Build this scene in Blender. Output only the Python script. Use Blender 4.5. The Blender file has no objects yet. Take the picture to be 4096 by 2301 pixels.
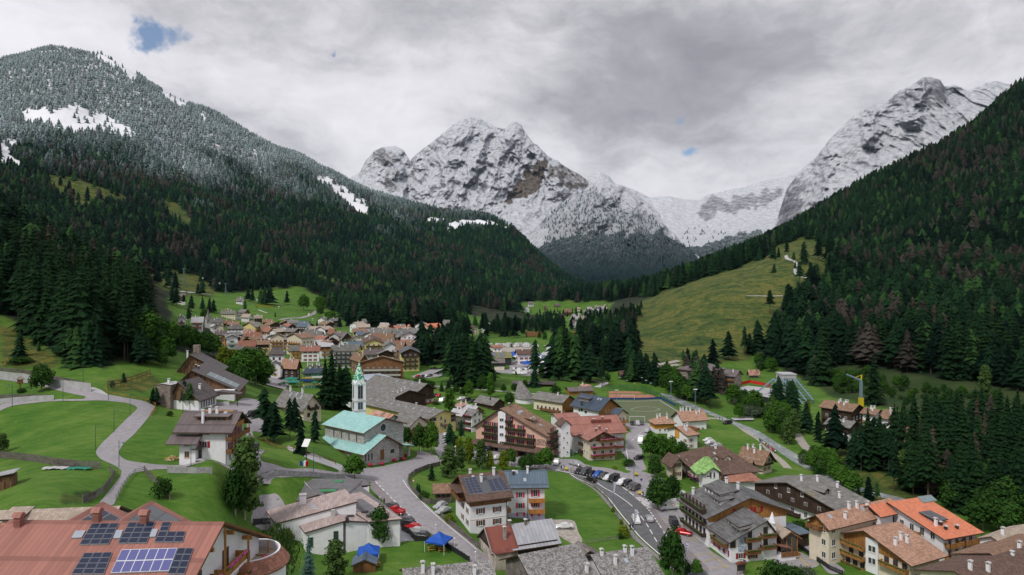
import bpy,math,random
import numpy as np
from mathutils import Vector,Matrix,geometry

SC=bpy.context.scene
COL=SC.collection
R=math.radians
random.seed(7)
RNG=np.random.default_rng(11)

# ---- camera
FX,CX,YH,CAMZ=2730.7,2048.0,1113.0,67.0      # focal length and horizon in photo pixels, camera height in m
cam=bpy.data.cameras.new('camera');cam_o=bpy.data.objects.new('camera',cam);COL.objects.link(cam_o)
cam_o.location=(0,0,CAMZ);cam_o.rotation_euler=(R(90),0,0)
cam.sensor_width=36;cam.lens=24;cam.shift_y=(YH-1150.5)/4096.0
cam.clip_start=1;cam.clip_end=40000
SC.camera=cam_o

# ---- light and exposure
SUN_EL,SUN_AZ=50,215      # sun behind the camera and to the left
SC.view_settings.view_transform='Standard';SC.view_settings.look='None'
SC.view_settings.gamma=1;SC.view_settings.exposure=0.6
SC.view_settings.use_curve_mapping=False
cy_=SC.cycles
cy_.max_bounces=4;cy_.diffuse_bounces=2;cy_.glossy_bounces=2;cy_.transmission_bounces=2
cy_.transparent_max_bounces=4;cy_.volume_bounces=0;cy_.use_denoising=True;cy_.caustics_reflective=False;cy_.caustics_refractive=False
cy_.sample_clamp_indirect=4

sun=bpy.data.lights.new('sun','SUN');sun_o=bpy.data.objects.new('sun',sun);COL.objects.link(sun_o)
sun.energy=1.5;sun.angle=R(10);sun.color=(1.0,.96,.9)
sd=Vector((math.cos(R(SUN_EL))*-.62,math.cos(R(SUN_EL))*-.78,math.sin(R(SUN_EL))))
sun_o.rotation_euler=sd.to_track_quat('Z','Y').to_euler()
sun_o.location=(0,0,500)

world=bpy.data.worlds.new('World');SC.world=world;world.use_nodes=True

class NT:
 """tiny node-tree writer"""
 def __init__(s,tree):
  s.t=tree;tree.nodes.clear()
 def n(s,typ,**kw):
  nd=s.t.nodes.new(typ)
  for k,v in kw.items():
   if k=='inp':
    for i,x in v.items():
     if isinstance(x,bpy.types.NodeSocket):s.t.links.new(x,nd.inputs[i])
     else:nd.inputs[i].default_value=x
   else:setattr(nd,k,v)
  return nd
 def math(s,op,a,b=0.0,c=0.0,clamp=False):
  nd=s.n('ShaderNodeMath',operation=op,use_clamp=clamp,inp={0:a,1:b,2:c});return nd.outputs[0]
 def vec(s,op,a,b=(0,0,0)):
  nd=s.n('ShaderNodeVectorMath',operation=op,inp={0:a,1:b})
  return nd.outputs[1]if op in('DOT_PRODUCT','LENGTH')else nd.outputs[0]
 def noise(s,vec,scale,detail=4,rough=.55,dist=0.0,col=False):
  nd=s.n('ShaderNodeTexNoise',inp={'Scale':scale,'Detail':detail,'Roughness':rough,'Distortion':dist})
  if vec is not None:s.t.links.new(vec,nd.inputs['Vector'])
  return nd.outputs['Color' if col else 'Fac']
 def maprange(s,v,a,b,c=0.0,d=1.0,smooth=True):
  nd=s.n('ShaderNodeMapRange',inp={0:v,1:a,2:b,3:c,4:d})
  nd.interpolation_type='SMOOTHSTEP' if smooth else 'LINEAR'
  return nd.outputs[0]
 def mix(s,f,a,b,blend='MIX'):
  nd=s.n('ShaderNodeMix',data_type='RGBA',blend_type=blend)
  for sock,v in((nd.inputs[0],f),(nd.inputs[6],a),(nd.inputs[7],b)):
   if isinstance(v,bpy.types.NodeSocket):s.t.links.new(v,sock)
   else:
    sock.default_value=v if not isinstance(v,tuple)or len(v)==4 else(*v,1)
  return nd.outputs[2]
 def ramp(s,f,stops):
  nd=s.n('ShaderNodeValToRGB');cr=nd.color_ramp
  while len(cr.elements)<len(stops):cr.elements.new(.5)
  for e,(p,c)in zip(cr.elements,stops):e.position=p;e.color=(*c,1)
  s.t.links.new(f,nd.inputs[0]);return nd.outputs[0]

def pdir(x,y):
 return Vector(((x-CX)/FX,1,-(y-YH)/FX)).normalized()

w=NT(world.node_tree)
tc=w.n('ShaderNodeTexCoord').outputs['Generated']
sky=w.n('ShaderNodeTexSky',sky_type='NISHITA',sun_disc=False)
sky.sun_elevation=R(SUN_EL);sky.sun_rotation=R(SUN_AZ);sky.altitude=1450
nrm=w.vec('NORMALIZE',tc)
def warped(scale,detail,amp,rough=.6):
 n=w.noise(nrm,scale,detail,rough,col=True);v=w.vec('SCALE',w.vec('SUBTRACT',n,(.5,.5,.5)));v.node.inputs['Scale'].default_value=amp
 return w.vec('NORMALIZE',w.vec('ADD',nrm,v))
dirw=warped(4.0,5,.13);dirh=warped(26.0,6,.05,.62)
def blob(x,y,r,vec,sx=1.0):
 """smooth spot of angular radius r pixels (sx times wider than high) round the direction of the photo point"""
 d=pdir(x,y);df=w.vec('MULTIPLY',w.vec('SUBTRACT',vec,tuple(d)),(1/sx,1,1))
 return w.maprange(w.vec('LENGTH',df),r/FX,0.0)
st=w.vec('MULTIPLY',warped(2.2,3,.25),(1.0,1.0,2.4))
big=w.noise(st,3.6,9,.58);fine=w.noise(w.vec('MULTIPLY',dirw,(1.0,1.0,1.9)),11.0,9,.62,.2)
tone=w.math('ADD',w.math('MULTIPLY',big,1.0),w.math('MULTIPLY',fine,.55));tone=w.math('SUBTRACT',tone,.26)
for x,y,r,sx,a in[(2550,330,420,1.5,-.20),(3050,250,480,1.6,-.14),(1800,90,330,2.0,-.17),(2900,470,330,1.6,-.10),(1150,300,260,1.8,-.06),(3500,520,330,1.4,-.04),(2250,430,260,1.2,-.10),
                   (80,190,520,1.5,.17),(620,290,300,1.6,.13),(1650,560,380,1.5,.15),(2080,250,240,2.0,.14),(1250,540,420,1.5,.12),(2600,720,360,2.0,.13),(3950,250,380,1.3,.12),(3150,620,280,1.5,.10),(2750,600,200,1.5,.08)]:
 tone=w.math('ADD',tone,w.math('MULTIPLY',blob(x,y,r,dirw,sx),a))
cloud=w.ramp(tone,[(.12,(2.1,2.08,2.3)),(.32,(2.75,2.70,2.95)),(.48,(3.75,3.66,3.95)),(.64,(4.9,4.78,5.1)),(.88,(5.9,5.78,6.1))])
hole=None
for x,y,r,sx,a in[(610,140,70,2.1,1.25),(600,175,60,1.3,1.15),(690,125,55,2.2,.95),(1327,240,26,1.0,.85),(2755,612,42,2.2,.85),(2712,487,24,1.6,.6)]:
 b=w.math('MULTIPLY',blob(x,y,r,dirh,sx),a);hole=b if hole is None else w.math('MAXIMUM',hole,b)
hole=w.maprange(w.math('ADD',hole,w.math('MULTIPLY',w.math('SUBTRACT',fine,.5),1.3)),.22,1.0)
blue=w.mix(.6,sky.outputs[0],(.75,1.35,2.4))
skyc=w.mix(w.math('MULTIPLY',hole,.92),cloud,blue)
up=w.n('ShaderNodeSeparateXYZ',inp={0:nrm}).outputs[2]
skyc=w.mix(w.maprange(up,-.02,.0),(1.2,1.3,1.2),skyc)
bg=w.n('ShaderNodeBackground',inp={0:skyc,1:.104})
out=w.n('ShaderNodeOutputWorld',inp={0:bg.outputs[0]})

# ---- numpy noise
def _h(ix,iy,s):
 v=np.sin(ix*127.1+iy*311.7+s*74.7)*43758.5453
 return v-np.floor(v)
def vnoise(x,y,s=0):
 ix,iy=np.floor(x),np.floor(y);fx,fy=x-ix,y-iy
 fx=fx*fx*fx*(fx*(fx*6-15)+10);fy=fy*fy*fy*(fy*(fy*6-15)+10)
 a,b,c,d=_h(ix,iy,s),_h(ix+1,iy,s),_h(ix,iy+1,s),_h(ix+1,iy+1,s)
 return(a+(b-a)*fx)*(1-fy)+(c+(d-c)*fx)*fy
def fbm(x,y,o=5,s=0,g=.5):
 t,a,n=0,1,0
 for i in range(o):
  t=t+a*vnoise(x,y,s+i);n+=a;a*=g;x,y=x*2.03+17.3,y*2.03+9.1
 return t/n
def ridged(x,y,o=5,s=0,g=.55):
 t,a,n=0,1,0
 for i in range(o):
  v=1-np.abs(2*vnoise(x,y,s+i)-1);t=t+a*v*v;n+=a;a*=g;x,y=x*2.07+5.2,y*2.07+3.7
 return t/n
def inpoly(px,py,poly):
 px,py=np.asarray(px,float),np.asarray(py,float);c=np.zeros(px.shape,bool);n=len(poly)
 for i in range(n):
  x1,y1=poly[i];x2,y2=poly[i-1]
  if y1==y2:continue
  c^=((y1>py)!=(y2>py))&(px<(x2-x1)*(py-y1)/(y2-y1)+x1)
 return c

# ---- photo-measured heights of the valley and its slopes
ANCH=[
 (2624,2226,164),(2544,2083,189),(2448,1916,224),(2258,1852,240),(2576,1690,312),(2576,1595,372),(3020,1725,299),(3180,1876,250),(3300,1950,225),(3650,2060,192),
 (2067,1534,408),(1100,1570,355),(2067,1487,453),(2305,1368,650),(2337,1256,1200),(2385,1185,1800),(860,1388,640),(954,1272,900),(715,1185,950),(1033,1224,1000),
 (843,1868,150),(525,1892,148),(398,1590,212),(0,1720,195),(0,1526,232),(398,1431,262),(0,1240,330),(636,1383,305),(684,1646,220),(1018,1622,241),
 (1495,1860,212),(1590,1892,203),(1876,2210,154),(1272,2099,165),(1932,2123,170),(160,1988,122),(1000,1885,162),(1222,1893,178),(978,2072,150),(1043,2033,160),(850,2000,140),(700,2100,125),(1016,2188,135),(1100,2301,118),(700,1896,148.5),(735,1862,160),(660,1868,158),(900,1780,186),(800,1850,158),(950,1850,166),(985,1756,201),(1100,1780,206),(1250,1830,190),(1150,1700,226),(700,1760,178),(600,1700,190),(850,1700,205),(1100,1925,168),(900,1905,152),
 (1800,2400,135),(2250,2400,140),(3300,2301,155),(4000,2301,155),(3900,1686,320),(3657,1574,380),(4096,1590,350),(3700,1900,240),(4000,1950,230),
 (2000,1800,255),(1850,1650,310),(1500,1640,320),(2703,1400,550),(2600,1440,480),(3050,1430,530),(2544,1300,750),(2480,1256,900),(3196,1018,900),(2900,1200,700),(2750,1160,850),(3000,1090,880),
 (2900,1115,870),(4096,330,2000),(3578,684,2150),(3340,827,2200),(3229,880,2000),(3100,975,1700),(2950,1050,1450),(2783,1118,1300),(2640,1172,1200),(2544,1205,1150),
 (4096,700,2700),(3578,950,2900),(3340,1000,2900),(3100,1070,2900),(2783,1150,2600),(4096,560,1600),(4096,800,1150),(3700,800,1500),(3700,1050,950),(3450,1000,1200),(3400,1150,800),(4096,1120,760),(3700,1300,560),(3350,1300,620),(4096,1400,460),(4096,1500,400),
 (0,1090,400),(0,955,490),(0,1010,640),(0,880,950),(0,740,1400),(0,590,1800),(0,420,2400),(0,245,3000),(0,420,3600),
 (250,1250,360),(400,1270,370),(400,1165,480),(400,1180,640),(400,1010,1050),(400,810,1600),(400,610,2100),(400,420,2600),(400,222,3050),(400,420,3700),(200,200,3000),
 (640,1300,440),(640,1220,560),(700,1120,1200),(700,1000,1500),(700,800,2000),(700,600,2500),(700,390,3100),(700,600,3800),(560,310,3050),(850,455,3150),
 (1000,1400,620),(1000,1290,850),(1000,1180,1250),(1000,1080,1550),(1000,900,2100),(1000,720,2650),(1000,540,3200),(1000,750,3900),
 (1390,1330,700),(1390,1290,920),(1390,1255,1120),(1390,1150,1500),(1390,1000,2100),(1390,850,2750),(1390,735,3400),(1390,900,4100),(1200,635,3300),
 (1700,1310,860),(1700,1275,1150),(1700,1200,1550),(1700,1050,2200),(1700,920,2900),(1700,848,3500),(1700,1000,4200),(1550,800,3450),
 (2000,1285,1080),(2000,1230,1500),(2000,1140,2000),(2000,1000,2800),(2000,905,3500),(1900,880,3550),(2000,1060,4300),(2065,935,3450),
 (2150,1240,1500),(2150,1160,2100),(2150,1065,3000),(2150,1160,4200),(2300,1215,1650),(2300,1155,2700),(2300,1180,4200),(2450,1182,2400),
 (1500,1400,560),(1600,1330,750),(1600,1460,470),(1800,1350,680),
 (2450,1180,3500),(2700,1150,3600),
]
P=np.array(ANCH,float)
az=CAMZ-(P[:,1]-YH)*P[:,2]/FX
pts=[(x,d,z)for(x,y,d),z in zip(ANCH,az)]
pts+=[(0,60,25),(2048,60,6),(4096,60,0),(0,25,22),(2048,25,6),(4096,25,0),(700,80,23.5),(1400,80,14),(2048,100,5),(3000,90,0)]
for(x,d,z)in list(pts):
 if x==0:pts.append((-1100,d,z+(d*.10 if d>200 else 4)))
 if x>=4096:pts.append((5200,d,z+(d*.12 if d>300 else 0)))
for d,zl,zr in((4800,700,30),(7000,300,10),(10000,100,0)):
 for x in(-1100,0,700,1400):pts.append((x,d,zl))
 for x in(2100,2500):pts.append((x,d,60))
 for x in(3000,3600,4096,5200):pts.append((x,d,zr))
pts=np.array(pts,float)
U=np.stack([pts[:,0]/700.0,np.log(pts[:,1])*1.6],1)
def phi(a,b):
 return np.sqrt(((a[:,None,:]-b[None,:,:])**2).sum(-1)+.004)
n_=len(U)
A_=np.zeros((n_+3,n_+3));A_[:n_,:n_]=phi(U,U)+np.eye(n_)*1e-4;A_[:n_,n_]=1;A_[:n_,n_+1:]=U;A_[n_:,:n_]=A_[:n_,n_:].T
W_=np.linalg.solve(A_,np.concatenate([pts[:,2],[0,0,0]]))
GXS=np.arange(-1500,5604,8.0)                                  # columns (photo x)
GLD=np.arange(math.log(22.0),math.log(10000.0),.0085)           # rows (log distance)
def _table():
 g=np.stack(np.meshgrid(GXS/700.0,GLD*1.6,indexing='ij'),-1).reshape(-1,2)
 z=np.empty(len(g))
 for i in range(0,len(g),20000):
  q=g[i:i+20000];z[i:i+20000]=phi(q,U)@W_[:n_]+W_[n_]+q@W_[n_+1:]
 return z.reshape(len(GXS),len(GLD))
GZ=_table()
_dd=np.exp(GLD)[None,:]
_X=(GXS[:,None]-CX)/FX*_dd;_Y=np.broadcast_to(_dd,_X.shape)
_slope=np.clip((_dd-520)/900,0,1)
GZ=GZ+_slope*(fbm(_X/170,_Y/170,5,3)-.5)*46*np.clip(_dd/2200,.25,1)+np.clip((_dd-150)/400,0,1)*np.clip((GZ-12)/30,0,1)*(fbm(_X/22,_Y/22,3,9)-.5)*3
def ground_z(X,Y):
 X,Y=np.asarray(X,float),np.asarray(Y,float);Y=np.maximum(Y,23.0)
 u=np.clip((X/Y*FX+CX-GXS[0])/8.0,0,len(GXS)-1.001);v=np.clip((np.log(Y)-GLD[0])/.0085,0,len(GLD)-1.001)
 i,j=u.astype(int),v.astype(int);f,g=u-i,v-j
 return(GZ[i,j]*(1-f)+GZ[i+1,j]*f)*(1-g)+(GZ[i,j+1]*(1-f)+GZ[i+1,j+1]*f)*g
GPY=YH-(GZ-CAMZ)*FX/_dd                                     # photo y of every table point
GTOP=np.minimum.accumulate(GPY,axis=1)                            # terrain skyline so far along each column
def hit(x,y):
 """ground point that the photo shows at (x, y)"""
 u=(x-GXS[0])/8.0;i=int(u);f=u-i
 col=GPY[i]*(1-f)+GPY[i+1]*f
 k=int(np.argmax(col<=y))
 if k==0:k=len(GLD)-1
 t=(col[k-1]-y)/max(col[k-1]-col[k],1e-6)
 d=math.exp(GLD[k-1]+.0085*t)
 X=(x-CX)/FX*d
 return Vector((X,d,float(ground_z(X,d))))
def at(x,y,d):
 """point seen at photo (x, y) that lies d metres ahead"""
 return Vector(((x-CX)/FX*d,d,CAMZ-(y-YH)/FX*d))
def proj(v):
 return CX+v[0]/v[1]*FX,YH-(v[2]-CAMZ)/v[1]*FX
def zc(x0,y0,s):
 return lambda x,y:(x0+x/s,y0+y/s)
ZA,ZB,ZC,ZD,ZE,ZF=zc(0,1400,2.412),zc(0,1800,2.3418),zc(900,1800,2.576),zc(600,1350,2.412),zc(1500,1450,2.576),zc(1700,1800,2.576)
ZG,ZH,ZI,ZJ,ZK,ZL=zc(2500,1600,2.064),zc(3100,1800,2.586),zc(650,1150,3.617),zc(1250,1150,3.617),zc(1900,1150,3.617),zc(2400,1350,2.862)
ZM,ZN,ZO,ZQ,ZT=zc(3200,1350,2.412),zc(2700,900,2.411),zc(0,1200,3.617),zc(0,700,1.809),zc(0,0,1.809)
# ---- materials
MATS={}
def material(name):
 m=bpy.data.materials.new(name);m.use_nodes=True;MATS[name]=m
 return m,NT(m.node_tree)
def finish(t,col,rough=.8,bump=None,bstr=.3,bdist=.05,metal=0.0,spec=.3):
 b=t.n('ShaderNodeBsdfPrincipled',inp={'Base Color':col if isinstance(col,bpy.types.NodeSocket)else(*col,1),'Roughness':rough,'Metallic':metal,'Specular IOR Level':spec})
 if bump is not None:
  bn=t.n('ShaderNodeBump',inp={'Height':bump,'Strength':bstr,'Distance':bdist});t.t.links.new(bn.outputs[0],b.inputs['Normal'])
 t.n('ShaderNodeOutputMaterial',inp={0:b.outputs[0]})
def hsv(c,k):return tuple(min(1,max(0,x*k))for x in c)
def plain(name,col,rough=.7,var=.25,scale=1.5,bump=.15,metal=0.0,spec=.3):
 m,t=material(name)
 o=t.n('ShaderNodeTexCoord').outputs['Object']
 f=t.noise(o,scale,5,.6)
 c=t.mix(t.maprange(f,.3,.7),(*hsv(col,1-var),1),(*hsv(col,1+var),1))
 finish(t,c,rough,f,bump,.04,metal,spec)
 return m
def banded(name,col,period,axis=0,depth=.5,rough=.6,var=.25,metal=0.0,stain=None,gap=.12,rows=0.0,spec=.3):
 """roof or boarding with lines every `period` metres along uv axis (0: across the slope, 1: down it); rows adds courses along the other axis"""
 m,t=material(name)
 uv=t.n('ShaderNodeUVMap').outputs[0]
 sp=t.n('ShaderNodeSeparateXYZ',inp={0:uv})
 def line(k,per):
  fr=t.math('FRACT',t.math('DIVIDE',sp.outputs[k],per))
  return t.math('LESS_THAN',fr,gap)
 l=line(axis,period)
 if rows:l=t.math('MAXIMUM',l,line(1-axis,rows))
 f=t.noise(uv,.35,5,.65)
 cell=t.math('FLOOR',t.math('DIVIDE',sp.outputs[axis],period))
 cell2=t.math('FLOOR',t.math('DIVIDE',sp.outputs[1-axis],rows or 1.7))
 wn=t.n('ShaderNodeTexWhiteNoise',noise_dimensions='2D')
 cb=t.n('ShaderNodeCombineXYZ',inp={0:cell,1:cell2});t.t.links.new(cb.outputs[0],wn.inputs[0])
 k=t.math('ADD',t.math('MULTIPLY',wn.outputs[0],.45),t.math('MULTIPLY',f,.75))
 c=t.mix(t.maprange(k,.25,.95),(*hsv(col,1-var),1),(*hsv(col,1+var),1))
 if stain:c=t.mix(t.maprange(t.noise(uv,.18,6,.7),.52,.7),c,(*stain,1))
 c=t.mix(t.math('MULTIPLY',l,depth),c,(*hsv(col,.35),1))
 finish(t,c,rough,t.math('ADD',t.math('MULTIPLY',l,-.6),f),.35,.05,metal,spec)
 return m

def ground_material():
 m,t=material('ground_cover')
 o=t.n('ShaderNodeTexCoord').outputs['Object']
 att=t.n('ShaderNodeAttribute',attribute_name='cover')        # r: rough meadow, g: forest floor, b: snow
 sp=t.n('ShaderNodeSeparateColor',inp={0:att.outputs['Color']})
 f1=t.noise(o,.05,7,.7,.6);f2=t.noise(t.vec('MULTIPLY',o,(.5,1.3,1)),.5,7,.72);f3=t.noise(o,3.0,4,.7)
 k=t.math('ADD',t.math('MULTIPLY',f1,.45),t.math('ADD',t.math('MULTIPLY',f2,.35),t.math('MULTIPLY',f3,.2)))
 lawn=t.ramp(k,[(.34,(.024,.082,.010)),(.43,(.046,.122,.014)),(.50,(.072,.155,.020)),(.57,(.112,.188,.034)),(.66,(.185,.215,.065))])
 g1=t.noise(t.vec('MULTIPLY',o,(1,1,2.5)),.035,8,.72,.8);g2=t.noise(o,.16,8,.75,.5)
 k2=t.math('ADD',t.math('MULTIPLY',g1,.55),t.math('MULTIPLY',g2,.45))
 rough_m=t.ramp(k2,[(.36,(.008,.020,.007)),(.43,(.022,.050,.012)),(.48,(.055,.085,.018)),(.53,(.078,.098,.022)),(.555,(.185,.155,.036)),(.575,(.075,.095,.025)),(.63,(.045,.065,.02)),(.68,(.10,.085,.07))])
 h1=t.noise(o,.05,5,.6)
 floor_=t.mix(t.maprange(h1,.35,.65),(.012,.022,.011,1),(.035,.042,.022,1))
 c=t.mix(sp.outputs[0],lawn,rough_m);c=t.mix(sp.outputs[1],c,floor_)
 sn=t.noise(o,.035,9,.78)
 snf=t.maprange(t.math('ADD',t.math('MULTIPLY',sp.outputs[2],1.25),t.math('SUBTRACT',sn,.62)),.35,.62)
 c=t.mix(snf,c,(.78,.79,.83,1))
 finish(t,c,.9,t.math('ADD',f2,t.math('MULTIPLY',g2,1.5)),.5,.25,0,.15)
 return m
def mountain_material():
 m,t=material('mountain_rock')
 geo=t.n('ShaderNodeNewGeometry')
 o=geo.outputs['Position']
 att=t.n('ShaderNodeAttribute',attribute_name='cover')        # r: bare grey rock, g: forest floor, b: tan rock
 sp=t.n('ShaderNodeSeparateColor',inp={0:att.outputs['Color']})
 nz=t.n('ShaderNodeSeparateXYZ',inp={0:geo.outputs['Normal']}).outputs[2]
 rot=t.n('ShaderNodeMapping',inp={0:o});rot.inputs['Rotation'].default_value=(0,R(-32),0)
 st=t.vec('MULTIPLY',rot.outputs[0],(.0022,.004,.016))
 n1=t.noise(st,1.0,12,.72,.9);n2=t.noise(o,.022,12,.78);n4=t.noise(t.vec('MULTIPLY',o,(.016,.016,.0035)),1.0,12,.76,.6)
 rk=t.noise(t.vec('MULTIPLY',o,(.03,.03,.008)),1.0,10,.75)
 rock=t.ramp(rk,[(.3,(.07,.074,.085)),(.5,(.16,.165,.185)),(.7,(.30,.305,.33))])
 tan=t.ramp(rk,[(.35,(.045,.042,.045)),(.5,(.125,.105,.09)),(.64,(.27,.215,.165))])
 rock=t.mix(t.maprange(t.math('ADD',sp.outputs[2],t.math('MULTIPLY',t.math('SUBTRACT',n2,.5),1.2)),.3,.6),rock,tan)
 k=t.math('ADD',t.math('MULTIPLY',nz,.50),t.math('ADD',t.math('MULTIPLY',n1,.85),t.math('ADD',t.math('MULTIPLY',n2,1.0),t.math('MULTIPLY',n4,.85))))
 k=t.math('SUBTRACT',k,t.math('MULTIPLY',sp.outputs[0],.55))
 k=t.math('SUBTRACT',k,t.math('MULTIPLY',sp.outputs[2],.60))
 snow=t.maprange(k,1.20,1.78)
 snc=t.mix(t.maprange(n2,.35,.65),(.46,.485,.54,1),(.76,.775,.81,1))
 c=t.mix(snow,rock,snc)
 zz=t.maprange(t.n('ShaderNodeSeparateXYZ',inp={0:o}).outputs[2],40,620)
 ff=t.mix(t.math('MULTIPLY',zz,t.maprange(t.math('ADD',n2,t.math('MULTIPLY',t.math('SUBTRACT',n4,.5),.9)),.44,.60)),(.012,.026,.028,1),(.46,.49,.53,1))
 c=t.mix(t.maprange(t.math('ADD',sp.outputs[1],t.math('MULTIPLY',t.math('SUBTRACT',n2,.5),.9)),.25,.75),c,ff)
 finish(t,c,.9,t.math('ADD',t.math('ADD',n1,n4),n2),1.0,22.0,0,.1)
 return m
ground_material();mountain_material()

plain('asphalt',(.30,.285,.30),.85,.12,.8,.1)
plain('road_asphalt',(.125,.126,.132),.85,.15,.6,.1)
banded('paving',(.24,.215,.22),.5,0,.18,.85,.12,rows=.25)
plain('concrete',(.42,.42,.43),.85,.14,.5,.12)
plain('gravel',(.36,.33,.29),.95,.25,1.2,.4)
plain('road_paint',(.75,.75,.75),.6,.1,3,0)
plain('yellow_paint',(.6,.42,.05),.6,.12,3,0)
plain('blue_wall',(.02,.06,.22),.6,.1,1,0)
def river_material():
 m,t=material('river_water')
 o=t.n('ShaderNodeTexCoord').outputs['Object']
 f=t.noise(o,.9,7,.7,.6);f2=t.noise(o,.18,4,.6)
 c=t.ramp(t.math('ADD',t.math('MULTIPLY',f,.6),t.math('MULTIPLY',f2,.4)),[(.35,(.13,.15,.15)),(.52,(.26,.29,.29)),(.64,(.62,.66,.66))])
 finish(t,c,.35,f,.4,.12)
 return m
river_material()
def pitch_material():
 m,t=material('pitch_turf')
 o=t.n('ShaderNodeTexCoord').outputs['Object']
 f=t.noise(o,.5,5,.6)
 finish(t,t.mix(f,(.085,.115,.055,1),(.14,.165,.085,1)),.9,f,.1)
pitch_material()
plain('court_clay',(.36,.17,.11),.9,.15,.6,0)
plain('court_green',(.16,.25,.12),.9,.15,.6,0)

# ---- object helpers
def link(o,parent=None):
 COL.objects.link(o)
 if parent is not None:o.parent=parent
 return o
def tag(o,label=None,cat=None,group=None,kind=None):
 if label:o['label']=label
 if cat:o['category']=cat
 if group:o['group']=group
 if kind:o['kind']=kind
 return o
def empty(name,loc,rz=0.0,label=None,cat=None,group=None):
 o=bpy.data.objects.new(name,None);o.empty_display_size=.5;link(o)
 o.location=loc;o.rotation_euler=(0,0,rz)
 return tag(o,label,cat,group)
class MB:
 """collects faces; build() links them as one mesh object"""
 def __init__(s):s.v,s.f,s.uv,s.mi,s.mn=[],[],[],[],[]
 def mat(s,name):
  if name not in s.mn:s.mn.append(name)
  return s.mn.index(name)
 def face(s,vs,m=None,uv=None):
  b=len(s.v);s.v+=[tuple(p)for p in vs];s.f.append(tuple(range(b,b+len(vs))))
  if uv is None:
   a=Vector(vs[1])-Vector(vs[0]);n=a.cross(Vector(vs[-1])-Vector(vs[0]))
   if abs(n.z)>.9*n.length:uv=[(p[0],p[1])for p in vs]
   elif abs(n.x)>abs(n.y):uv=[(p[1],p[2])for p in vs]
   else:uv=[(p[0],p[2])for p in vs]
  s.uv+=uv;s.mi.append(s.mat(m)if m else 0)
 def box(s,x0,x1,y0,y1,z0,z1,m=None,M=None,skip=''):
  c=[(x,y,z)for z in(z0,z1)for x,y in((x0,y0),(x1,y0),(x1,y1),(x0,y1))]
  if M is not None:c=[tuple(M@Vector(p))for p in c]
  for k,q in(('b',(3,2,1,0)),('t',(4,5,6,7)),('f',(0,1,5,4)),('r',(1,2,6,5)),('k',(2,3,7,6)),('l',(3,0,4,7))):
   if k not in skip:s.face([c[i]for i in q],m)
  return s
 def tube(s,p,q,r,r2=None,n=6,m=None,cap=True):
  p,q=Vector(p),Vector(q);r2=r if r2 is None else r2;d=(q-p).normalized()
  a=d.orthogonal().normalized();b=d.cross(a)
  ring=lambda c,rr:[c+(a*math.cos(2*math.pi*i/n)+b*math.sin(2*math.pi*i/n))*rr for i in range(n)]
  A,B=ring(p,r),ring(q,r2)
  for i in range(n):
   j=(i+1)%n;s.face([A[i],A[j],B[j],B[i]],m)
  if cap:s.face(B,m);s.face(A[::-1],m)
  return s
 def lathe(s,prof,n=12,m=None,c=(0,0,0)):
  ring=lambda r,z:[(c[0]+r*math.cos(2*math.pi*i/n),c[1]+r*math.sin(2*math.pi*i/n),c[2]+z)for i in range(n)]
  for(r0,z0),(r1,z1)in zip(prof,prof[1:]):
   A,B=ring(r0,z0),ring(r1,z1)
   for i in range(n):
    j=(i+1)%n
    if r0<1e-4:s.face([A[0],B[j],B[i]][::-1],m)
    elif r1<1e-4:s.face([A[i],A[j],B[0]],m)
    else:s.face([A[i],A[j],B[j],B[i]],m)
  return s
 def prism(s,poly,axis,a,b,m=None):
  """poly of 2-D points extruded along axis 0/1/2 between a and b"""
  def P3(p,t):
   return((t,p[0],p[1]),(p[0],t,p[1]),(p[0],p[1],t))[axis]
  n=len(poly);A=[P3(p,a)for p in poly];B=[P3(p,b)for p in poly]
  s.face(A[::-1],m);s.face(B,m)
  for i in range(n):
   j=(i+1)%n;s.face([A[i],A[j],B[j],B[i]],m)
  return s
 def mesh(s,name,mats=None,smooth=False,weld=False):
  me=bpy.data.meshes.new(name);me.from_pydata(s.v,[],s.f)
  for n in(s.mn or([mats]if isinstance(mats,str)else mats)or[]):me.materials.append(MATS[n])
  if s.mn:me.polygons.foreach_set('material_index',s.mi)
  uvl=me.uv_layers.new(name='UVMap');uvl.data.foreach_set('uv',np.array(s.uv,'f').ravel())
  if smooth:me.polygons.foreach_set('use_smooth',[True]*len(s.f))
  me.update();return me
 def build(s,name,mats=None,parent=None,smooth=False,loc=None):
  o=bpy.data.objects.new(name,s.mesh(name,mats,smooth));link(o,parent)
  if loc is not None:o.location=loc
  return o
def np_mesh(name,V,Fq,mats,smooth=False,cols=None,colname='cover',mi=None):
 """mesh from numpy arrays, Fq an (n,k) index array"""
 me=bpy.data.meshes.new(name);k=Fq.shape[1]
 me.vertices.add(len(V));me.vertices.foreach_set('co',np.asarray(V,'f').ravel())
 me.loops.add(Fq.size);me.loops.foreach_set('vertex_index',Fq.astype('i').ravel())
 me.polygons.add(len(Fq));me.polygons.foreach_set('loop_start',np.arange(0,Fq.size,k,dtype='i'))
 for n in mats:me.materials.append(MATS[n])
 if mi is not None:me.polygons.foreach_set('material_index',np.asarray(mi,'i'))
 if smooth:me.polygons.foreach_set('use_smooth',np.ones(len(Fq),bool))
 me.update(calc_edges=True)
 if cols is not None:
  at_=me.color_attributes.new(colname,'FLOAT_COLOR','POINT');at_.data.foreach_set('color',np.asarray(cols,'f').ravel())
 return me
def copy_tree(o,parent=None):
 c=o.copy();COL.objects.link(c)
 if parent is not None:c.parent=parent
 for ch in o.children:copy_tree(ch,c)
 return c

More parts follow.
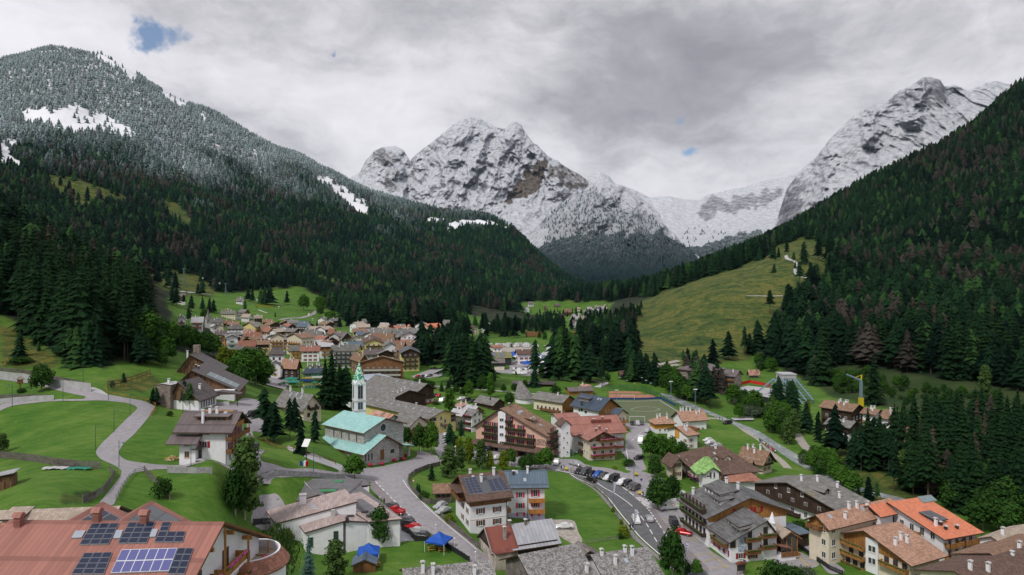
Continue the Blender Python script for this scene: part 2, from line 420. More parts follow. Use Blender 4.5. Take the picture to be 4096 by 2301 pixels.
# ---- ground
q=lambda f,*pp:[f(*p)for p in pp]
CLEARING=[(2480,1262),(2620,1180),(2760,1130),(2900,1085),(3050,1035),(3120,985),(3196,950),(3270,965),(3330,1010),(3300,1130),(3330,1150),(3180,1250),(3140,1300),(3090,1400),(3060,1430),(2700,1460),(2560,1470),(2520,1440),(2560,1340)]
OPEN_ALPS=[CLEARING,
 q(ZQ,(320,10),(430,0),(760,90),(900,150),(960,230),(760,200),(600,235),(480,190),(380,120)),
 q(ZQ,(990,455),(1080,500),(1240,625),(1180,620),(1050,540)),
 q(ZQ,(1000,735),(1090,690),(1300,690),(1460,745),(1600,850),(1500,880),(1300,860),(1180,820),(1050,770)),
 q(ZQ,(1560,300),(1700,190),(1740,210),(1620,330)),
 q(ZQ,(1800,520),(2000,600),(2250,680),(2480,790),(2480,830),(2200,720),(1960,640)),
 q(ZQ,(1180,190),(1280,180),(1330,260),(1400,330),(1360,400),(1250,330)),
 q(ZQ,(0,560),(100,580),(200,640),(120,680),(0,640)),
]
SNOW_GAPS=[
 q(ZT,(160,800),(320,790),(400,820),(480,760),(560,740),(620,800),(740,820),(850,890),(985,960),(900,975),(740,930),(520,950),(380,900),(180,880)),
 q(ZT,(590,345),(720,335),(760,380),(800,420),(860,440),(960,470),(990,520),(985,580),(930,560),(860,480),(740,430),(680,400)),
 q(ZT,(1150,650),(1240,660),(1340,680),(1360,760),(1310,770),(1230,720)),
 q(ZT,(0,1010),(100,1000),(160,1060),(40,1110),(190,1190),(0,1200)),
 q(ZT,(1470,810),(1490,850),(1480,880),(1460,870)),q(ZT,(1310,1190),(1330,1200),(1340,1310),(1325,1310)),
 [(1240,700),(1330,715),(1400,770),(1470,810),(1485,880),(1430,850),(1340,770)],
 [(1770,895),(1850,878),(1930,880),(2040,905),(2035,922),(1960,905),(1860,905),(1800,930)],
 [(1720,870),(1780,875),(1760,900),(1700,885)],q(ZT,(400,750),(430,770),(420,790)),
]
VALLEY=[(-1500,1240),(0,1240),(110,1330),(260,1440),(420,1475),(640,1400),(800,1420),(1000,1500),(1090,1420),(830,1300),(700,1300),(660,1200),(760,1170),(1000,1165),(1100,1150),(1230,1180),(1440,1310),(1800,1318),(1820,1285),(1845,1240),(1960,1290),(2010,1320),(2130,1310),(2300,1345),(2480,1350),(2540,1420),(2640,1420),(2720,1440),(3060,1420),(3120,1480),(3280,1540),(3330,1560),(3520,1625),(3640,1640),(4096,1560),(5600,1560),(5600,3500),(-1500,3500)]
MEADOWS=[VALLEY,
 q(ZI,(1100,90),(1620,80),(1700,0),(2000,0),(2200,100),(2400,200),(2300,400),(2500,600),(1500,560),(900,430),(600,400),(350,200)),
 [(2090,1200),(2130,1210),(2135,1235),(2100,1240)],[(2240,1205),(2290,1208),(2285,1225),(2245,1222)],q(ZK,(1280,360),(1420,330),(1560,480),(1420,640),(1330,600),(1240,480)),q(ZK,(0,430),(180,520),(190,600),(0,600)),q(ZK,(640,190),(1250,190),(1420,190),(1980,215),(1960,330),(1640,620),(1350,690),(1180,470),(900,380),(640,360))]
ROUGH_NEAR=[q(ZO,(0,380),(250,420),(480,580),(900,900),(700,1010),(480,1000),(0,1000)),q(ZA,(1050,300),(1450,220),(1530,260),(1560,330),(1400,420),(1080,400)),
  [(3300,1800),(3560,1800),(3700,2000),(3500,2060),(3350,1950)],[(3560,1480),(4096,1560),(4096,1650),(3640,1640),(3300,1560),(3250,1480),(3400,1450)],q(ZB,(560,420),(900,380),(850,480),(620,520))]
SCRUB=[(3230,1440),(3300,1400),(3560,1470),(4200,1540),(4200,1640),(4000,1660),(3640,1650),(3320,1590),(3250,1530),(3180,1500)]
def cover_of(px,py,d,z):
 jx,jy=px+(vnoise(px/22,py/22,5)-.5)*26,py+(vnoise(px/22,py/22,6)-.5)*16
 open_=np.zeros(px.shape,bool);rough=np.zeros(px.shape,bool);snowy=np.zeros(px.shape,bool);lawn=np.zeros(px.shape,bool)
 for p in OPEN_ALPS:rough|=inpoly(jx,jy,p)
 for p in SNOW_GAPS:snowy|=inpoly(jx,jy,p)
 for p in MEADOWS:lawn|=inpoly(jx,jy,p)
 for p in ROUGH_NEAR:rough|=inpoly(jx,jy,p)
 rough|=(px<2300)&(d<700)&lawn&(py<1230)
 return rough,snowy,lawn
_rough,_snow,_lawn=cover_of(np.broadcast_to(GXS[:,None],GPY.shape),GPY,np.broadcast_to(_dd,GPY.shape),GZ)
_open=_rough|_snow|_lawn|(_dd<240)
_cols=np.zeros(GZ.shape+(4,),'f');_cols[...,3]=1
_scrub=inpoly(np.broadcast_to(GXS[:,None],GPY.shape),GPY,SCRUB);_cols[...,0]=_rough&~_scrub;_cols[...,1]=np.maximum(~_open,_scrub*.8);_cols[...,2]=np.maximum(_snow*.8,((GXS[:,None]<2450)&(_dd>1400))*np.clip((GZ-340)/300,0,.50))
def _blur(a):
 b=a.copy();b[1:-1,1:-1]=(a[1:-1,1:-1]*4+a[:-2,1:-1]+a[2:,1:-1]+a[1:-1,:-2]+a[1:-1,2:])/8;return b
for i in range(2):_cols=_blur(_cols)
def grid_faces(nu,nv):
 i,j=np.meshgrid(np.arange(nu-1),np.arange(nv-1),indexing='ij');a=(i*nv+j).ravel()
 return np.stack([a,a+nv,a+nv+1,a+1],1)
_me=np_mesh('ground',np.stack([_X,_Y,GZ],-1).reshape(-1,3),grid_faces(*GZ.shape),['ground_cover'],True,_cols.reshape(-1,4))
tag(link(bpy.data.objects.new('ground',_me)),kind='structure')

# ---- far mountains: lofted between measured lines, then broken up by ridges and gullies
def segdist(px,py,a,b):
 ax,ay=a;dx,dy=b[0]-ax,b[1]-ay
 t=np.clip(((px-ax)*dx+(py-ay)*dy)/(dx*dx+dy*dy),0,1)
 return np.hypot(px-ax-t*dx,py-ay-t*dy),t
MTN={}
def mountain(name,lines,ncol=420,nrow=170,amp=150,creases=(),paint=(),forest=None,seed=0,fr=(300,700),back=1500,jag=3.0):
 L=[]
 for ln in lines:
  a=np.array(ln,float);s=np.concatenate([[0],np.cumsum(np.hypot(np.diff(a[:,0]),np.diff(a[:,1])))]);s/=s[-1]
  t=np.linspace(0,1,ncol);L.append(np.stack([np.interp(t,s,a[:,k])for k in range(3)],1))
 L=np.array(L);v=np.linspace(0,len(L)-1,nrow);i=np.minimum(v.astype(int),len(L)-2);f=(v-i)[:,None,None]
 G=L[i]*(1-f)+L[i+1]*f                                # (row, col, 3)
 px,py,d=G[...,0],G[...,1].copy(),G[...,2].copy()
 X0=(px-CX)/FX*d;Z0=CAMZ-(py-YH)/FX*d
 fade=np.clip(np.linspace(0,1,nrow)*14,0,1)[:,None]
 wx=fbm(X0/500,Z0/500,4,seed+20)*400
 r=ridged((X0+wx)/fr[0],(Z0+wx*.4)/fr[1],6,seed)-.5
 d=d-amp*r*(.15+.85*fade)
 for a,b,wd,k in creases:
  ds,t=segdist(px+(fbm(px/40,py/40,3,8)-.5)*70,py,a,b);d=d-k*np.clip(1-ds/wd,0,1)*np.clip(t*5,0,1)
 hi=(fbm(X0/60,Z0/60,4,seed+7)-.5)
 d=d-amp*.35*hi*fade
 py=py-(1-fade)*(ridged(px/26.0,px*0+3.3,4,seed+3)-.45)*jag*2.2
 X=(px-CX)/FX*d;Z=CAMZ-(py-YH)/FX*d
 V=np.stack([X,d,Z],-1)
 bk=V[0].copy();bk[:,1]+=back;bk[:,2]-=back*.9;bk[:,0]*=bk[:,1]/V[0][:,1]
 V=np.concatenate([bk[None],V])
 px,py=np.concatenate([px[:1],px]),np.concatenate([py[:1],py])
 c=np.zeros(V.shape[:2]+(4,),'f');c[...,3]=1
 jx,jy=px+(fbm(px/30,py/30,3,2)-.5)*60,py+(fbm(px/30,py/30,3,4)-.5)*60
 for ch,val,poly in paint:c[...,ch]=np.maximum(c[...,ch],val*inpoly(jx,jy,poly))
 for k in range(6):c=_blur(c)
 me=np_mesh(name,V.reshape(-1,3),grid_faces(*V.shape[:2]),['mountain_rock'],True,c.reshape(-1,4))
 o=link(bpy.data.objects.new(name,me));tag(o,kind='structure')
 MTN[name+str(seed)]=(V,px,py,c)
 return o
Z2=zc(1300,300,1.447)
mountain('mountain',[
  [(1300,760,8200),(1400,715,8200),(1440,690,8200),(1465,640,8200),(1500,600,8200),(1535,588,8200),(1585,585,8200),(1615,600,8100),(1640,645,8000),(1665,618,7900),(1700,592,7800),(1760,545,7700),(1815,497,7600),(1850,480,7600),(1880,472,7600),(1920,474,7600),(1945,490,7600),(1965,498,7600),(1990,512,7500),(2015,515,7500),(2028,508,7500),(2045,494,7500),(2062,488,7450),(2085,500,7450),(2105,535,7450),(2135,575,7450),(2150,580,7450),(2190,622,7400),(2225,640,7400),(2260,668,7400),(2300,690,7400),(2345,715,7350),(2375,735,7300)],
  [(1290,830,7600),(1500,740,7500),(1640,720,7300),(1800,640,7000),(1950,620,6900),(2100,650,6900),(2250,740,6900),(2360,790,6900)],
  [(1280,900,7000),(1500,820,6700),(1640,800,6600),(1800,780,6400),(1950,790,6350),(2100,780,6350),(2250,830,6350),(2340,850,6400)],
  [(1270,1000,6300),(1600,900,6000),(1950,880,5800),(2150,900,5700),(2350,930,5900)],
  [(1270,1150,5600),(1700,1050,5400),(2100,1050,5200),(2370,1060,5400)]],
  ncol=560,nrow=260,amp=210,seed=1,fr=(300,800),
  creases=[((2062,488),(1925,850),60,240),((1840,485),(1700,840),80,200),((2105,540),(2240,760),50,200),((1560,590),(1600,830),50,240),((1965,500),(1830,800),40,150),
           ((1640,650),(1660,860),60,-200),((2020,520),(1900,740),50,-150),((1760,560),(1640,780),34,-170),((2170,640),(2060,800),50,-160)],
  paint=[(2,1.0,q(Z2,(1290,495),(1270,620),(1210,690),(1090,735),(1010,760),(1090,680),(1110,620),(1180,555),(1240,510))),
         (2,.55,q(Z2,(1300,520),(1400,500),(1480,560),(1540,620),(1480,660),(1400,640),(1310,600))),(2,.5,q(Z2,(340,440),(400,440),(430,500),(380,520),(330,480))),(2,.45,q(Z2,(340,560),(400,540),(420,640),(370,690),(350,640))),(2,.4,q(Z2,(420,430),(470,440),(480,480),(430,490))),
         (0,.6,q(Z2,(740,390),(840,340),(860,360),(770,410))),(0,.8,q(Z2,(910,510),(960,500),(930,525))),(0,.8,q(Z2,(590,660),(690,610),(690,640),(600,685))),(0,.6,q(Z2,(480,600),(570,580),(560,630),(500,630))),(0,.55,q(Z2,(930,560),(960,560),(900,740),(880,740))),(0,.7,q(Z2,(1040,390),(1110,360),(1150,380),(1060,430))),(0,.6,q(Z2,(1000,470),(1060,450),(1050,500),(1010,510))),(0,.6,q(Z2,(280,440),(330,430),(350,480),(290,500))),(0,.5,q(Z2,(1310,680),(1450,620),(1540,640),(1400,740)))])
mountain('mountain',[
  [(2080,985,5600),(2140,915,5500),(2198,850,5450),(2290,790,5400),(2364,737,5350),(2400,728,5300),(2433,728,5300),(2480,738,5250),(2509,752,5200),(2545,775,5200),(2578,806,5150),(2610,828,5100),(2636,850,5050),(2650,890,5000),(2700,940,4950),(2740,985,4900),(2800,1030,4900),(2900,1080,4900)],
  [(2080,1030,4900),(2200,960,4800),(2400,860,4700),(2560,900,4650),(2700,1010,4600),(2880,1110,4600)],
  [(2080,1100,4200),(2300,1060,4100),(2500,1050,4050),(2700,1080,4100),(2880,1140,4200)],
  [(2080,1200,3600),(2300,1190,3400),(2560,1200,3300),(2700,1190,3500),(2880,1200,3700)]],
  ncol=380,nrow=200,amp=90,seed=2,fr=(170,420),
  creases=[((2430,730),(2330,900),40,120),((2560,790),(2520,960),40,120),((2500,750),(2420,940),30,-110),((2640,870),(2620,1050),40,100)],
  paint=[(1,.85,[(2060,1010),(2200,960),(2330,930),(2430,950),(2560,930),(2650,930),(2720,970),(2900,1100),(2900,1260),(2060,1260)]),(1,.45,q(Z2,(1250,850),(1350,760),(1560,640),(1650,700),(1750,760),(1900,800),(1960,900),(2040,980),(1300,1020)))])
mountain('mountain',[
  [(2780,1105,5600),(2860,1075,5700),(2950,1012,5800),(3040,962,5900),(3090,932,6000),(3112,862,6300),(3130,808,6300),(3148,755,6300),(3211,674,6300),(3265,629,6300),(3319,557,6300),(3409,467,6300),(3470,430,6300),(3490,418,6250),(3510,422,6250),(3552,404,6300),(3588,368,6300),(3640,345,6300),(3665,330,6250),(3690,312,6250),(3720,309,6250),(3759,319,6250),(3777,346,6250),(3822,341,6400),(3850,352,6400),(3876,364,6400),(3905,350,6400),(3930,337,6400),(3984,323,6400),(4065,346,6400),(4200,330,6500),(4600,420,6500)],
  [(2790,1120,5000),(2960,1050,5200),(3090,985,5500),(3140,900,5800),(3320,680,5700),(3500,540,5600),(3700,460,5600),(3900,450,5800),(4600,540,5900)],
  [(2800,1140,4600),(3000,1080,4800),(3150,1000,5000),(3350,850,5000),(3600,700,5000),(4000,620,5200),(4600,700,5200)],
  [(2800,1190,4000),(3100,1120,4300),(3400,1000,4300),(3800,850,4400),(4600,900,4500)]],
  ncol=460,nrow=230,amp=120,seed=3,fr=(150,900),
  creases=[((3705,310),(3640,480),50,260),((3490,420),(3460,560),30,160),((3319,557),(3300,800),50,140),((3590,400),(3500,620),40,-150),((3820,350),(3850,470),60,-160)],
  paint=[(0,.55,[(3148,750),(3220,690),(3200,900),(3130,960),(3105,900)]),(1,.9,[(2760,1080),(2950,1000),(3060,965),(3130,950),(3300,900),(3340,1000),(2760,1200)]),(0,.4,[(3660,345),(3705,300),(3780,340),(3770,420),(3700,420),(3560,440),(3550,400)]),(0,.6,q(zc(2600,0,1.113),(1130,570),(1180,570),(1240,620),(1190,610))),(2,.35,q(zc(2600,0,1.113),(1260,400),(1310,400),(1300,460),(1270,450)))])
mountain('mountain',[
  [(2330,735,9800),(2360,700,9800),(2400,690,9800),(2435,705,9800),(2460,735,9800),(2540,760,9700),(2600,792,9600),(2680,786,9500),(2740,800,9500),(2800,802,9400),(2830,780,9300),(2900,765,9200),(2990,745,9200),(3060,722,9200),(3110,715,9200),(3170,700,9200),(3300,640,9200)],
  [(2330,800,8600),(2600,850,8600),(2750,860,8500),(2850,840,8300),(3000,820,8200),(3120,810,8200),(3300,760,8200)],
  [(2330,950,7400),(2600,960,7400),(2800,960,7200),(3000,930,7000),(3300,900,7000)],
  [(2330,1040,6500),(2600,1010,6500),(2750,1000,6400),(2900,985,6300),(3100,970,6200),(3300,960,6200)],
  [(2330,1200,5000),(2600,1150,5000),(3000,1120,5000),(3300,1100,5000)]],
  ncol=300,nrow=180,amp=110,seed=4,fr=(340,300),jag=1.5,
  paint=[(1,.9,[(2500,985),(2680,985),(2760,1000),(2900,960),(3000,930),(3120,900),(3300,930),(3300,1250),(2300,1250),(2400,1050)]),(0,.7,q(zc(2600,0,1.113),(190,960),(230,900),(300,880),(420,880),(560,830),(620,810),(560,880),(440,950),(300,940),(240,980))),(1,.3,[(2650,960),(2800,900),(2950,930),(3000,960),(2750,985)])])
# ---- roads, paths, water: sheets draped over the ground
def densify(ws,step):
 o=[]
 for a,b in zip(ws,ws[1:]+ws[:1]):
  n=max(1,int((b-a).length/step));o+=[a+(b-a)*(i/n)for i in range(n)]
 return o
def spline(pts,n=6,closed=False):
 """Catmull-Rom through 2-D points"""
 p=[Vector(x)for x in pts];o=[];m=len(p)
 for i in range(m if closed else m-1):
  a,b,c,d=(p[(i-1)%m],p[i],p[(i+1)%m],p[(i+2)%m])if closed else(p[max(i-1,0)],p[i],p[i+1],p[min(i+2,m-1)])
  for k in range(n):
   t=k/n;o.append(.5*((2*b)+(c-a)*t+(2*a-5*b+4*c-d)*t*t+(3*b-a-3*c+d)*t**3))
 if not closed:o.append(p[-1])
 return o
def area(name,poly,mat_,lift=.06,step=2.2,kind='structure',smooth_=True):
 ws=[hit(*p).xy for p in poly]
 if smooth_:ws=spline(ws,4,True)
 ws=densify([Vector(p)for p in ws],step)
 x0,x1=min(p.x for p in ws),max(p.x for p in ws);y0,y1=min(p.y for p in ws),max(p.y for p in ws)
 gx,gy=np.meshgrid(np.arange(x0,x1,step),np.arange(y0,y1,step));m=inpoly(gx.ravel(),gy.ravel(),[tuple(p)for p in ws])
 inner=[Vector((a,b))for a,b in zip(gx.ravel()[m],gy.ravel()[m])]
 co,_,fs,_,_,_=geometry.delaunay_2d_cdt(ws+inner,[(i,(i+1)%len(ws))for i in range(len(ws))],[],1,1e-4)
 zz=ground_z(np.array([c.x for c in co]),np.array([c.y for c in co]))+lift
 b=MB();me=bpy.data.meshes.new(name);me.from_pydata([(c.x,c.y,z)for c,z in zip(co,zz)],[],[tuple(f)for f in fs])
 me.materials.append(MATS[mat_]);uv=me.uv_layers.new(name='UVMap')
 for l in me.loops:uv.data[l.index].uv=me.vertices[l.vertex_index].co.xy
 me.update()
 o=link(bpy.data.objects.new(name,me));tag(o,kind=kind)
 return o
def ribbon(b,ws,width,lift,m=None,dash=None):
 """flat strip along world 2-D points, optionally dashed (on, off)"""
 pts=[Vector(p)for p in ws];acc=0;out_=[]
 seg=densify(pts,.8)[:];
 seg=[p for p in _open_dens(pts,.8)]
 for i,(a,c)in enumerate(zip(seg,seg[1:])):
  L=(c-a).length
  if L<1e-5:continue
  if dash is None or(acc%(dash[0]+dash[1]))<dash[0]:
   def nrm_(k):
    t=(seg[min(k+1,len(seg)-1)]-seg[max(k-1,0)]).normalized();return Vector((-t.y,t.x))*width/2
   n0,n1=nrm_(i),nrm_(i+1)
   q4=[a+n0,a-n0,c-n1,c+n1]
   b.face([(p.x,p.y,float(ground_z(p.x,p.y))+lift)for p in q4],m,[(p.x,p.y)for p in q4])
  acc+=L
def _open_dens(ws,step):
 o=[]
 for a,b in zip(ws,ws[1:]):
  n=max(1,int((b-a).length/step));o+=[a+(b-a)*(i/n)for i in range(n)]
 return o+[ws[-1]]
def strip(name,pts,width,mat_,lift=.05,kind='structure',dash=None,n=5):
 ws=spline([hit(*p).xy for p in pts],n)
 b=MB();ribbon(b,ws,width,lift,None,dash);o=b.build(name,mat_);tag(o,kind=kind);return o

area('road',q(ZA,(1030,433),(1220,465),(1400,500),(1490,545),(1485,580),(1450,630),(1390,705),(1300,810),(1200,900),(1155,970),(1150,1010),(1190,1050),(1280,1080),(1480,1105),(1650,1115),(2240,1135),(2500,1150),(2500,1180),(2240,1168),(1620,1152),(1420,1168),(1300,1188),(1235,1240),(1180,1330),(1120,1447),(1085,1500),(965,1500),(985,1447),(1080,1330),(1155,1230),(1172,1180),(1160,1155),(1080,1105),(980,1060),(932,1010),(932,970),(985,900),(1100,790),(1250,640),(1318,575),(1308,545),(1230,515),(1080,497),(800,492),(500,497),(250,522),(100,547),(0,590),(-120,640),(-120,560),(0,530),(200,500),(450,482),(820,474),(900,440)),'asphalt',.07)
area('road',q(ZA,(-100,268),(0,275),(230,300),(470,350),(880,402),(1032,435),(1032,490),(820,474),(825,452),(700,425),(480,374),(300,326),(0,285),(-100,278)),'asphalt',.06)
area('path',q(ZA,(880,362),(960,383),(1010,412),(1040,440),(890,402)),'concrete',.1,1.2)
area('road',q(ZD,(960,1262),(1170,1288),(1500,1308),(1850,1316),(2080,1300),(2140,1330),(2140,1400),(1880,1362),(1400,1345),(960,1300)),'asphalt',.055)
area('path',q(ZD,(1000,1090),(1110,1090),(1060,1170),(1180,1222),(1400,1272),(1850,1308),(1850,1330),(1500,1310),(1200,1282),(1040,1270),(1030,1170)),'asphalt',.075,1.5)
area('path',q(ZD,(1330,1045),(1400,1075),(1500,1105),(1640,1150),(1850,1235),(1900,1320),(1850,1300),(1760,1255),(1560,1185),(1430,1125),(1330,1085)),'concrete',.07,1.5)
area('parking_lot',q(ZD,(300,700),(560,690),(640,650),(830,630),(910,585),(1060,612),(1180,660),(1160,900),(1000,905),(1000,975),(925,985),(920,800),(700,760)),'asphalt',.07)
area('road',q(ZC,(1180,215),(1460,190),(1760,140),(1960,80),(2000,10),(2222,80),(2222,128),(2100,165),(1960,220),(1892,280),(1882,330),(1922,410),(2040,530),(2180,660),(2380,830),(2600,1010),(2760,1150),(2700,1300),(2600,1240),(2480,1130),(2300,970),(2100,850),(1900,690),(1640,430),(1540,320),(1460,300),(1230,262)),'asphalt',.08)
area('parking_lot',q(ZC,(1520,325),(1545,330),(1640,430),(1900,690),(2070,850),(1950,860),(1880,770),(1780,680),(1640,540),(1500,400)),'paving',.1,1.5)
area('street',q(ZE,(600,720),(760,735),(760,860),(1000,900),(1400,900),(1850,985),(2000,1005),(2130,1050),(2200,1060),(2300,1095),(2620,1140),(2620,1010),(2570,960),(2600,870),(2760,900),(2700,1090),(2960,1200),(2960,1420),(2620,1300),(2460,1240),(2280,1190),(1900,1130),(1600,1090),(1150,1030),(900,985),(690,975),(620,900)),'asphalt',.06)
area('street',q(ZF,(1200,185),(1330,110),(1560,100),(1680,165),(1890,190),(2100,250),(2330,310),(2340,400),(2520,560),(2640,640),(2640,1010),(2576,960),(2470,850),(2400,740),(2300,600),(2230,520),(2100,430),(1980,350),(1850,310),(1600,255),(1450,225),(1270,190)),'asphalt',.075)
area('road',q(ZF,(1230,200),(1480,247),(1570,300),(1680,345),(1800,420),(1900,520),(2000,650),(2100,770),(2200,890),(2330,1010),(2460,1120),(2600,1220),(2900,1420),(2900,1250),(2600,1040),(2470,870),(2400,760),(2300,620),(2210,530),(2100,445),(1980,368),(1850,325),(1600,268),(1450,232),(1270,195)),'road_asphalt',.11)
area('pavement',q(ZF,(1480,250),(1560,305),(1670,352),(1790,430),(1890,530),(1990,660),(2090,780),(2190,900),(2320,1020),(2450,1130),(2590,1230),(2560,1240),(2400,1130),(2260,1010),(2130,900),(2060,790),(1950,650),(1850,530),(1760,430),(1650,355),(1540,300)),'paving',.09,1.3)
area('pavement',q(ZF,(2160,495),(2300,630),(2400,765),(2470,875),(2600,1045),(2900,1255),(2900,1200),(2640,960),(2500,790),(2420,690),(2330,570),(2240,480),(2100,400),(1980,340),(1800,280),(1800,290),(2000,372),(2100,440)),'paving',.115,1.3)
area('street',q(ZL,(300,1005),(340,965),(560,985),(575,1060),(500,1150),(445,1200),(465,1300),(500,1431),(520,1520),(300,1520),(330,1431),(380,1400),(330,1360),(250,1320),(290,1270),(300,1100),(360,1085)),'asphalt',.05)
area('parking_lot',q(ZG,(225,905),(470,930),(540,1090),(640,1150),(700,1240),(870,1340),(940,1350),(980,1450),(1000,1600),(760,1600),(640,1447),(520,1290),(400,1080)),'asphalt',.085)
area('parking_lot',q(ZG,(1230,1240),(1390,1235),(1600,1350),(1500,1395),(1260,1385),(1230,1300)),'asphalt',.07,1.6)
area('path',q(ZH,(230,960),(350,990),(560,1130),(720,1250),(560,1280),(420,1120),(260,1020)),'asphalt',.06,1.6)
area('gravel_yard',q(ZF,(1130,690),(1300,720),(1440,720),(1540,740),(1580,850),(1620,930),(1590,990),(1500,960),(1400,900),(1300,820),(1200,760),(1080,740)),'gravel',.06,1.5)
area('yard',q(ZC,(270,700),(360,470),(480,455),(560,480),(620,600),(500,720),(470,800),(290,770)),'asphalt',.06,1.5)
area('yard',q(ZC,(1780,760),(1900,800),(1960,920),(1880,940),(1760,945),(1760,850)),'concrete',.06,1.5)
strip('path',q(ZL,(1180,925),(1350,932),(1540,985),(1700,1090),(1850,1190),(1960,1320),(2080,1420),(2150,1500)),3.0,'gravel')
strip('path',q(ZL,(2190,980),(2230,1060),(2290,1170),(2360,1260),(2440,1310),(2620,1335)),4.0,'gravel')
strip('path',q(ZN,(1068,296),(1085,330),(1150,352),(1175,385),(1160,440),(1180,485),(1250,510),(1390,527)),4.0,'concrete',.35)
strip('path',q(ZN,(690,685),(900,688),(1100,685),(1280,684),(1480,690)),3,'gravel',.3)
strip('path',q(ZE,(590,245),(800,262),(1000,275),(1240,292),(1500,318),(1700,330)),2.5,'concrete',.1)
strip('path',q(ZK,(1500,1290),(1640,1330),(1760,1360),(1860,1400)),3,'gravel',.1)
strip('path',q(ZK,(1760,1447),(1870,1400),(1880,1370)),4,'concrete',.1)
strip('path',q(ZK,(1030,840),(1075,870),(1060,920),(1010,950),(990,1010)),5,'concrete',.15)
strip('path',q(ZL,(420,390),(560,335),(740,300),(900,265)),4,'gravel',.1)
strip('path',q(ZL,(560,365),(740,335),(900,310)),4,'gravel',.1)
strip('road',q(ZI,(1700,470),(1850,445),(2010,440),(2130,405),(2230,335)),6,'asphalt',.2)
strip('road',q(ZI,(250,60),(400,72),(560,90),(700,105)),5,'concrete',.3)
strip('path',q(ZI,(1390,325),(1450,350),(1520,372)),3,'concrete',.2)
strip('road',q(ZI,(1580,1447),(1640,1380),(1700,1310),(1760,1240),(1800,1200)),14,'asphalt',.15)
strip('road',q(ZJ,(860,545),(890,585),(910,620)),8,'concrete',.2)
strip('road',q(ZK,(1430,470),(1450,430),(1475,380)),14,'asphalt',.3)
area('plaza',q(ZK,(280,1225),(800,1285),(1060,1225),(1150,1180),(980,1050),(800,1030),(640,1035),(500,1080),(500,1180),(300,1195)),'asphalt',.1,5,smooth_=False)
area('gravel_yard',q(ZK,(150,835),(500,830),(920,850),(910,960),(600,960),(250,945)),'gravel',.15,6,smooth_=False)
area('parking_lot',q(ZJ,(1430,1290),(1700,1190),(1960,1180),(1960,1215),(1940,1270),(1700,1310),(1500,1325)),'asphalt',.1,4,smooth_=False)
area('parking_lot',q(ZJ,(1720,750),(2100,745),(2120,830),(1900,850),(1730,800)),'asphalt',.2,8,smooth_=False)
area('parking_lot',q(ZL,(600,440),(760,400),(900,420),(900,480),(800,500),(650,470)),'asphalt',.1,4,smooth_=False)
area('river',q(ZL,(690,640),(800,720),(1000,800),(1250,885),(1380,935),(1640,1055),(1800,1155),(1980,1265),(2130,1370),(2260,1450),(2420,1520),(2560,1480),(2380,1410),(2200,1310),(2000,1190),(1880,1110),(1700,1025),(1420,915),(1150,800),(900,695),(760,650)),'river_water',.05)
area('river',q(ZH,(400,230),(600,330),(800,410),(950,455),(1240,525),(1500,580),(1500,560),(1240,480),(1000,420),(880,375),(600,290),(450,225)),'river_water',.06)
area('sports_pitch',q(ZL,(90,718),(690,706),(1010,890),(960,985),(280,985)),'pitch_turf',.06,4,smooth_=False)
area('tennis_court',q(ZL,(105,650),(590,655),(650,692),(100,692)),'court_clay',.07,4,smooth_=False)
area('tennis_court',q(ZL,(100,618),(440,620),(500,645),(100,643)),'court_clay',.07,4,smooth_=False)

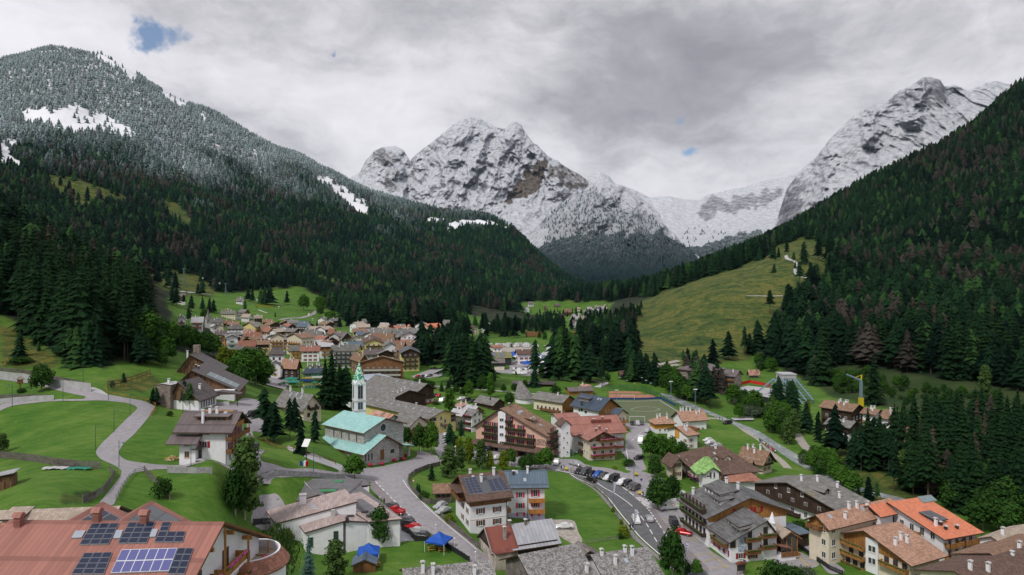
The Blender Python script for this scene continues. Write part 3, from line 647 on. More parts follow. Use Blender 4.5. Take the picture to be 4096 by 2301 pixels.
for nm,pts,wd,ds,mt in[
 ('road_marking',q(ZF,(1290,200),(1500,245),(1700,300),(1840,390),(1960,455),(2090,545)),.3,None,'road_paint'),
 ('road_marking',q(ZF,(2090,545),(2180,630),(2290,780),(2390,950),(2500,1090)),.26,(3,2.2),'road_paint'),
 ('road_marking',q(ZF,(1500,255),(1580,305),(1690,350),(1810,425),(1910,525),(2010,655),(2110,775),(2210,895),(2340,1015),(2470,1125),(2610,1225)),.3,None,'road_paint'),
 ('road_marking',q(ZF,(1870,322),(1990,362),(2105,440),(2215,528),(2305,622),(2405,762),(2475,872),(2600,1036)),.35,(1.2,.9),'road_paint'),
 ('road_marking',q(ZC,(1550,330),(1640,425),(1780,565),(1930,705),(2060,830)),.28,(1.6,1.2),'road_paint'),
 ('road_marking',q(ZC,(1835,315),(1890,400),(2040,555),(2200,700),(2400,870),(2600,1040)),.25,None,'road_paint'),
 ('road_marking',q(ZL,(290,1255),(400,1150),(560,1010)),.3,(1,.8),'road_paint'),
 ('road_marking',q(ZL,(300,1270),(330,1300),(480,1330)),.4,None,'road_paint'),
 ('road_marking',q(ZL,(300,1290),(320,1400)),.3,None,'road_paint'),
 ('bay_marking',q(ZG,(455,1040),(600,1175)),.2,None,'yellow_paint'),('bay_marking',q(ZG,(700,1262),(845,1388)),.2,None,'yellow_paint'),
 ('bay_marking',q(ZG,(570,1285),(705,1272)),.16,None,'yellow_paint'),('bay_marking',q(ZG,(630,1335),(750,1320)),.16,None,'yellow_paint'),('bay_marking',q(ZG,(700,1395),(840,1385)),.16,None,'yellow_paint'),
 ('bay_marking',q(ZG,(500,1155),(590,1150)),.16,None,'yellow_paint'),('bay_marking',q(ZG,(300,995),(365,990)),.16,None,'yellow_paint'),('bay_marking',q(ZG,(360,1080),(470,1075)),.16,None,'yellow_paint'),
 ('bay_marking',q(ZG,(1400,1258),(1510,1378)),.2,None,'yellow_paint'),('bay_marking',q(ZG,(1430,1310),(1545,1320)),.16,None,'yellow_paint'),('bay_marking',q(ZG,(1490,1372),(1590,1350)),.16,None,'yellow_paint'),('bay_marking',q(ZG,(1395,1285),(1480,1275)),.16,None,'yellow_paint'),
 ('pitch_marking',q(ZL,(130,735),(680,722)),.25,None,'road_paint'),('pitch_marking',q(ZL,(680,722),(940,880)),.25,None,'road_paint'),
 ('pitch_marking',q(ZL,(360,820),(440,800),(520,796),(600,800),(670,818),(680,830),(620,845),(520,850),(400,845),(355,828)),.2,None,'road_paint'),
]:
 strip(nm,pts,wd,mt,.135 if mt=='road_paint' else .13,dash=ds)
for i in range(9):      # zebra crossing
 a,b=ZF(2195+i*13,500+i*13),ZF(2265+i*10,490+i*13)
 strip('crossing_marking',[a,b],.5,'road_paint',.15,n=1)
# ---- trees
def tree_material(name,dark,light,attr):
 """needles or leaves; attr: per-tree colour in the mesh (rgb) and snow load (alpha), otherwise the object's own random tone"""
 m,t=material(name)
 o=t.n('ShaderNodeTexCoord').outputs['Object'];geo=t.n('ShaderNodeNewGeometry')
 f=t.noise(geo.outputs['Position'],.9,4,.65)
 if attr:
  a=t.n('ShaderNodeAttribute',attribute_name='tint')
  c=t.mix(t.maprange(f,.3,.75),t.mix(1.0,a.outputs['Color'],(.55,.55,.55,1),'MULTIPLY'),t.mix(1.0,a.outputs['Color'],(1.5,1.5,1.5,1),'MULTIPLY'))
  nz=t.n('ShaderNodeSeparateXYZ',inp={0:geo.outputs['Normal']}).outputs[2]
  f2=t.noise(geo.outputs['Position'],.35,3,.7)
  s=t.math('MULTIPLY',a.outputs['Alpha'],t.maprange(t.math('ADD',f2,t.math('MULTIPLY',nz,.25)),.48,.80))
  c=t.mix(s,c,(.44,.52,.55,1))
 else:
  r=t.n('ShaderNodeObjectInfo').outputs['Random']
  c=t.mix(t.math('ADD',t.math('MULTIPLY',t.maprange(f,.25,.75),.65),t.math('MULTIPLY',r,.4)),(*dark,1),(*light,1))
 finish(t,c,.9,None,spec=.04)
 return m
tree_material('needles',(.0035,.012,.0065),(.018,.048,.015),False)
tree_material('needles_blue',(.03,.07,.06),(.08,.15,.125),False)
tree_material('needles_brown',(.04,.034,.024),(.085,.065,.045),False)
tree_material('forest_needles',(0,0,0),(0,0,0),True)
tree_material('leaves_green',(.016,.055,.008),(.070,.160,.022),False)
tree_material('leaves_dark',(.010,.034,.008),(.042,.100,.018),False)
tree_material('leaves_yellow',(.06,.10,.008),(.16,.20,.02),False)
tree_material('leaves_birch',(.024,.058,.014),(.085,.145,.04),False)
tree_material('leaves_grey',(.035,.06,.035),(.10,.13,.08),False)
plain('bark',(.10,.075,.055),.9,.3,4);plain('bark_birch',(.45,.43,.40),.8,.4,5);plain('bark_grey',(.2,.18,.16),.9,.3,4)

def tpl_spruce(rng,layers,sides,base,taper=1.0,rad=.17):
 """simple layered spruce of height 1: vertices and triangles"""
 V,T=[],[]
 for k in range(layers):
  t0=base+(1-base)*(k/layers);t1=min(1.0,base+(1-base)*((k+1.75)/layers))
  if k==layers-1:t1=1.0
  r=rad*(1-(t0-base)/(1-base))**taper*rng.uniform(.85,1.15)+.012
  b=len(V);off=rng.uniform(0,6.28);ox,oy=rng.uniform(-.012,.012,2)
  V.append((ox,oy,t1))
  for i in range(sides):
   a=off+6.283*i/sides;rr=r*(1.15 if i%2 else .62)*rng.uniform(.8,1.2)
   V.append((ox+math.cos(a)*rr,oy+math.sin(a)*rr,t0+(-.022 if i%2 else .018)*rng.uniform(.5,1.4)))
  for i in range(sides):T.append((b,b+1+i,b+1+(i+1)%sides))
 if base>.1:
  b=len(V)
  for z,rr in((-.04,.011),(base+.15,.006)):
   for i in range(3):V.append((math.cos(i*2.09)*rr,math.sin(i*2.09)*rr,z))
  for i in range(3):
   j=(i+1)%3;T+=[(b+i,b+j,b+3+j),(b+i,b+3+j,b+3+i)]
 return np.array(V),np.array(T),(0 if base<=.1 else 6)
_r=np.random.default_rng(5)
TPL_FAR=[tpl_spruce(_r,3,6,.02,.8,r_)for r_ in(.2,.24,.27,.18)]
TPL_MID=[tpl_spruce(_r,6,8,b,tp,r_)for b,tp,r_ in((.03,.8,.2),(.05,.65,.17),(.15,.7,.2),(.25,.6,.16),(.1,.9,.24))]
TPL_NEAR=[tpl_spruce(_r,9,10,b,tp,r_)for b,tp,r_ in((.03,.8,.19),(.1,.65,.16),(.2,.7,.18),(.34,.6,.15),(.42,.55,.14),(.15,.9,.22))]

def spruce_meshes(i,rng,base,rad,needles,taper=.8,dens=1.0):
 """detailed spruce of height 1: crown of drooping boughs in whorls, tapered trunk"""
 c=MB();nl=int(17*dens)
 prof=lambda t:rad*(1-t)**taper*(1.0 if t>.06 else .75)+.008
 c.lathe([(prof(0)*.45,base+.02),(prof(.4)*.42,base+(1-base)*.4),(prof(.75)*.42,base+(1-base)*.75),(0,.985)],7)
 for k in range(nl):
  t=(k+rng.uniform(-.3,.3))/nl;t=max(0,t);z=base+(1-base)*t
  r=prof(t);nb=max(5,int(10-5*t));off=rng.uniform(0,6.28)
  for j in range(nb):
   a=off+6.283*(j+rng.uniform(-.25,.25))/nb;L=r*rng.uniform(.72,1.28);wd=r*rng.uniform(.20,.34)+.006
   zz=z+rng.uniform(-.012,.012);dz=-L*rng.uniform(.12,.5)+(.25*L if t>.8 else 0)
   ca,sa=math.cos(a),math.sin(a)
   P0=Vector((ca*r*.12,sa*r*.12,zz+.02));P1=Vector((ca*L,sa*L,zz+dz));M_=(P0*.42+P1*.58)+Vector((0,0,.018*(1-t)))
   s1=M_+Vector((-sa*wd,ca*wd,-wd*.45));s2=M_+Vector((sa*wd,-ca*wd,-wd*.45))
   c.face([P0,s1,M_]);c.face([P0,M_,s2]);c.face([M_,s1,P1]);c.face([M_,P1,s2])
   for sgn in(1,-1):       # side twigs hang from the bough
    e=M_+Vector((-sa*wd*1.5*sgn+ca*L*.18,ca*wd*1.5*sgn+sa*L*.18,-wd*.9));c.face([M_,s1 if sgn>0 else s2,e])
 c.face([(-.006,0,.95),(.006,0,.95),(0,0,1.02)])
 t_=MB().tube((0,0,-.05),(0,0,base+.3),.014,.008,7)
 return c.mesh('crown',needles),t_.mesh('trunk','bark')
SPRUCE=[spruce_meshes(i,random,b,r,'needles',tp)for i,(b,r,tp)in enumerate([(.03,.22,.8),(.05,.19,.72),(.04,.25,.9),(.12,.18,.68),(.22,.17,.62),(.3,.16,.6)])]
SPRUCE_BROWN=[spruce_meshes(9,random,.12,.12,'needles_brown',.7,.7)]
SPRUCE_BLUE=[spruce_meshes(8,random,.02,.22,'needles_blue',.8)]

def leafy_meshes(rng,blobs,leaf,n,mat_,trunk_r,trunk_h,bark='bark_grey',limbs=5,droop=0.0):
 """crown of leaf clusters scattered through overlapping lumps [(x,y,z,rx,rz)], height about 1"""
 c=MB()
 for k in range(n):
  x,y,z,rx,rz=blobs[int(rng.random()**1.0*len(blobs))%len(blobs)]
  u=rng.uniform(-1,1);a=rng.uniform(0,6.283);s=math.sqrt(1-u*u);rr=rng.random()**.33*rng.uniform(.75,1.12)
  p=Vector((x+math.cos(a)*s*rx*rr,y+math.sin(a)*s*rx*rr,z+u*rz*rr))
  nrm_=(Vector((math.cos(a)*s,math.sin(a)*s,u*.8+.25))+Vector((rng.uniform(-1,1),rng.uniform(-1,1),rng.uniform(-1,1)))*.75).normalized()
  t1=nrm_.orthogonal().normalized();t2=nrm_.cross(t1)
  if droop:t1=Vector((rng.uniform(-.3,.3),rng.uniform(-.3,.3),-1)).normalized();t2=Vector((math.sin(a),-math.cos(a),0))
  l=leaf*rng.uniform(.55,1.35);w_=l*rng.uniform(.5,.8)*(.5 if droop else 1)
  c.face([p-t1*l*(1+droop),p-t2*w_,p+t1*l*.8,p+t2*w_])
 t_=MB();t_.tube((0,0,-.05),(0,0,trunk_h),trunk_r,trunk_r*.7,7)
 t_.tube((0,0,trunk_h),(.01,0,trunk_h+.4),trunk_r*.7,trunk_r*.15,6)
 for i in range(limbs):
  b=blobs[i%len(blobs)];t_.tube((0,0,trunk_h*rng.uniform(.75,1.1)),(b[0]*.8,b[1]*.8,b[2]),trunk_r*.5,trunk_r*.12,5)
 return c.mesh('crown',mat_),t_.mesh('trunk',bark)
def lumps(rng,n,r,z0,z1,lr,egg=.5):
 o=[]
 for i in range(n):
  t=(i+.5)/n;z=z0+(z1-z0)*t;R_=r*(math.sin(math.pi*min(1,.12+.88*t)**(1/(1+egg))))**.7
  a=i*2.4+rng.uniform(-.5,.5);o.append((math.cos(a)*R_*.6,math.sin(a)*R_*.6,z,lr*rng.uniform(.8,1.25),lr*rng.uniform(.7,1.05)))
 return o
rg=random.Random(3)
LEAFY={
 'round':[leafy_meshes(rg,lumps(rg,12,.32,.34,.88,.2),.045,2300,'leaves_green',.022,.3)for i in range(3)],
 'maple':[leafy_meshes(rg,lumps(rg,12,.36,.32,.88,.22),.045,2400,'leaves_dark',.026,.3)for i in range(3)],
 'tall':[leafy_meshes(rg,lumps(rg,14,.24,.16,.92,.16),.038,2400,'leaves_green',.018,.2)for i in range(3)],
 'birch':[leafy_meshes(rg,lumps(rg,14,.17,.15,.95,.12),.030,2100,'leaves_birch',.012,.4,'bark_birch',7)for i in range(2)],
 'yellow':[leafy_meshes(rg,lumps(rg,12,.28,.2,.9,.2),.042,2000,'leaves_yellow',.02,.25)],
 'willow':[leafy_meshes(rg,lumps(rg,12,.42,.3,.86,.24),.034,2500,'leaves_birch',.02,.3,'bark_grey',5,.9)],
 'bush':[leafy_meshes(rg,lumps(rg,8,.5,.25,.75,.34),.06,1100,'leaves_dark',.02,.1,'bark',3)for i in range(2)],
 'greybush':[leafy_meshes(rg,lumps(rg,8,.5,.25,.75,.34),.06,1100,'leaves_grey',.02,.1,'bark',3)],
 'yellowbush':[leafy_meshes(rg,lumps(rg,7,.5,.25,.75,.34),.07,700,'leaves_yellow',.02,.1,'bark',3)],
 'larch':[leafy_meshes(rg,lumps(rg,12,.13,.25,.97,.09),.020,1700,'leaves_birch',.014,.5,'bark',4)],
 'grove':[leafy_meshes(rg,lumps(rg,14,.3,.25,.9,.19),.038,2400,'leaves_dark',.016,.35)for i in range(2)],
}
def plant(kind,pos,h,wide=1.0,label=None,cat='tree',group=None,name=None,rz=None):
 v={'spruce':SPRUCE,'brown':SPRUCE_BROWN,'blue':SPRUCE_BLUE}.get(kind)or LEAFY[kind]
 cm,tm=random.choice(v)
 nm=name or('spruce_tree' if kind in('spruce','brown','blue')else 'bush' if 'bush' in kind else 'birch_tree' if kind=='birch' else 'broadleaf_tree')
 e=empty(nm,pos,random.uniform(0,6.28)if rz is None else rz,label,cat,group);e.scale=(h*wide,h*wide,h)
 link(bpy.data.objects.new('crown',cm),e)
 if 'bush' not in nm:link(bpy.data.objects.new('trunk',tm),e)
 return e

CON=[]          # (X, Y, Z, height, group key, kind)
def forest_mask(X,Y):
 px=X/Y*FX+CX;Z=ground_z(X,Y);py=YH-(Z-CAMZ)*FX/Y
 rough,snowy,lawn=cover_of(px,py,Y,Z)
 return~(rough|snowy|lawn)|(snowy&(vnoise(X/9,Y/9,44)>.74))|(rough&(Y>900)&(px<2300)&(vnoise(X/9,Y/9,45)>.72)),px,py,Z
for d0,d1,sp in((250,420,6.4),(420,800,7.4),(800,1500,10.5),(1500,2400,12.5),(2400,4300,12.0)):
 xs=np.arange(-d1*.86,d1*.86,sp);ys=np.arange(d0*.98,d1,sp)
 X,Y=np.meshgrid(xs,ys);X=(X+RNG.uniform(-.46,.46,X.shape)*sp).ravel();Y=(Y+RNG.uniform(-.46,.46,Y.shape)*sp).ravel()
 ok=(Y>=d0)&(Y<d1)&(np.abs(X/Y)<.84);X,Y=X[ok],Y[ok]
 m,px,py,Z=forest_mask(X,Y)
 pm=py-9.0*FX/Y;al=np.zeros(len(X),bool)          # crowns must not stand in front of a clearing
 for pl_ in OPEN_ALPS[1:]+SNOW_GAPS:al|=inpoly(px,pm,pl_)
 m&=~(al&(vnoise(X/9,Y/9,46)<.7))&~((px>1880)&(px<2600)&(py>1190)&(Y<1500))
 dens=fbm(X/60,Y/60,3,31)
 m&=dens>.20
 hgt=np.clip(34-(Z-150)/60,18,34)*RNG.uniform(.45,1.12,len(X))**.9
 m&=~((px>590)&(px<1200)&(Y<1000))
 u=np.clip(((px-GXS[0])/8).astype(int),0,len(GXS)-1);v=np.clip(((np.log(Y)-GLD[0])/.0085).astype(int)-2,0,len(GLD)-1)
 top=YH-(Z+hgt-CAMZ)*FX/Y
 m&=(top<GTOP[u,v]+6)&(px>-500)&(px<4600)
 X,Y,Z,hgt,px=X[m],Y[m],Z[m],hgt[m],px[m]
 br=fbm(X/90,Z/90+Y/200,4,50)
 CON+=[(x,y,z,h,'left' if p<2300 else 'right','brown' if(b>.62 and random.random()<.45)or random.random()<.025 else 'spruce')for x,y,z,h,p,b in zip(X,Y,Z,hgt,px,br)]
def scatter(poly,n,h0,h1,key,kind='spruce',gap=3.0,brown=.05):
 """n trees on the ground shown inside a photo outline"""
 xs,ys=[p[0]for p in poly],[p[1]for p in poly];got=[]
 ws=[hit(*p)for p in poly];wp=[(w_.x,w_.y)for w_ in ws]
 x0,x1,y0,y1=min(p[0]for p in wp),max(p[0]for p in wp),min(p[1]for p in wp),max(p[1]for p in wp)
 for i in range(n*60):
  if len(got)>=n:break
  x,y=random.uniform(x0,x1),random.uniform(y0,y1)
  if not inpoly([x],[y],wp)[0]or any((x-a)**2+(y-b)**2<gap*gap for a,b in got):continue
  got.append((x,y))
 for x,y in got:
  CON.append((x,y,float(ground_z(x,y)),random.uniform(h0,h1),key,'brown' if random.random()<brown else kind))
def conifers(key,*items):
 for x,y,h in items:           # (x, y of the foot in the photo, height in photo pixels)
  p=hit(x,y);CON.append((p.x,p.y,p.z,h*p.y/FX,key,'spruce'))
scatter(q(ZM,(640,1260),(760,1120),(1000,1180),(1200,1060),(1500,1010),(2300,1000),(2500,1200),(2200,1447),(1500,1447),(1250,1400),(1000,1330),(700,1360)),95,17,27,'river',gap=3.2,brown=.06)
scatter(q(ZH,(1150,430),(1700,380),(2650,450),(2650,800),(1900,640),(1500,520)),26,15,24,'river',gap=5)
scatter(q(ZL,(960,560),(1200,530),(1480,560),(1440,760),(1250,830),(1050,700)),16,14,24,'bank',gap=3.5,brown=.25)
scatter(q(ZL,(1920,830),(2250,850),(2240,930),(2000,900)),9,14,20,'bank2',gap=3)
scatter(q(ZL,(310,470),(560,470),(640,540),(330,510)),14,10,20,'court',gap=3)
scatter(q(ZE,(760,200),(1120,215),(1140,260),(1000,270),(780,240)),26,24,32,'parkclump',gap=3.4,brown=0)
scatter(q(ZK,(1150,1290),(1500,1290),(1470,1350),(1180,1340)),15,24,33,'parkclump2',gap=3.4,brown=0)
scatter(q(ZK,(1480,1130),(2250,1120),(2330,1000),(2350,1050),(2250,1210),(1900,1200),(1500,1200)),34,20,32,'parkedge',gap=4,brown=.06)
scatter(q(ZJ,(1560,1050),(1990,1090),(1960,1130),(1560,1130)),16,20,30,'townclump',gap=3.6,brown=0)
scatter(q(ZJ,(1900,760),(2250,740),(2450,800),(2100,900),(1900,830)),10,18,26,'townclump',gap=5,brown=0)
scatter(q(ZJ,(1900,620),(2532,620),(2532,740),(2200,760)),16,18,26,'townclump',gap=6,brown=0)
scatter(q(ZK,(250,640),(640,680),(640,760),(240,740)),12,18,26,'camp',gap=6,brown=0)
scatter(q(ZK,(200,690),(760,680),(1250,690),(1250,640),(1700,640),(1700,560),(1330,560),(1200,480),(600,560),(250,600)),230,9,15,'alba',gap=5,brown=.05)
scatter(q(ZK,(650,340),(1250,330),(1500,300),(1600,380),(1600,480),(1250,460),(700,470)),45,8,12,'alba',gap=9,brown=.03)
scatter(q(ZK,(1580,560),(1600,480),(2100,420),(2480,370),(2300,560),(2150,640),(2100,700),(1600,700)),130,12,18,'rightfoot',gap=6,brown=.12)
scatter(q(ZK,(1650,740),(2330,740),(2330,900),(1700,900)),14,20,28,'parkedge',gap=7,brown=.05)
conifers('church',*[(*ZD(*p),h)for p,h in[((1755,700),250),((1690,690),215),((1830,690),190),((1890,700),180),((1930,640),130)]])
conifers('firs',*[(*ZD(*p),h)for p,h in[((1100,905),180),((1195,1010),170),((1350,990),175),((1400,900),140),((1455,1120),160),((1590,1010),135),((1130,1000),120)]])
conifers('school',*[(*ZD(*p),h)for p,h in[((330,690),122),((385,700),115),((30,640),70),((65,660),80)]])
conifers('meadow',*[(*ZO(*p),h)for p,h in[((285,815),110),((560,740),45),((1120,965),170),((1010,930),150),((1250,960),190),((1400,945),165),((1330,900),180),((860,800),160),((760,760),150),((1790,1250),60),((2060,935),150),((1980,900),130)]])
conifers('hotel',*[(*ZE(*p),h)for p,h in[((770,870),100),((890,830),100),((585,1215),72),((455,1360),50),((1188,470),48),((685,300),42),((755,290),45)]])
conifers('slope',*[(*ZN(*p),h)for p,h in[((955,460),40),((1145,345),38),((1200,600),105),((1310,615),110),((1350,605),95),((1245,380),95),((1385,340),95),((1080,260),55),((915,860),100),((965,345),28),((1000,335),50),((945,320),70),((1160,420),30),
     ((515,1300),120),((365,1330),100),((670,1260),120),((800,1240),140),((915,1240),120),((1030,1230),140),((1160,1210),150),((720,1250),90),((120,1370),80),((205,1370),75),((80,1340),60)]])
conifers('slope',*[(*ZL(*p),h)for p,h in[((1240,400),60),((560,480),65),((760,420),55),((700,480),28),((1310,560),75),((1380,600),90)]])
conifers('riverside',*[(*ZH(*p),h)for p,h in[((965,555),115),((1055,540),90),((860,470),45)]])
conifers('riverside',*[(*ZM(*p),h)for p,h in[((175,1010),130),((60,920),130),((335,1130),210),((590,1290),200),((520,1260),170),((440,1110),90)]])
conifers('green',*[(*ZI(*p),h)for p,h in[((310,280),50),((420,350),68),((580,340),60),((680,360),62),((740,360),55),((1190,330),42),((1800,250),60),((1630,460),30),((2240,610),35),((2285,620),30),((380,560),75),((540,620),45),((1420,240),70),((1480,250),75),((1550,250),80),((1300,220),60),((1240,200),60),((200,280),80),((140,240),70)]])
conifers('green',*[(*ZJ(*p),h)for p,h in[((520,580),70),((680,580),45),((60,620),30),((480,560),60),((390,600),50),((560,560),60),((1200,990),50),((1460,1130),95),((1640,1130),100)]])
conifers('park',*[(*ZK(*p),h)for p,h in[((870,1280),150),((860,1440),90),((1100,1290),60),((240,1440),90),((1840,1440),125),((1660,1370),160),((1330,790),60),((1550,1130),70),((2380,1330),75),((2320,1330),60),((2490,1340),60)]])

CON_A=np.array([(c[0],c[1],c[2],c[3])for c in CON])
_px=CON_A[:,0]/CON_A[:,1]*FX+CX;_py=YH-(CON_A[:,2]-CAMZ)*FX/CON_A[:,1];_sz=CON_A[:,3]*FX/CON_A[:,1]
_vis=(_px>-60)&(_px<4156)&(_py-_sz<2301)
order=np.argsort(-_sz*_vis)
SINGLE=set(order[:300].tolist())
LAB={
 'left':('dark spruce packed in the steep wood above the left meadow','spruces of the left hillside wood'),
 'right':('tall dark spruce low on the shaded right hillside wood','spruces of the right hillside wood'),
 'river':('dark spruce in the wood beyond the river behind the orange roof','spruces of the riverside wood'),
 'bank':('ragged spruce on the river bank before the brown gabled hotel','spruces before the brown gabled hotel'),
 'bank2':('dark spruce beneath the bare steel roof frame','spruces below the steel frame'),
 'court':('slim dark spruce behind the tennis courts','spruces behind the tennis courts'),
 'parkclump':('tall dark spruce in the dense clump beyond the park trees','spruces of the dense park clump'),
 'parkclump2':('tall spruce in the clump beside the event car park','spruces beside the event car park'),
 'parkedge':('dark spruce along the foot of the cleared slope by the park','spruces along the park edge'),
 'townclump':('dark spruce among the roofs at the far end of town','spruces at the far end of town'),
 'camp':('dark spruce beside the camping ground','spruces by the camping ground'),
 'alba':('small spruce in the wood around the far hamlet','spruces round the far hamlet'),
 'rightfoot':('dark spruce at the lower end of the cleared slope','spruces at the lower end of the clearing'),
 'church':('very tall dark spruce right behind the church tower','tall spruces behind the bell tower'),
 'firs':('pointed spruce on the lawn between the white chalet and the church','spruces between white chalet and church'),
 'school':('dense conifer beside the stone tower of the dark roofed school','conifers beside the school'),
 'meadow':('broad dark spruce standing at the edge of the left meadow','spruces edging the left meadow'),
 'hotel':('pointed dark spruce near the pink hotel','spruces near the pink hotel'),
 'slope':('lone conifer standing on the open grassy slope','lone conifers on the cleared slope'),
 'riverside':('thin spruce on the grass beside the river','spruces on the river grass'),
 'green':('dark spruce on the green slope beside the old town','spruces on the green above town'),
 'park':('large spruce standing by itself on the park lawn','single spruces on the park lawn')}
for i in order[:300]:
 x,y,z,h,key,kind=CON[i];l,g=LAB[key]
 plant(kind,(x,y,z-.3),h,random.uniform(.85,1.2),('brown dying '+l if kind=='brown' else l),'tree',g)

def merge(tpl_sets,sel,rng):
 """many trees in one mesh (the mass of forest that nobody could count)"""
 VV,TT,CC,base=[],[],[],0
 tidx=rng.integers(0,len(tpl_sets),len(sel))
 for k,(V,T,nt)in enumerate(tpl_sets):
  A=CON_A[sel[tidx==k]];n=len(A)
  if not n:continue
  kinds=np.array([CON[i][5]=='brown' for i in sel[tidx==k]])
  a=rng.uniform(0,6.28,n);ca,sa=np.cos(a)[:,None],np.sin(a)[:,None];h=A[:,3:4];wd=h*rng.uniform(.95,1.65,(n,1))
  X=A[:,0:1]+(V[:,0]*ca-V[:,1]*sa)*wd;Y=A[:,1:2]+(V[:,0]*sa+V[:,1]*ca)*wd;Z=A[:,2:3]-.4+V[:,2]*h
  VV.append(np.stack([X,Y,Z],-1).reshape(-1,3));TT.append((T[None]+(np.arange(n)*len(V))[:,None,None]).reshape(-1,3)+base);base+=n*len(V)
  f=rng.random((n,1))**1.6;lum=(fbm(A[:,0]/130,A[:,1]/130,4,77)[:,None]-.5)*2.0+.45
  c0,c1=np.array([.0022,.0085,.0055]),np.array([.012,.036,.014])
  col=c0+(c1-c0)*np.clip(f*.9+lum*.55-.12,0,1.7)
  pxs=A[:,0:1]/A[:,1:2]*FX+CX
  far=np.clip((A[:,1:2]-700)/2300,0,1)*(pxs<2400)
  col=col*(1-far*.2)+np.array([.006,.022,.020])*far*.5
  larch=(rng.random((n,1))<.10);col=np.where(larch,np.array([.026,.066,.018]),col)
  col=np.where(kinds[:,None],np.array([.042,.038,.031])*rng.uniform(.6,1.2,(n,1)),col)
  snow=np.clip((A[:,2:3]-330+(fbm(A[:,0]/220,A[:,1]/220,3,5)[:,None]-.5)*330+rng.uniform(-60,60,(n,1)))/260,0,.95)*(pxs<2480)*rng.uniform(.45,1.0,(n,1))
  col=col+np.array([.018,.030,.034])*snow
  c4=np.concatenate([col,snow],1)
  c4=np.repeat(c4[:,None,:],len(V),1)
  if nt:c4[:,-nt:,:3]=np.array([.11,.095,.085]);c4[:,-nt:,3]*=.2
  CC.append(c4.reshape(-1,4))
 return np.concatenate(VV),np.concatenate(TT),np.concatenate(CC)
rest=np.array([i for i in range(len(CON))if i not in SINGLE])
dist=CON_A[rest,1];rr_=np.random.default_rng(8);parts_=[]
for tp,lo,hi in((TPL_NEAR,0,900),(TPL_MID,900,1900),(TPL_FAR,1900,1e9)):
 s_=rest[(dist>=lo)&(dist<hi)]
 if len(s_):parts_.append(merge(tp,s_,rr_))
CON_FAR=[]
for key in MTN:
 V,px,py,c=MTN[key]
 g=c[...,1];n=int({'mountain2':9000,'mountain3':8000,'mountain4':3000}.get(key,0))
 if not n:continue
 w_=(g**1.5*(np.abs(np.gradient(px)[1])*np.abs(np.gradient(py)[0]))).ravel();w_/=w_.sum()
 idx=rr_.choice(len(w_),n,p=w_);pv=V.reshape(-1,3)[idx]+np.concatenate([rr_.uniform(-9,9,(n,2)),np.zeros((n,1))],1)
 CON_FAR.append(np.concatenate([pv,rr_.uniform(13,26,(n,1))*(pv[:,1:2]/4800),np.clip((620-pv[:,2:3])/560,0,1)],1))
CON_FAR=np.concatenate(CON_FAR)
VV,TT,CC,base=[],[],[],0
for V,T,nt in TPL_FAR:
 A=CON_FAR[rr_.random(len(CON_FAR))<.25];n=len(A);a=rr_.uniform(0,6.28,(n,1));h=A[:,3:4]
 VV.append(np.stack([A[:,0:1]+(V[:,0]*np.cos(a)-V[:,1]*np.sin(a))*h*1.3,A[:,1:2]+(V[:,0]*np.sin(a)+V[:,1]*np.cos(a))*h*1.3,A[:,2:3]-2+V[:,2]*h],-1).reshape(-1,3))
 TT.append((T[None]+(np.arange(n)*len(V))[:,None,None]).reshape(-1,3)+base);base+=n*len(V)
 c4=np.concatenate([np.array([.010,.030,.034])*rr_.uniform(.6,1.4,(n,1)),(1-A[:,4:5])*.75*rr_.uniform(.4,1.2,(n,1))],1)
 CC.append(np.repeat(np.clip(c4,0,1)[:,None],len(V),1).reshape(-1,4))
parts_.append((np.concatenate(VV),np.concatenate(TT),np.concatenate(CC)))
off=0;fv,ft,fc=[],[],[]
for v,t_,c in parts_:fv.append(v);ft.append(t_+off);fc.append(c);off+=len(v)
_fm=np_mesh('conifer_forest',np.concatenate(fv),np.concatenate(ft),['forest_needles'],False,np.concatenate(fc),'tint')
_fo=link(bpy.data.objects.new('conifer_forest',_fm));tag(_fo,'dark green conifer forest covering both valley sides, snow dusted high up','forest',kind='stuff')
print('TREES',len(CON),len(CON_FAR),'tris',sum(len(x)for x in ft))
# ---- building materials
plain('wall_white',(.80,.80,.83),.8,.06,.8,.08);plain('wall_cream',(.70,.63,.50),.8,.07,.8,.08);plain('wall_yellow',(.72,.62,.26),.8,.07,.8,.08)
plain('wall_pink',(.68,.43,.34),.8,.07,.8,.08);plain('wall_grey',(.50,.49,.48),.8,.1,.8,.08);plain('wall_greygreen',(.45,.46,.40),.8,.08,.8,.08)
plain('wall_orange',(.62,.30,.05),.8,.1,.8,.08);plain('wall_lilac',(.50,.48,.66),.8,.05,.8,.05);plain('wall_paleblue',(.3,.45,.6),.8,.05,.8,.05)
banded('stone_wall',(.40,.39,.37),.45,0,.35,.9,.3,rows=.3);banded('stone_brown',(.24,.20,.17),.45,0,.35,.9,.35,rows=.3)
plain('old_plaster',(.42,.37,.32),.95,.35,.6,.3)
banded('wood',(.20,.095,.04),.22,0,.45,.75,.35);banded('wood_dark',(.055,.034,.024),.22,0,.5,.8,.35);banded('wood_gold',(.36,.17,.05),.22,0,.4,.7,.3)
banded('wood_orange',(.50,.20,.05),.2,0,.35,.7,.22);banded('wood_grey',(.19,.17,.155),.3,1,.6,.9,.4)
banded('wood_weathered',(.16,.09,.05),.3,0,.4,.85,.6,stain=(.05,.035,.025))
banded('roof_brown_metal',(.155,.125,.125),.6,0,.55,.38,.15,.1,rows=4.2);banded('roof_darkbrown',(.095,.078,.076),.6,0,.45,.5,.18,.1,rows=2.4)
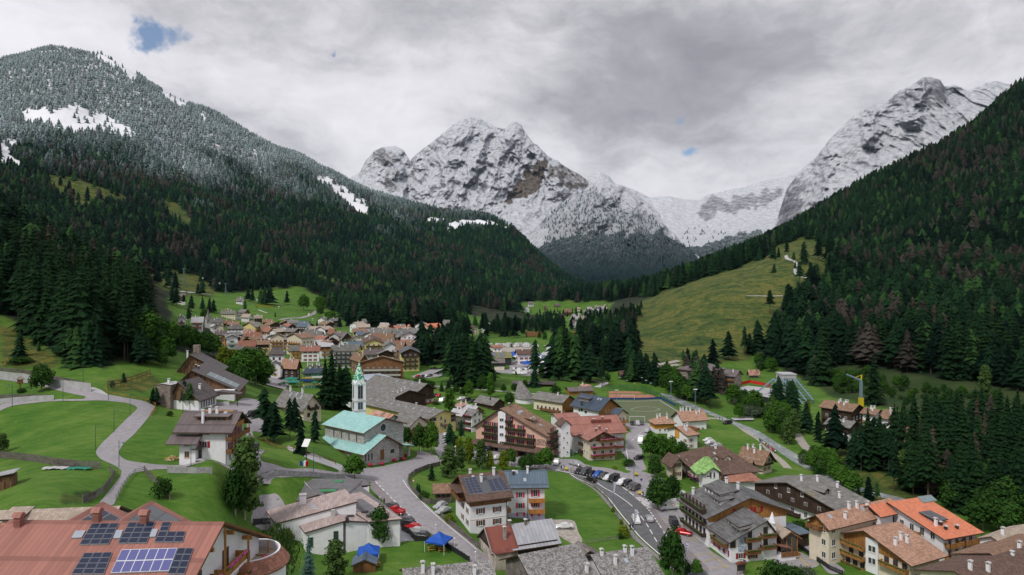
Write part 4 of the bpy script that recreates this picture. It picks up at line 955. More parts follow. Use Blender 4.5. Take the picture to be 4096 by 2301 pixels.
banded('roof_grey',(.185,.18,.17),.35,1,.35,.85,.3,stain=(.13,.115,.10));banded('roof_slate',(.10,.105,.115),.6,0,.45,.5,.2,.1)
banded('roof_shingle',(.255,.245,.24),.30,1,.75,.9,.55,stain=(.15,.135,.12),rows=.35);banded('roof_greyshingle',(.13,.13,.132),.32,1,.5,.85,.35,stain=(.19,.19,.19))
banded('roof_tile_brown',(.25,.155,.105),.36,1,.5,.85,.3,stain=(.17,.12,.09),rows=.6);banded('roof_tile_dark',(.135,.085,.066),.36,1,.55,.8,.3,rows=.6)
banded('roof_terracotta',(.40,.235,.165),.36,1,.45,.85,.28,stain=(.29,.18,.13),rows=.5);banded('roof_orange',(.60,.205,.115),.36,1,.25,.85,.14,rows=.5)
banded('roof_red',(.33,.145,.115),.6,0,.4,.55,.14,.05,rows=5);banded('roof_redtile',(.34,.155,.11),.34,1,.5,.85,.3,stain=(.26,.15,.11),rows=.5)
banded('roof_rust',(.19,.062,.045),.9,0,.35,.7,.35,stain=(.13,.04,.03));banded('roof_tin',(.42,.43,.46),.9,0,.5,.45,.12,.3,stain=(.38,.33,.30))
banded('roof_turquoise',(.30,.54,.52),.5,0,.3,.55,.12,stain=(.40,.60,.58),rows=.5);banded('roof_green',(.27,.47,.16),.5,0,.3,.6,.35,rows=.4)
banded('roof_pinkmetal',(.42,.335,.315),.55,0,.45,.5,.2,.1,stain=(.34,.25,.22));banded('roof_darkmetal',(.155,.15,.155),.55,0,.5,.5,.15,.1)
banded('roof_bluegrey',(.115,.16,.205),.7,0,.5,.45,.12,.2,rows=5);banded('roof_navy',(.06,.085,.12),.6,0,.4,.4,.2,.2);banded('roof_paleblue',(.40,.47,.56),.8,0,.35,.5,.12,.1)
banded('roof_tan',(.40,.33,.27),.35,1,.4,.85,.2,rows=.5);banded('roof_pale',(.45,.45,.47),.6,0,.4,.6,.15)
banded('roof_rusttin',(.40,.22,.17),.8,0,.4,.7,.5,stain=(.5,.46,.44));banded('roof_sedum',(.20,.19,.07),.7,0,.1,.9,.4)
plain('fascia',(.075,.048,.035),.8,.2,3,0);plain('frame_white',(.72,.71,.70),.6,.05,2,0);plain('frame_brown',(.16,.075,.035),.6,.1,2,0);plain('frame_green',(.05,.22,.10),.6,.1,2,0)
plain('shutter_red',(.30,.015,.03),.6,.15,3,0);plain('shutter_pinkred',(.62,.05,.12),.6,.15,3,0);plain('shutter_brown',(.18,.065,.02),.6,.15,3,0);plain('shutter_green',(.08,.32,.20),.6,.15,3,0);plain('shutter_tan',(.55,.36,.22),.6,.15,3,0)
plain('glass_dark',(.045,.055,.065),.12,.3,.7,0,0,.6);plain('glass_sky',(.34,.38,.43),.15,.1,.7,0,0,.6);plain('metal_dark',(.05,.052,.055),.5,.1,3,0,.3);plain('metal_grey',(.36,.38,.40),.45,.1,3,0,.5)
plain('metal_blue',(.20,.29,.35),.5,.15,3,0,.3);plain('metal_green',(.03,.13,.085),.5,.1,3,0,.2);plain('metal_white',(.75,.75,.75),.5,.05,3,0)
plain('flowers_red',(.42,.015,.06),.8,.5,6,.3);plain('flowers_green',(.05,.10,.025),.9,.5,6,.3);plain('flowers_pink',(.5,.08,.25),.8,.5,6,.3)
plain('copper_pipe',(.16,.06,.035),.5,.1,3,0)
def pv_material(name,col,linec,nu,nv,split=.0):
 m,t=material(name);uv=t.n('ShaderNodeUVMap').outputs[0];sp=t.n('ShaderNodeSeparateXYZ',inp={0:uv})
 e=None
 for k,n in((0,nu),(1,nv)):
  f=t.math('FRACT',t.math('MULTIPLY',sp.outputs[k],n));l=t.math('LESS_THAN',t.math('ABSOLUTE',t.math('SUBTRACT',f,.5)),.46)
  e=l if e is None else t.math('MULTIPLY',e,l)
 cell=t.n('ShaderNodeCombineXYZ',inp={0:t.math('FLOOR',t.math('MULTIPLY',sp.outputs[0],nu)),1:t.math('FLOOR',t.math('MULTIPLY',sp.outputs[1],nv))})
 wn=t.n('ShaderNodeTexWhiteNoise',noise_dimensions='3D',inp={0:cell.outputs[0]})
 c=t.mix(e,(*linec,1),t.mix(t.maprange(wn.outputs[0],0,1,0,split,False),(*col,1),(.05,.05,.055,1)))
 finish(t,c,.28,spec=.5);return m
pv_material('solar_black',(.012,.018,.045),(.16,.18,.22),1,1);pv_material('solar_array',(.014,.02,.055),(.20,.22,.27),4,4,.9);pv_material('solar_blue',(.11,.115,.30),(.62,.63,.66),6,2,.1);pv_material('solar_grey',(.12,.13,.14),(.06,.065,.07),5,3,.2)
pv_material('solar_teal',(.12,.19,.19),(.42,.47,.48),10,4,.3);pv_material('solar_small',(.03,.035,.07),(.14,.16,.2),3,6,.6)

# ---- shared small parts of buildings
CACHE={}
def cached(key,fn):
 if key not in CACHE:CACHE[key]=fn()
 return CACHE[key]
def window_mesh(w_,h,frame,glass,shutter,mull=True):
 """faces -Y, centred on x, sill at z=0; stands 4 cm proud of the wall"""
 def f():
  b=MB();t=.09;x=w_/2
  b.box(-x-t,x+t,-.05,0,-t,0,frame);b.box(-x-t,x+t,-.05,0,h,h+t,frame);b.box(-x-t,-x,-.05,0,0,h,frame);b.box(x,x+t,-.05,0,0,h,frame)
  if mull:b.box(-.035,.035,-.045,0,0,h,frame)
  b.face([(-x,-.015,0),(x,-.015,0),(x,-.015,h),(-x,-.015,h)],glass)
  b.box(-x-.16,x+.16,-.14,0,-.16,-t,frame)
  if shutter:
   for s in(-1,1):b.box(min(s*(x+t+.02),s*(x+t+.02+w_*.55)),max(s*(x+t+.02),s*(x+t+.02+w_*.55)),-.07,0,-.05,h+.05,shutter)
  return b.mesh('window')
 return cached(('win',w_,h,frame,glass,shutter,mull),f)
def balcony_mesh(L,dep,m,flowers,rail):
 def f():
  b=MB();b.box(0,L,-dep,0,-.15,0,m)
  if rail:      # solid boarded front with a gap under the handrail
   b.box(0,L,-dep,-dep+.06,.08,.88,m);b.box(0,.06,-dep+.06,0,.08,.88,m);b.box(L-.06,L,-dep+.06,0,.08,.88,m);b.box(-.04,L+.04,-dep-.05,-dep+.1,.92,1.0,m)
   n=max(2,int(L/1.8))
   for i in range(n+1):x=.04+(L-.14)*i/n;b.box(x,x+.07,-dep-.02,-dep+.07,0,.92,m)
  if flowers:
   r=random.Random(int(L*10));x=.15
   while x<L-.2:
    s=r.uniform(.14,.26);b.lathe([(0,-s*1.2),(s,-s*.3),(s*.7,s*.5),(0,s*.8)],6,flowers if r.random()<.7 else 'flowers_green',(x,-dep-.1,.86));x+=s*r.uniform(1.1,2.2)
  return b.mesh('balcony')
 return cached(('bal',round(L,2),dep,m,flowers,rail),f)
def chimney_mesh(h,wall='wall_white',cap='roof_grey'):
 def f():
  b=MB();b.box(-.3,.3,-.26,.26,-1.2,h,wall);b.box(-.28,-.18,-.24,.24,h,h+.28,wall);b.box(.18,.28,-.24,.24,h,h+.28,wall)
  b.prism([(-.46,h+.28),(.46,h+.28),(.46,h+.34),(.22,h+.48),(-.22,h+.48),(-.46,h+.34)],1,-.4,.4,'wall_grey');b.box(-.18,.18,-.22,.22,h,h+.26,'metal_dark')
  return b.mesh('chimney')
 return cached(('ch',h,wall),f)
def place(me,name,parent,loc,rz=0.0):
 o=bpy.data.objects.new(name,me);link(o,parent);o.location=loc;o.rotation_euler=(0,0,rz);return o

class House:
 """box house in its own frame: x along the wall that runs to the right, y along the wall that runs back; the nearest corner is the origin"""
 def __init__(s,name,label,cat='house',group=None,C=None,yt=None,xl=None,xr=None,yr=None,a=20.0,ridge='u',d=None,H=None,Lu=None,Lv=None,rise=None,rpos=.5,
                 ov=1.0,ovg=None,wall='wall_white',roof='roof_grey',hip=0.0,ul=None,vl=None,R_=None,zr=None,deep=1.5,fascia='fascia',thick=.28,R_end=None,noroof=False,dmin=0,rfar=False):
  if ul:(x1,y1),(x2,y2)=ul;vx=x2+(x2-x1)/(y2-y1)*(YH-y2);a=math.degrees(math.atan2(FX,vx-CX))
  if vl:(x1,y1),(x2,y2)=vl;vx=x1+(x1-x2)/(y1-y2)*(YH-y1);a=math.degrees(math.atan((CX-vx)/FX))
  a=R(a);u=Vector((math.cos(a),math.sin(a),0));v=Vector((-math.sin(a),math.cos(a),0));s.u,s.v,s.a=u,v,a
  def along(p,dr,x):
   k=(x-CX)/FX;return(k*p.y-p.x)/(dr.x-k*dr.y)
  if R_:          # given by the visible end of the ridge (photo x, y and height)
   (x,y),z=R_,zr;p=at(x,y,(CAMZ-z)*FX/(y-YH))
   if ridge=='u':
    if R_end:Lu=along(p,u,R_end)
    p=p-v*Lv*rpos
   else:
    if R_end:Lv=along(p,v,R_end)
    p=p-u*Lu*rpos
   if rfar:p=p-(v*Lv if ridge=='v' else u*Lu)
   p.z=z-rise-H
  elif C[1]is None or H is not None and d is None:   # eave point plus wall height: step along the ray until the ground lies that far below it
   col=GPY[int((C[0]-GXS[0])/8)];dd=np.exp(GLD);zr_=CAMZ-(yt-YH)*dd/FX;gz=GZ[int((C[0]-GXS[0])/8)]
   k=int(np.argmax(((zr_-gz)<=H)&(dd>dmin)));k=max(k,1);dist=dd[k]
   p=at(C[0],yt,dist);p.z-=H
  elif d is not None and H is not None:
   p=at(C[0],yt,d);p.z-=H
  elif d is not None:
   p=at(C[0],C[1],d);H=H or(CAMZ-(yt-YH)*d/FX-p.z)
  else:
   p=hit(*C);H=CAMZ-(yt-YH)*p.y/FX-p.z
  s.p,s.H=p,H
  s.Lu=Lu if Lu else max(1.5,min(60,along(p,u,xr)));s.Lv=Lv if Lv else max(1.5,min(60,along(p,v,xl)))
  Lu,Lv=s.Lu,s.Lv
  s.ridge,s.rpos=ridge,rpos;span=Lv if ridge=='u' else Lu
  if yr is not None:
   m=p+(v*Lv*rpos if ridge=='u' else u*Lu*rpos)
   if hip:m=m+(u*Lu*hip if ridge=='u' else v*Lv*hip)
   rise=CAMZ-(yr-YH)*m.y/FX-(p.z+H)
  s.rise=rise=max(.3,min(rise if rise is not None else span*.2,span*1.2))
  s.wall,s.roofm,s.ov=wall,roof,ov;ovg=ov if ovg is None else ovg
  s.e=empty(name,p,a,label,cat,group)
  b=MB();z0=-deep
  if ridge=='u':
   g=[(0,z0),(Lv,z0),(Lv,H),(Lv*rpos,H+rise*(1 if not hip else 0)),(0,H)]
   b.prism(g if not hip else[g[0],g[1],g[2],g[4]],0,0,Lu,wall)
  else:
   g=[(0,z0),(Lu,z0),(Lu,H),(Lu*rpos,H+rise),(0,H)]
   b.prism(g if not hip else[g[0],g[1],g[2],g[4]],1,0,Lv,wall)
  b.build('wall',None,s.e)
  if noroof:return
  r=MB();k1,k2=rise/(span*rpos),rise/(span*(1-rpos));rp=span*rpos;Lr=Lu if ridge=='u' else Lv
  P3=(lambda l,c,z:(l,c,z))if ridge=='u' else(lambda l,c,z:(c,l,z))
  up=.06
  if not hip:
   for(c0,z0_,c1,z1)in((-ov,H-k1*ov,rp,H+rise),(span+ov,H-k2*ov,rp,H+rise)):
    sl=math.hypot(c1-c0,z1-z0_);A=[P3(-ovg,c0,z0_+up),P3(Lr+ovg,c0,z0_+up),P3(Lr+ovg,c1,z1+up),P3(-ovg,c1,z1+up)]
    T_=[(x,y,z+thick)for x,y,z in A];fl=(c0<c1)==(ridge=='u')
    uv=[(0,sl),(Lr+2*ovg,sl),(Lr+2*ovg,0),(0,0)]
    r.face(T_ if fl else T_[::-1],roof,uv if fl else uv[::-1]);r.face(A[::-1]if fl else A,fascia)
    for i in(0,1,3):
     j=(i+1)%4;qd=[A[i],A[j],T_[j],T_[i]];r.face(qd if fl else qd[::-1],fascia)
  else:
   h1=Lr*hip
   E=[P3(-ov,-ov,H-k1*ov+up),P3(Lr+ov,-ov,H-k1*ov+up),P3(Lr+ov,span+ov,H-k2*ov+up),P3(-ov,span+ov,H-k2*ov+up)]
   r0,r1=P3(h1,rp,H+rise+up),P3(Lr-h1,rp,H+rise+up);t3=lambda q4:(q4[0],q4[1],q4[2]+thick)
   for poly,uv in(([E[0],E[1],r1,r0],[(0,span*.6),(Lr,span*.6),(Lr-h1,0),(h1,0)]),([E[1],E[2],r1],[(0,h1*1.2),(span,h1*1.2),(span/2,0)]),([E[2],E[3],r0,r1],[(0,span*.6),(Lr,span*.6),(Lr-h1,0),(h1,0)]),([E[3],E[0],r0],[(0,h1*1.2),(span,h1*1.2),(span/2,0)])):
    Tt=[t3(x)for x in poly];r.face(Tt if ridge=='u' else Tt[::-1],roof,uv if ridge=='u' else uv[::-1])
   r.face(E[::-1],fascia)
   for i in range(4):j=(i+1)%4;r.face([E[i],E[j],t3(E[j]),t3(E[i])],fascia)
  s.roof=r.build('roof',None,s.e)
 def face_pt(s,face,x,y):
  """photo point -> (distance along the face, height)"""
  o=Vector((0,0,CAMZ));dr=Vector(((x-CX)/FX,1,-(y-YH)/FX));n=s.v if face=='u' else s.u
  t=(s.p-o).dot(n)/dr.dot(n);w_=o+dr*t-s.p
  return(w_.dot(s.u)if face=='u' else w_.dot(s.v)),w_.z
 def win(s,face,t,z,w_=1.0,h=1.25,frame='frame_white',shutter=None,glass='glass_dark',name='window',mull=True,off=0.0):
  me=window_mesh(w_,h,frame,glass,shutter,mull)
  if face=='u':return place(me,name,s.e,(t,-.012-off,z))
  return place(me,name,s.e,(-.012-off,t,z),-math.pi/2)
 def wins(s,face,nc,nr,z0=1.0,dz=2.8,t0=.08,t1=.92,w_=1.0,h=1.3,**kw):
  L=s.Lu if face=='u' else s.Lv
  for r in range(nr):
   for c in range(nc):
    t=L*(t0+(t1-t0)*(c+.5)/nc);s.win(face,t,z0+dz*r,w_,h,**kw)
  return s
 def balc(s,face,t0,t1,z,m='wood',dep=1.2,flowers=None,rail=True,off=0.0):
  L=s.Lu if face=='u' else s.Lv;a,b=t0*L,t1*L
  me=balcony_mesh(b-a,dep,m,flowers,rail)
  if face=='u':return place(me,'balcony',s.e,(a,-.02-off,z))
  return place(me,'balcony',s.e,(-.02-off,b,z),-math.pi/2)
 def rz(s,x,y):
  c,span=(y,s.Lv)if s.ridge=='u' else(x,s.Lu);rp=span*s.rpos
  return s.H+s.rise*(c/rp if c<rp else(span-c)/(span-rp))+.34
 def chim(s,*pts,h=1.3,wall='wall_white'):
  for fx,fy in pts:
   x,y=fx*s.Lu,fy*s.Lv;place(chimney_mesh(h,wall),'chimney',s.e,(x,y,s.rz(x,y)),random.choice([0,math.pi/2]))
  return s
 def on_roof(s,x0,x1,y0,y1,th,m,name,side=None):
  """flat box lying on a slope between local footprints (fractions)"""
  X0,X1,Y0,Y1=x0*s.Lu,x1*s.Lu,y0*s.Lv,y1*s.Lv;b=MB()
  c=[(X0,Y0),(X1,Y0),(X1,Y1),(X0,Y1)];lo=[(x,y,s.rz(x,y)+.01)for x,y in c];hi=[(x,y,z+th)for x,y,z in lo]
  uv=[(0,0),(1,0),(1,1),(0,1)]
  b.face(hi,m,uv)
  for i in range(4):j=(i+1)%4;b.face([lo[i],lo[j],hi[j],hi[i]],'metal_grey')
  return b.build(name,None,s.e)
 def sky(s,*pts,w_=.8,l=1.1,m='glass_sky'):
  for fx,fy in pts:
   dx,dy=(w_,l)if s.ridge=='u' else(l,w_);s.on_roof(fx-dx/2/s.Lu,fx+dx/2/s.Lu,fy-dy/2/s.Lv,fy+dy/2/s.Lv,.12,m,'skylight')
  return s
 def clad(s,z0,z1,m,faces='uv',t=.05,name='cladding',gable=False):
  b=MB();Lu,Lv=s.Lu,s.Lv
  def wallp(face):
   L=Lu if face=='u' else Lv
   poly=[(0-t,z0),(L+t,z0),(L+t,z1),(0-t,z1)]
   if gable and((face=='u')!=(s.ridge=='u')):poly=[(-t,z0),(L+t,z0),(L+t,z1),(L*s.rpos,s.H+s.rise+.0),(-t,z1)]
   return poly
  if 'u' in faces:b.prism(wallp('u'),1,-t,0,m)
  if 'v' in faces:b.prism(wallp('v'),0,-t,0,m)
  if 'r' in faces:b.box(Lu,Lu+t,-t,Lv,z0,z1,m)
  return b.build(name,None,s.e)
 def dormer(s,fx,fy,w_,h,dep,roof=None,wall=None,nwin=1,shed=True,frame='frame_white'):
  """small roof house on the slope facing the eave nearest to the camera"""
  b=MB();x,y=fx*s.Lu,fy*s.Lv;z=s.rz(x,y)-.35
  k=s.rise/((s.Lv if s.ridge=='u' else s.Lu)*s.rpos)
  if s.ridge=='u':M=Matrix.Translation((x,y,z))
  else:M=Matrix.Translation((x,y,z))@Matrix.Rotation(-math.pi/2,4,'Z')
  e=bpy.data.objects.new('dormer',None);e.empty_display_size=.3;link(e,s.e);e.matrix_local=M
  wl=wall or s.wall;rf=roof or s.roofm
  if shed:
   b.prism([(0,0),(dep,k*dep),(dep,h+.3*h),(0,h)],0,-w_/2,w_/2,wl);b.build('dormer_wall',None,e)
   r=MB();o=.45;g=[(-o,h-.12),(dep+1.2,h+.30*h+.25),(dep+1.2,h+.30*h+.43),(-o,h+.1)]
   A=[(-w_/2-o,p[0],p[1])for p in g];B=[(w_/2+o,p[0],p[1])for p in g]
   L_=w_+2*o;r.face([A[3],B[3],B[2],A[2]],rf,[(0,dep),(L_,dep),(L_,0),(0,0)]);r.face([A[0],A[1],B[1],B[0]],'fascia');r.face([A[0],B[0],B[3],A[3]],'fascia');r.face([A[0],A[3],A[2],A[1]],'fascia');r.face([B[0],B[1],B[2],B[3]],'fascia');r.build('dormer_roof',None,e)
  else:
   r_=w_*.32;b.prism([(-w_/2,0),(w_/2,0),(w_/2,h),(0,h+r_),(-w_/2,h)],1,0,dep,wl);b.build('dormer_wall',None,e)
   r=MB();o=.4
   for sg in(-1,1):
    A=[(sg*(w_/2+o),-o,h-.25),(0,-o,h+r_+.05),(0,dep+1.5,h+r_+.05),(sg*(w_/2+o),dep+1.5,h-.25)]
    T_=[(p[0],p[1],p[2]+.18)for p in A];r.face(T_ if sg<0 else T_[::-1],rf,[(0,2),(0,0),(3,0),(3,2)]);r.face(A[::-1]if sg<0 else A,'fascia');r.face([A[0],A[1],T_[1],T_[0]][::sg],'fascia');r.face([A[3],A[0],T_[0],T_[3]][::sg],'fascia')
   r.build('dormer_roof',None,e)
  for i in range(nwin):
   t=(i+.5)/nwin-.5;place(window_mesh(min(.9,w_/nwin*.7),h*.6,frame,'glass_dark',None),'dormer_window',e,(t*w_*.9,-.012,h*.22))
  return e
 def box(s,name,x0,x1,y0,y1,z0,z1,m):
  return MB().box(x0,x1,y0,y1,z0,z1,m).build(name,None,s.e)

def at_z(x,y,z):return at(x,y,(CAMZ-z)*FX/(y-YH))
def mono(parent,pts,roof,wall,th=.3,inset=.6,ground=None,edges=None,name='roof'):
 """single-pitch roof through measured corner points [((x,y), height)] with walls below; all in world space"""
 W=[at_z(*p,z)for p,z in pts];n=(W[1]-W[0]).cross(W[2]-W[0])
 if n.z<0:W=W[::-1]
 r=MB();T_=[w_+Vector((0,0,th))for w_ in W];e=(W[1]-W[0]);el=e.normalized();nn=n.normalized();dn=nn.cross(el)
 r.face(T_,roof,[((w_-W[0]).dot(el),(w_-W[0]).dot(dn))for w_ in W]);r.face(W[::-1],'fascia')
 for i in range(len(W)):j=(i+1)%len(W);r.face([W[i],W[j],T_[j],T_[i]],'fascia')
 ro=r.build(name,None,parent)
 c=sum(W,Vector())/len(W);b=MB();I_=[]
 for w_ in W:
  dv=(c-w_);dv.z=0;L=dv.length;q3=w_+(c-w_)*min(.4,inset*1.4/max(L,.1));I_.append(q3)
 for i in range(len(I_)):
  j=(i+1)%len(I_);p,q_=I_[i],I_[j];g0=float(ground_z(p.x,p.y))-1;g1=float(ground_z(q_.x,q_.y))-1
  b.face([(p.x,p.y,g0),(q_.x,q_.y,g1),q_,p],wall)
 wo=b.build('wall',None,parent)
 for o in(ro,wo):o.location=-Vector(parent.location)
 return ro,wo,I_
def world_win(parent,A,B,t,z,w_,h,**kw):
 """window on the vertical wall from A to B at fraction t, sill z (world)"""
 d=(B-A);d.z=0;p=A+(B-A)*t;an=math.atan2(d.y,d.x)
 nrm=Vector((math.sin(an),-math.cos(an),0))*.03
 o=place(window_mesh(w_,h,kw.get('frame','frame_white'),kw.get('glass','glass_dark'),kw.get('shutter'),False),'window',parent,Vector((p.x,p.y,z))+nrm-Vector(parent.location),an);return o
# ---- buildings close to the camera, traced one by one
def text(parent,body,loc,rz,size,m,align='LEFT',tilt=math.pi/2,name='lettering'):
 c=bpy.data.curves.new('lettering','FONT');c.body=body;c.size=size;c.extrude=.015;c.align_x=align
 o=bpy.data.objects.new(name,c);link(o);bpy.context.view_layer.update()
 me=bpy.data.meshes.new_from_object(o.evaluated_get(bpy.context.evaluated_depsgraph_get()));bpy.data.objects.remove(o);me.materials.clear();me.materials.append(MATS[m])
 o=bpy.data.objects.new(name,me);link(o,parent);o.location=loc;o.rotation_euler=(tilt,0,rz);return o
plain('lettering_dark',(.04,.035,.04),.6,.05,1,0);plain('lettering_yellow',(.55,.42,.02),.6,.05,1,0);plain('painting',(.35,.42,.52),.8,.6,2.5,0)

rh=House('hotel','red metal roofed hotel covered with solar panels, flower balconies on its gable','hotel',R_=ZB(2005,700),zr=39.6,Lu=25,Lv=22,H=8.0,rise=6.2,a=88.5,ridge='v',ov=1.5,ovg=1.2,roof='roof_red',fascia='wood')
def roof_quad(hs,pts,m,name,th=.12):
 """panel whose corners are seen at the photo points, laid on the slope that faces the camera"""
 c,span=('y',hs.Lv)if hs.ridge=='u' else('x',hs.Lu);k=hs.rise/(span*hs.rpos)
 n=(Vector((0,0,1))-(hs.v if hs.ridge=='u' else hs.u)*k);p0=hs.p+Vector((0,0,hs.H+.36));o=Vector((0,0,CAMZ));L=[]
 for x,y in pts:
  dr=Vector(((x-CX)/FX,1,-(y-YH)/FX));t=(p0-o).dot(n)/dr.dot(n);w_=o+dr*t-hs.p;L.append(Vector((w_.dot(hs.u),w_.dot(hs.v),w_.z+.02)))
 b=MB();T_=[p+Vector((0,0,th))for p in L];b.face(T_,m,[(0,0),(1,0),(1,1),(0,1)])
 for i in range(4):j=(i+1)%4;b.face([L[i],L[j],T_[j],T_[i]],'metal_grey')
 return b.build(name,None,hs.e)
for pts,nu,nv in[(((740,897),(1020,892),(1118,695),(858,700)),3,4),(((1102,885),(1375,880),(1458,684),(1205,690)),3,4),(((1440,873),(1715,872),(1740,772),(1490,775)),3,2),(((1490,770),(1575,768),(1605,684),(1520,686)),1,2),(((665,1172),(975,1172),(1055,968),(790,975)),3,4),(((1568,1172),(1730,1172),(1815,930),(1670,928)),2,4)]:
 P4=q(ZB,*pts)
 for i in range(nu):      # every module a panel of its own
  for j in range(nv):
   f=lambda s_,t_:tuple((P4[0][k]*(1-s_)+P4[1][k]*s_)*(1-t_)+(P4[3][k]*(1-s_)+P4[2][k]*s_)*t_ for k in(0,1))
   e_=.03;roof_quad(rh,[f((i+e_)/nu,(j+e_)/nv),f((i+1-e_)/nu,(j+e_)/nv),f((i+1-e_)/nu,(j+1-e_)/nv),f((i+e_)/nu,(j+1-e_)/nv)],'solar_black','solar_panel')
roof_quad(rh,q(ZB,(1035,1165),(1580,1145),(1662,930),(1140,945)),'solar_blue','solar_collector')
for pts in(((668,835),(765,830),(802,765),(705,768)),((1058,838),(1125,835),(1152,760),(1088,762)),((1400,825),(1455,822),(1482,750),(1425,752))):roof_quad(rh,q(ZB,*pts),'glass_sky','skylight')
for fx,fy in((.47,.98),(.5,.60),(.49,.35)):place(cached(('redch',),lambda:MB().box(-.35,.35,-.35,.35,-1,1.0,'roof_red').prism([(-.5,1.0),(.5,1.0),(.3,1.35),(0,1.5),(-.3,1.35)],1,-.5,.5,'roof_red').mesh('chimney')),'chimney',rh.e,(fx*rh.Lu,fy*rh.Lv,rh.rz(fx*rh.Lu,fy*rh.Lv)))
for zf,t0s in((2.6,(.02,.26,.50,.74)),(5.4,(.02,.26,.50,.74)),(8.3,(.24,.5))):
 for t0 in t0s:
  rh.balc('u',t0,t0+.22,zf,'wood_gold',1.3,'flowers_pink');rh.win('u',(t0+.11)*rh.Lu,zf+.1,1.3,2.0,'frame_brown',off=.05)
 rh.box('balcony_slab',t0s[0]*rh.Lu,(t0s[-1]+.22)*rh.Lu,-1.42,-.08,zf-.32,zf-.17,'wall_white')
for t in(.0,.25,.5,.75,1.0):rh.box('post',t*rh.Lu-.1,t*rh.Lu+.1,-1.35,-1.15,-1,rh.rz(t*rh.Lu,0)-.7,'wood_gold')
for t in(.2,.4,.6,.8):rh.box('beam',t*rh.Lu-.15,t*rh.Lu+.15,-1.15,0,rh.rz(t*rh.Lu,0)-1.1,rh.rz(t*rh.Lu,0)-.7,'wood_gold')
tr=empty('terrace',at_z(*ZB(2330,1010),31.5),0,'round white roof terrace with red tiled skirt beside the red solar roofed hotel','terrace');tb=MB()
tb.lathe([(0,-.6),(3.6,-.6),(3.6,.0),(0,.0)],28,'roof_tan');tb.build('terrace_floor',None,tr)
MB().lathe([(3.62,-.6),(3.62,1.0),(3.85,1.0),(3.85,.6)],28,'wall_white').build('parapet',None,tr);MB().lathe([(3.9,.95),(5.0,-.5),(4.9,-.75),(3.86,.3)],28,'roof_redtile').build('skirt_roof',None,tr);MB().lathe([(4.5,-.7),(4.5,-8)],28,'wall_white').build('wall',None,tr)
sl=empty('sun_lounger',Vector(tr.location)+Vector((-1.4,-.6,0)),.5,'white sun lounger on the round roof terrace','lounger');MB().box(-.3,.3,-.6,.5,.2,.28,'metal_white').build('seat',None,sl);MB().prism([(.5,.28),(1.1,.8),(1.05,.86),(.45,.34)],0,-.3,.3,'metal_white').build('backrest',None,sl);MB().box(-.28,-.22,-.5,.4,0,.2,'metal_white').box(.22,.28,-.5,.4,0,.2,'metal_white').build('leg',None,sl)

th_=House('house','brown tiled house with copper hood joined to the red solar roof','house',R_=ZB(585,705),zr=39.0,Lu=26,Lv=24,H=8,rise=7.0,a=92,ridge='v',ov=1.0,ovg=.3,roof='roof_redtile')
for pts in(((372,822),(430,820),(455,765),(400,768)),((140,952),(205,950),(240,885),(180,888))):roof_quad(th_,q(ZB,*pts),'glass_sky','skylight')
o_=at_z(*ZB(470,880),35.3)-th_.p
hood=MB();hood.prism([(math.cos(t*math.pi/8)*1.25,math.sin(t*math.pi/8)*1.2)for t in range(9)],1,-1.6,1.6,'roof_red');hb=hood.build('roof_hood',None,th_.e);hb.location=(o_.dot(th_.u),o_.dot(th_.v),o_.z-.6);hb.rotation_euler=(0,0,math.pi/2)
th_.chim((.28,.35),h=.9,wall='roof_redtile')
w1=House('house','low red roofed wing with a blue solar field facing the meadow','house',R_=ZB(940,520),zr=37.0,Lu=13,Lv=13,H=6.5,rise=3.4,a=92,ridge='u',rfar=True,ov=.8,ovg=.6,roof='roof_red')
w2=House('house','low red roofed wing with a grey solar field beside the lawn','house',R_=ZB(1400,510),zr=36.6,Lu=13,Lv=14,H=6.5,rise=3.8,a=92,ridge='u',rfar=True,ov=.8,ovg=.6,roof='roof_red')
def slope_panel(hs,x0,x1,y0,y1,m,name='solar_panel'):return hs.on_roof(x0,x1,y0,y1,.12,m,name)
slope_panel(w1,.05,.9,.06,.44,'solar_array');slope_panel(w2,.03,.95,.05,.46,'solar_grey')
t3=House('house','tan tiled low house between red roofs and the sloping meadow','house',R_=ZB(1085,545),zr=33.0,Lu=12,Lv=26,H=5,rise=3.0,a=97,ridge='v',ov=.7,roof='roof_tan')
t3.dormer(.3,.5,2.2,1.0,2.0,wall='wall_grey')

wc=House('chalet','white four storey chalet with brown metal roof and red shutters','house',C=ZD(742,1232),yt=ZD(0,885)[1],xl=ZD(313,0)[0],xr=ZD(893,0)[0],a=88.5,ridge='v',rise=3.0,ov=1.3,ovg=1.8,roof='roof_brown_metal')
for px,py,w_,h_,sh in[(525,938,1.0,1.3,'shutter_red'),(527,1062,1.1,1.4,'shutter_red')]:
 t,z=wc.face_pt('v',*ZD(px,py));wc.win('v',t,z,w_,h_,shutter=sh)
an=wc.Lv*.64;ah=wc.H-2.4
wc.box('annex_wall',-1.4,0,an,wc.Lv+.02,-1.5,ah,'wall_white')
kx=wc.rise/(wc.Lu*.5)
rb=MB();A=[(-3.0,an-1.0,ah-.75),(-3.0,wc.Lv+2.6,ah-.75),(.1,wc.Lv+2.6,ah+.95),(.1,an-1.0,ah+.95)];T_=[(x,y,z+.22)for x,y,z in A]
rb.face(T_[::-1],'roof_brown_metal',[(0,0),(8,0),(8,3.4),(0,3.4)]);rb.face(A,'fascia')
for i in range(4):j=(i+1)%4;rb.face([A[j],A[i],T_[i],T_[j]],'fascia')
rb.build('lower_roof',None,wc.e)
for px,py in((385,1030),(385,1140)):
 t,z=wc.face_pt('v',*ZD(px,py));wc.win('v',t,z,1.0,1.25,frame='shutter_tan',off=1.4)
wc.dormer(.22,.42,7.6,1.25,3.2,wall='wood_gold',nwin=6,frame='frame_brown')
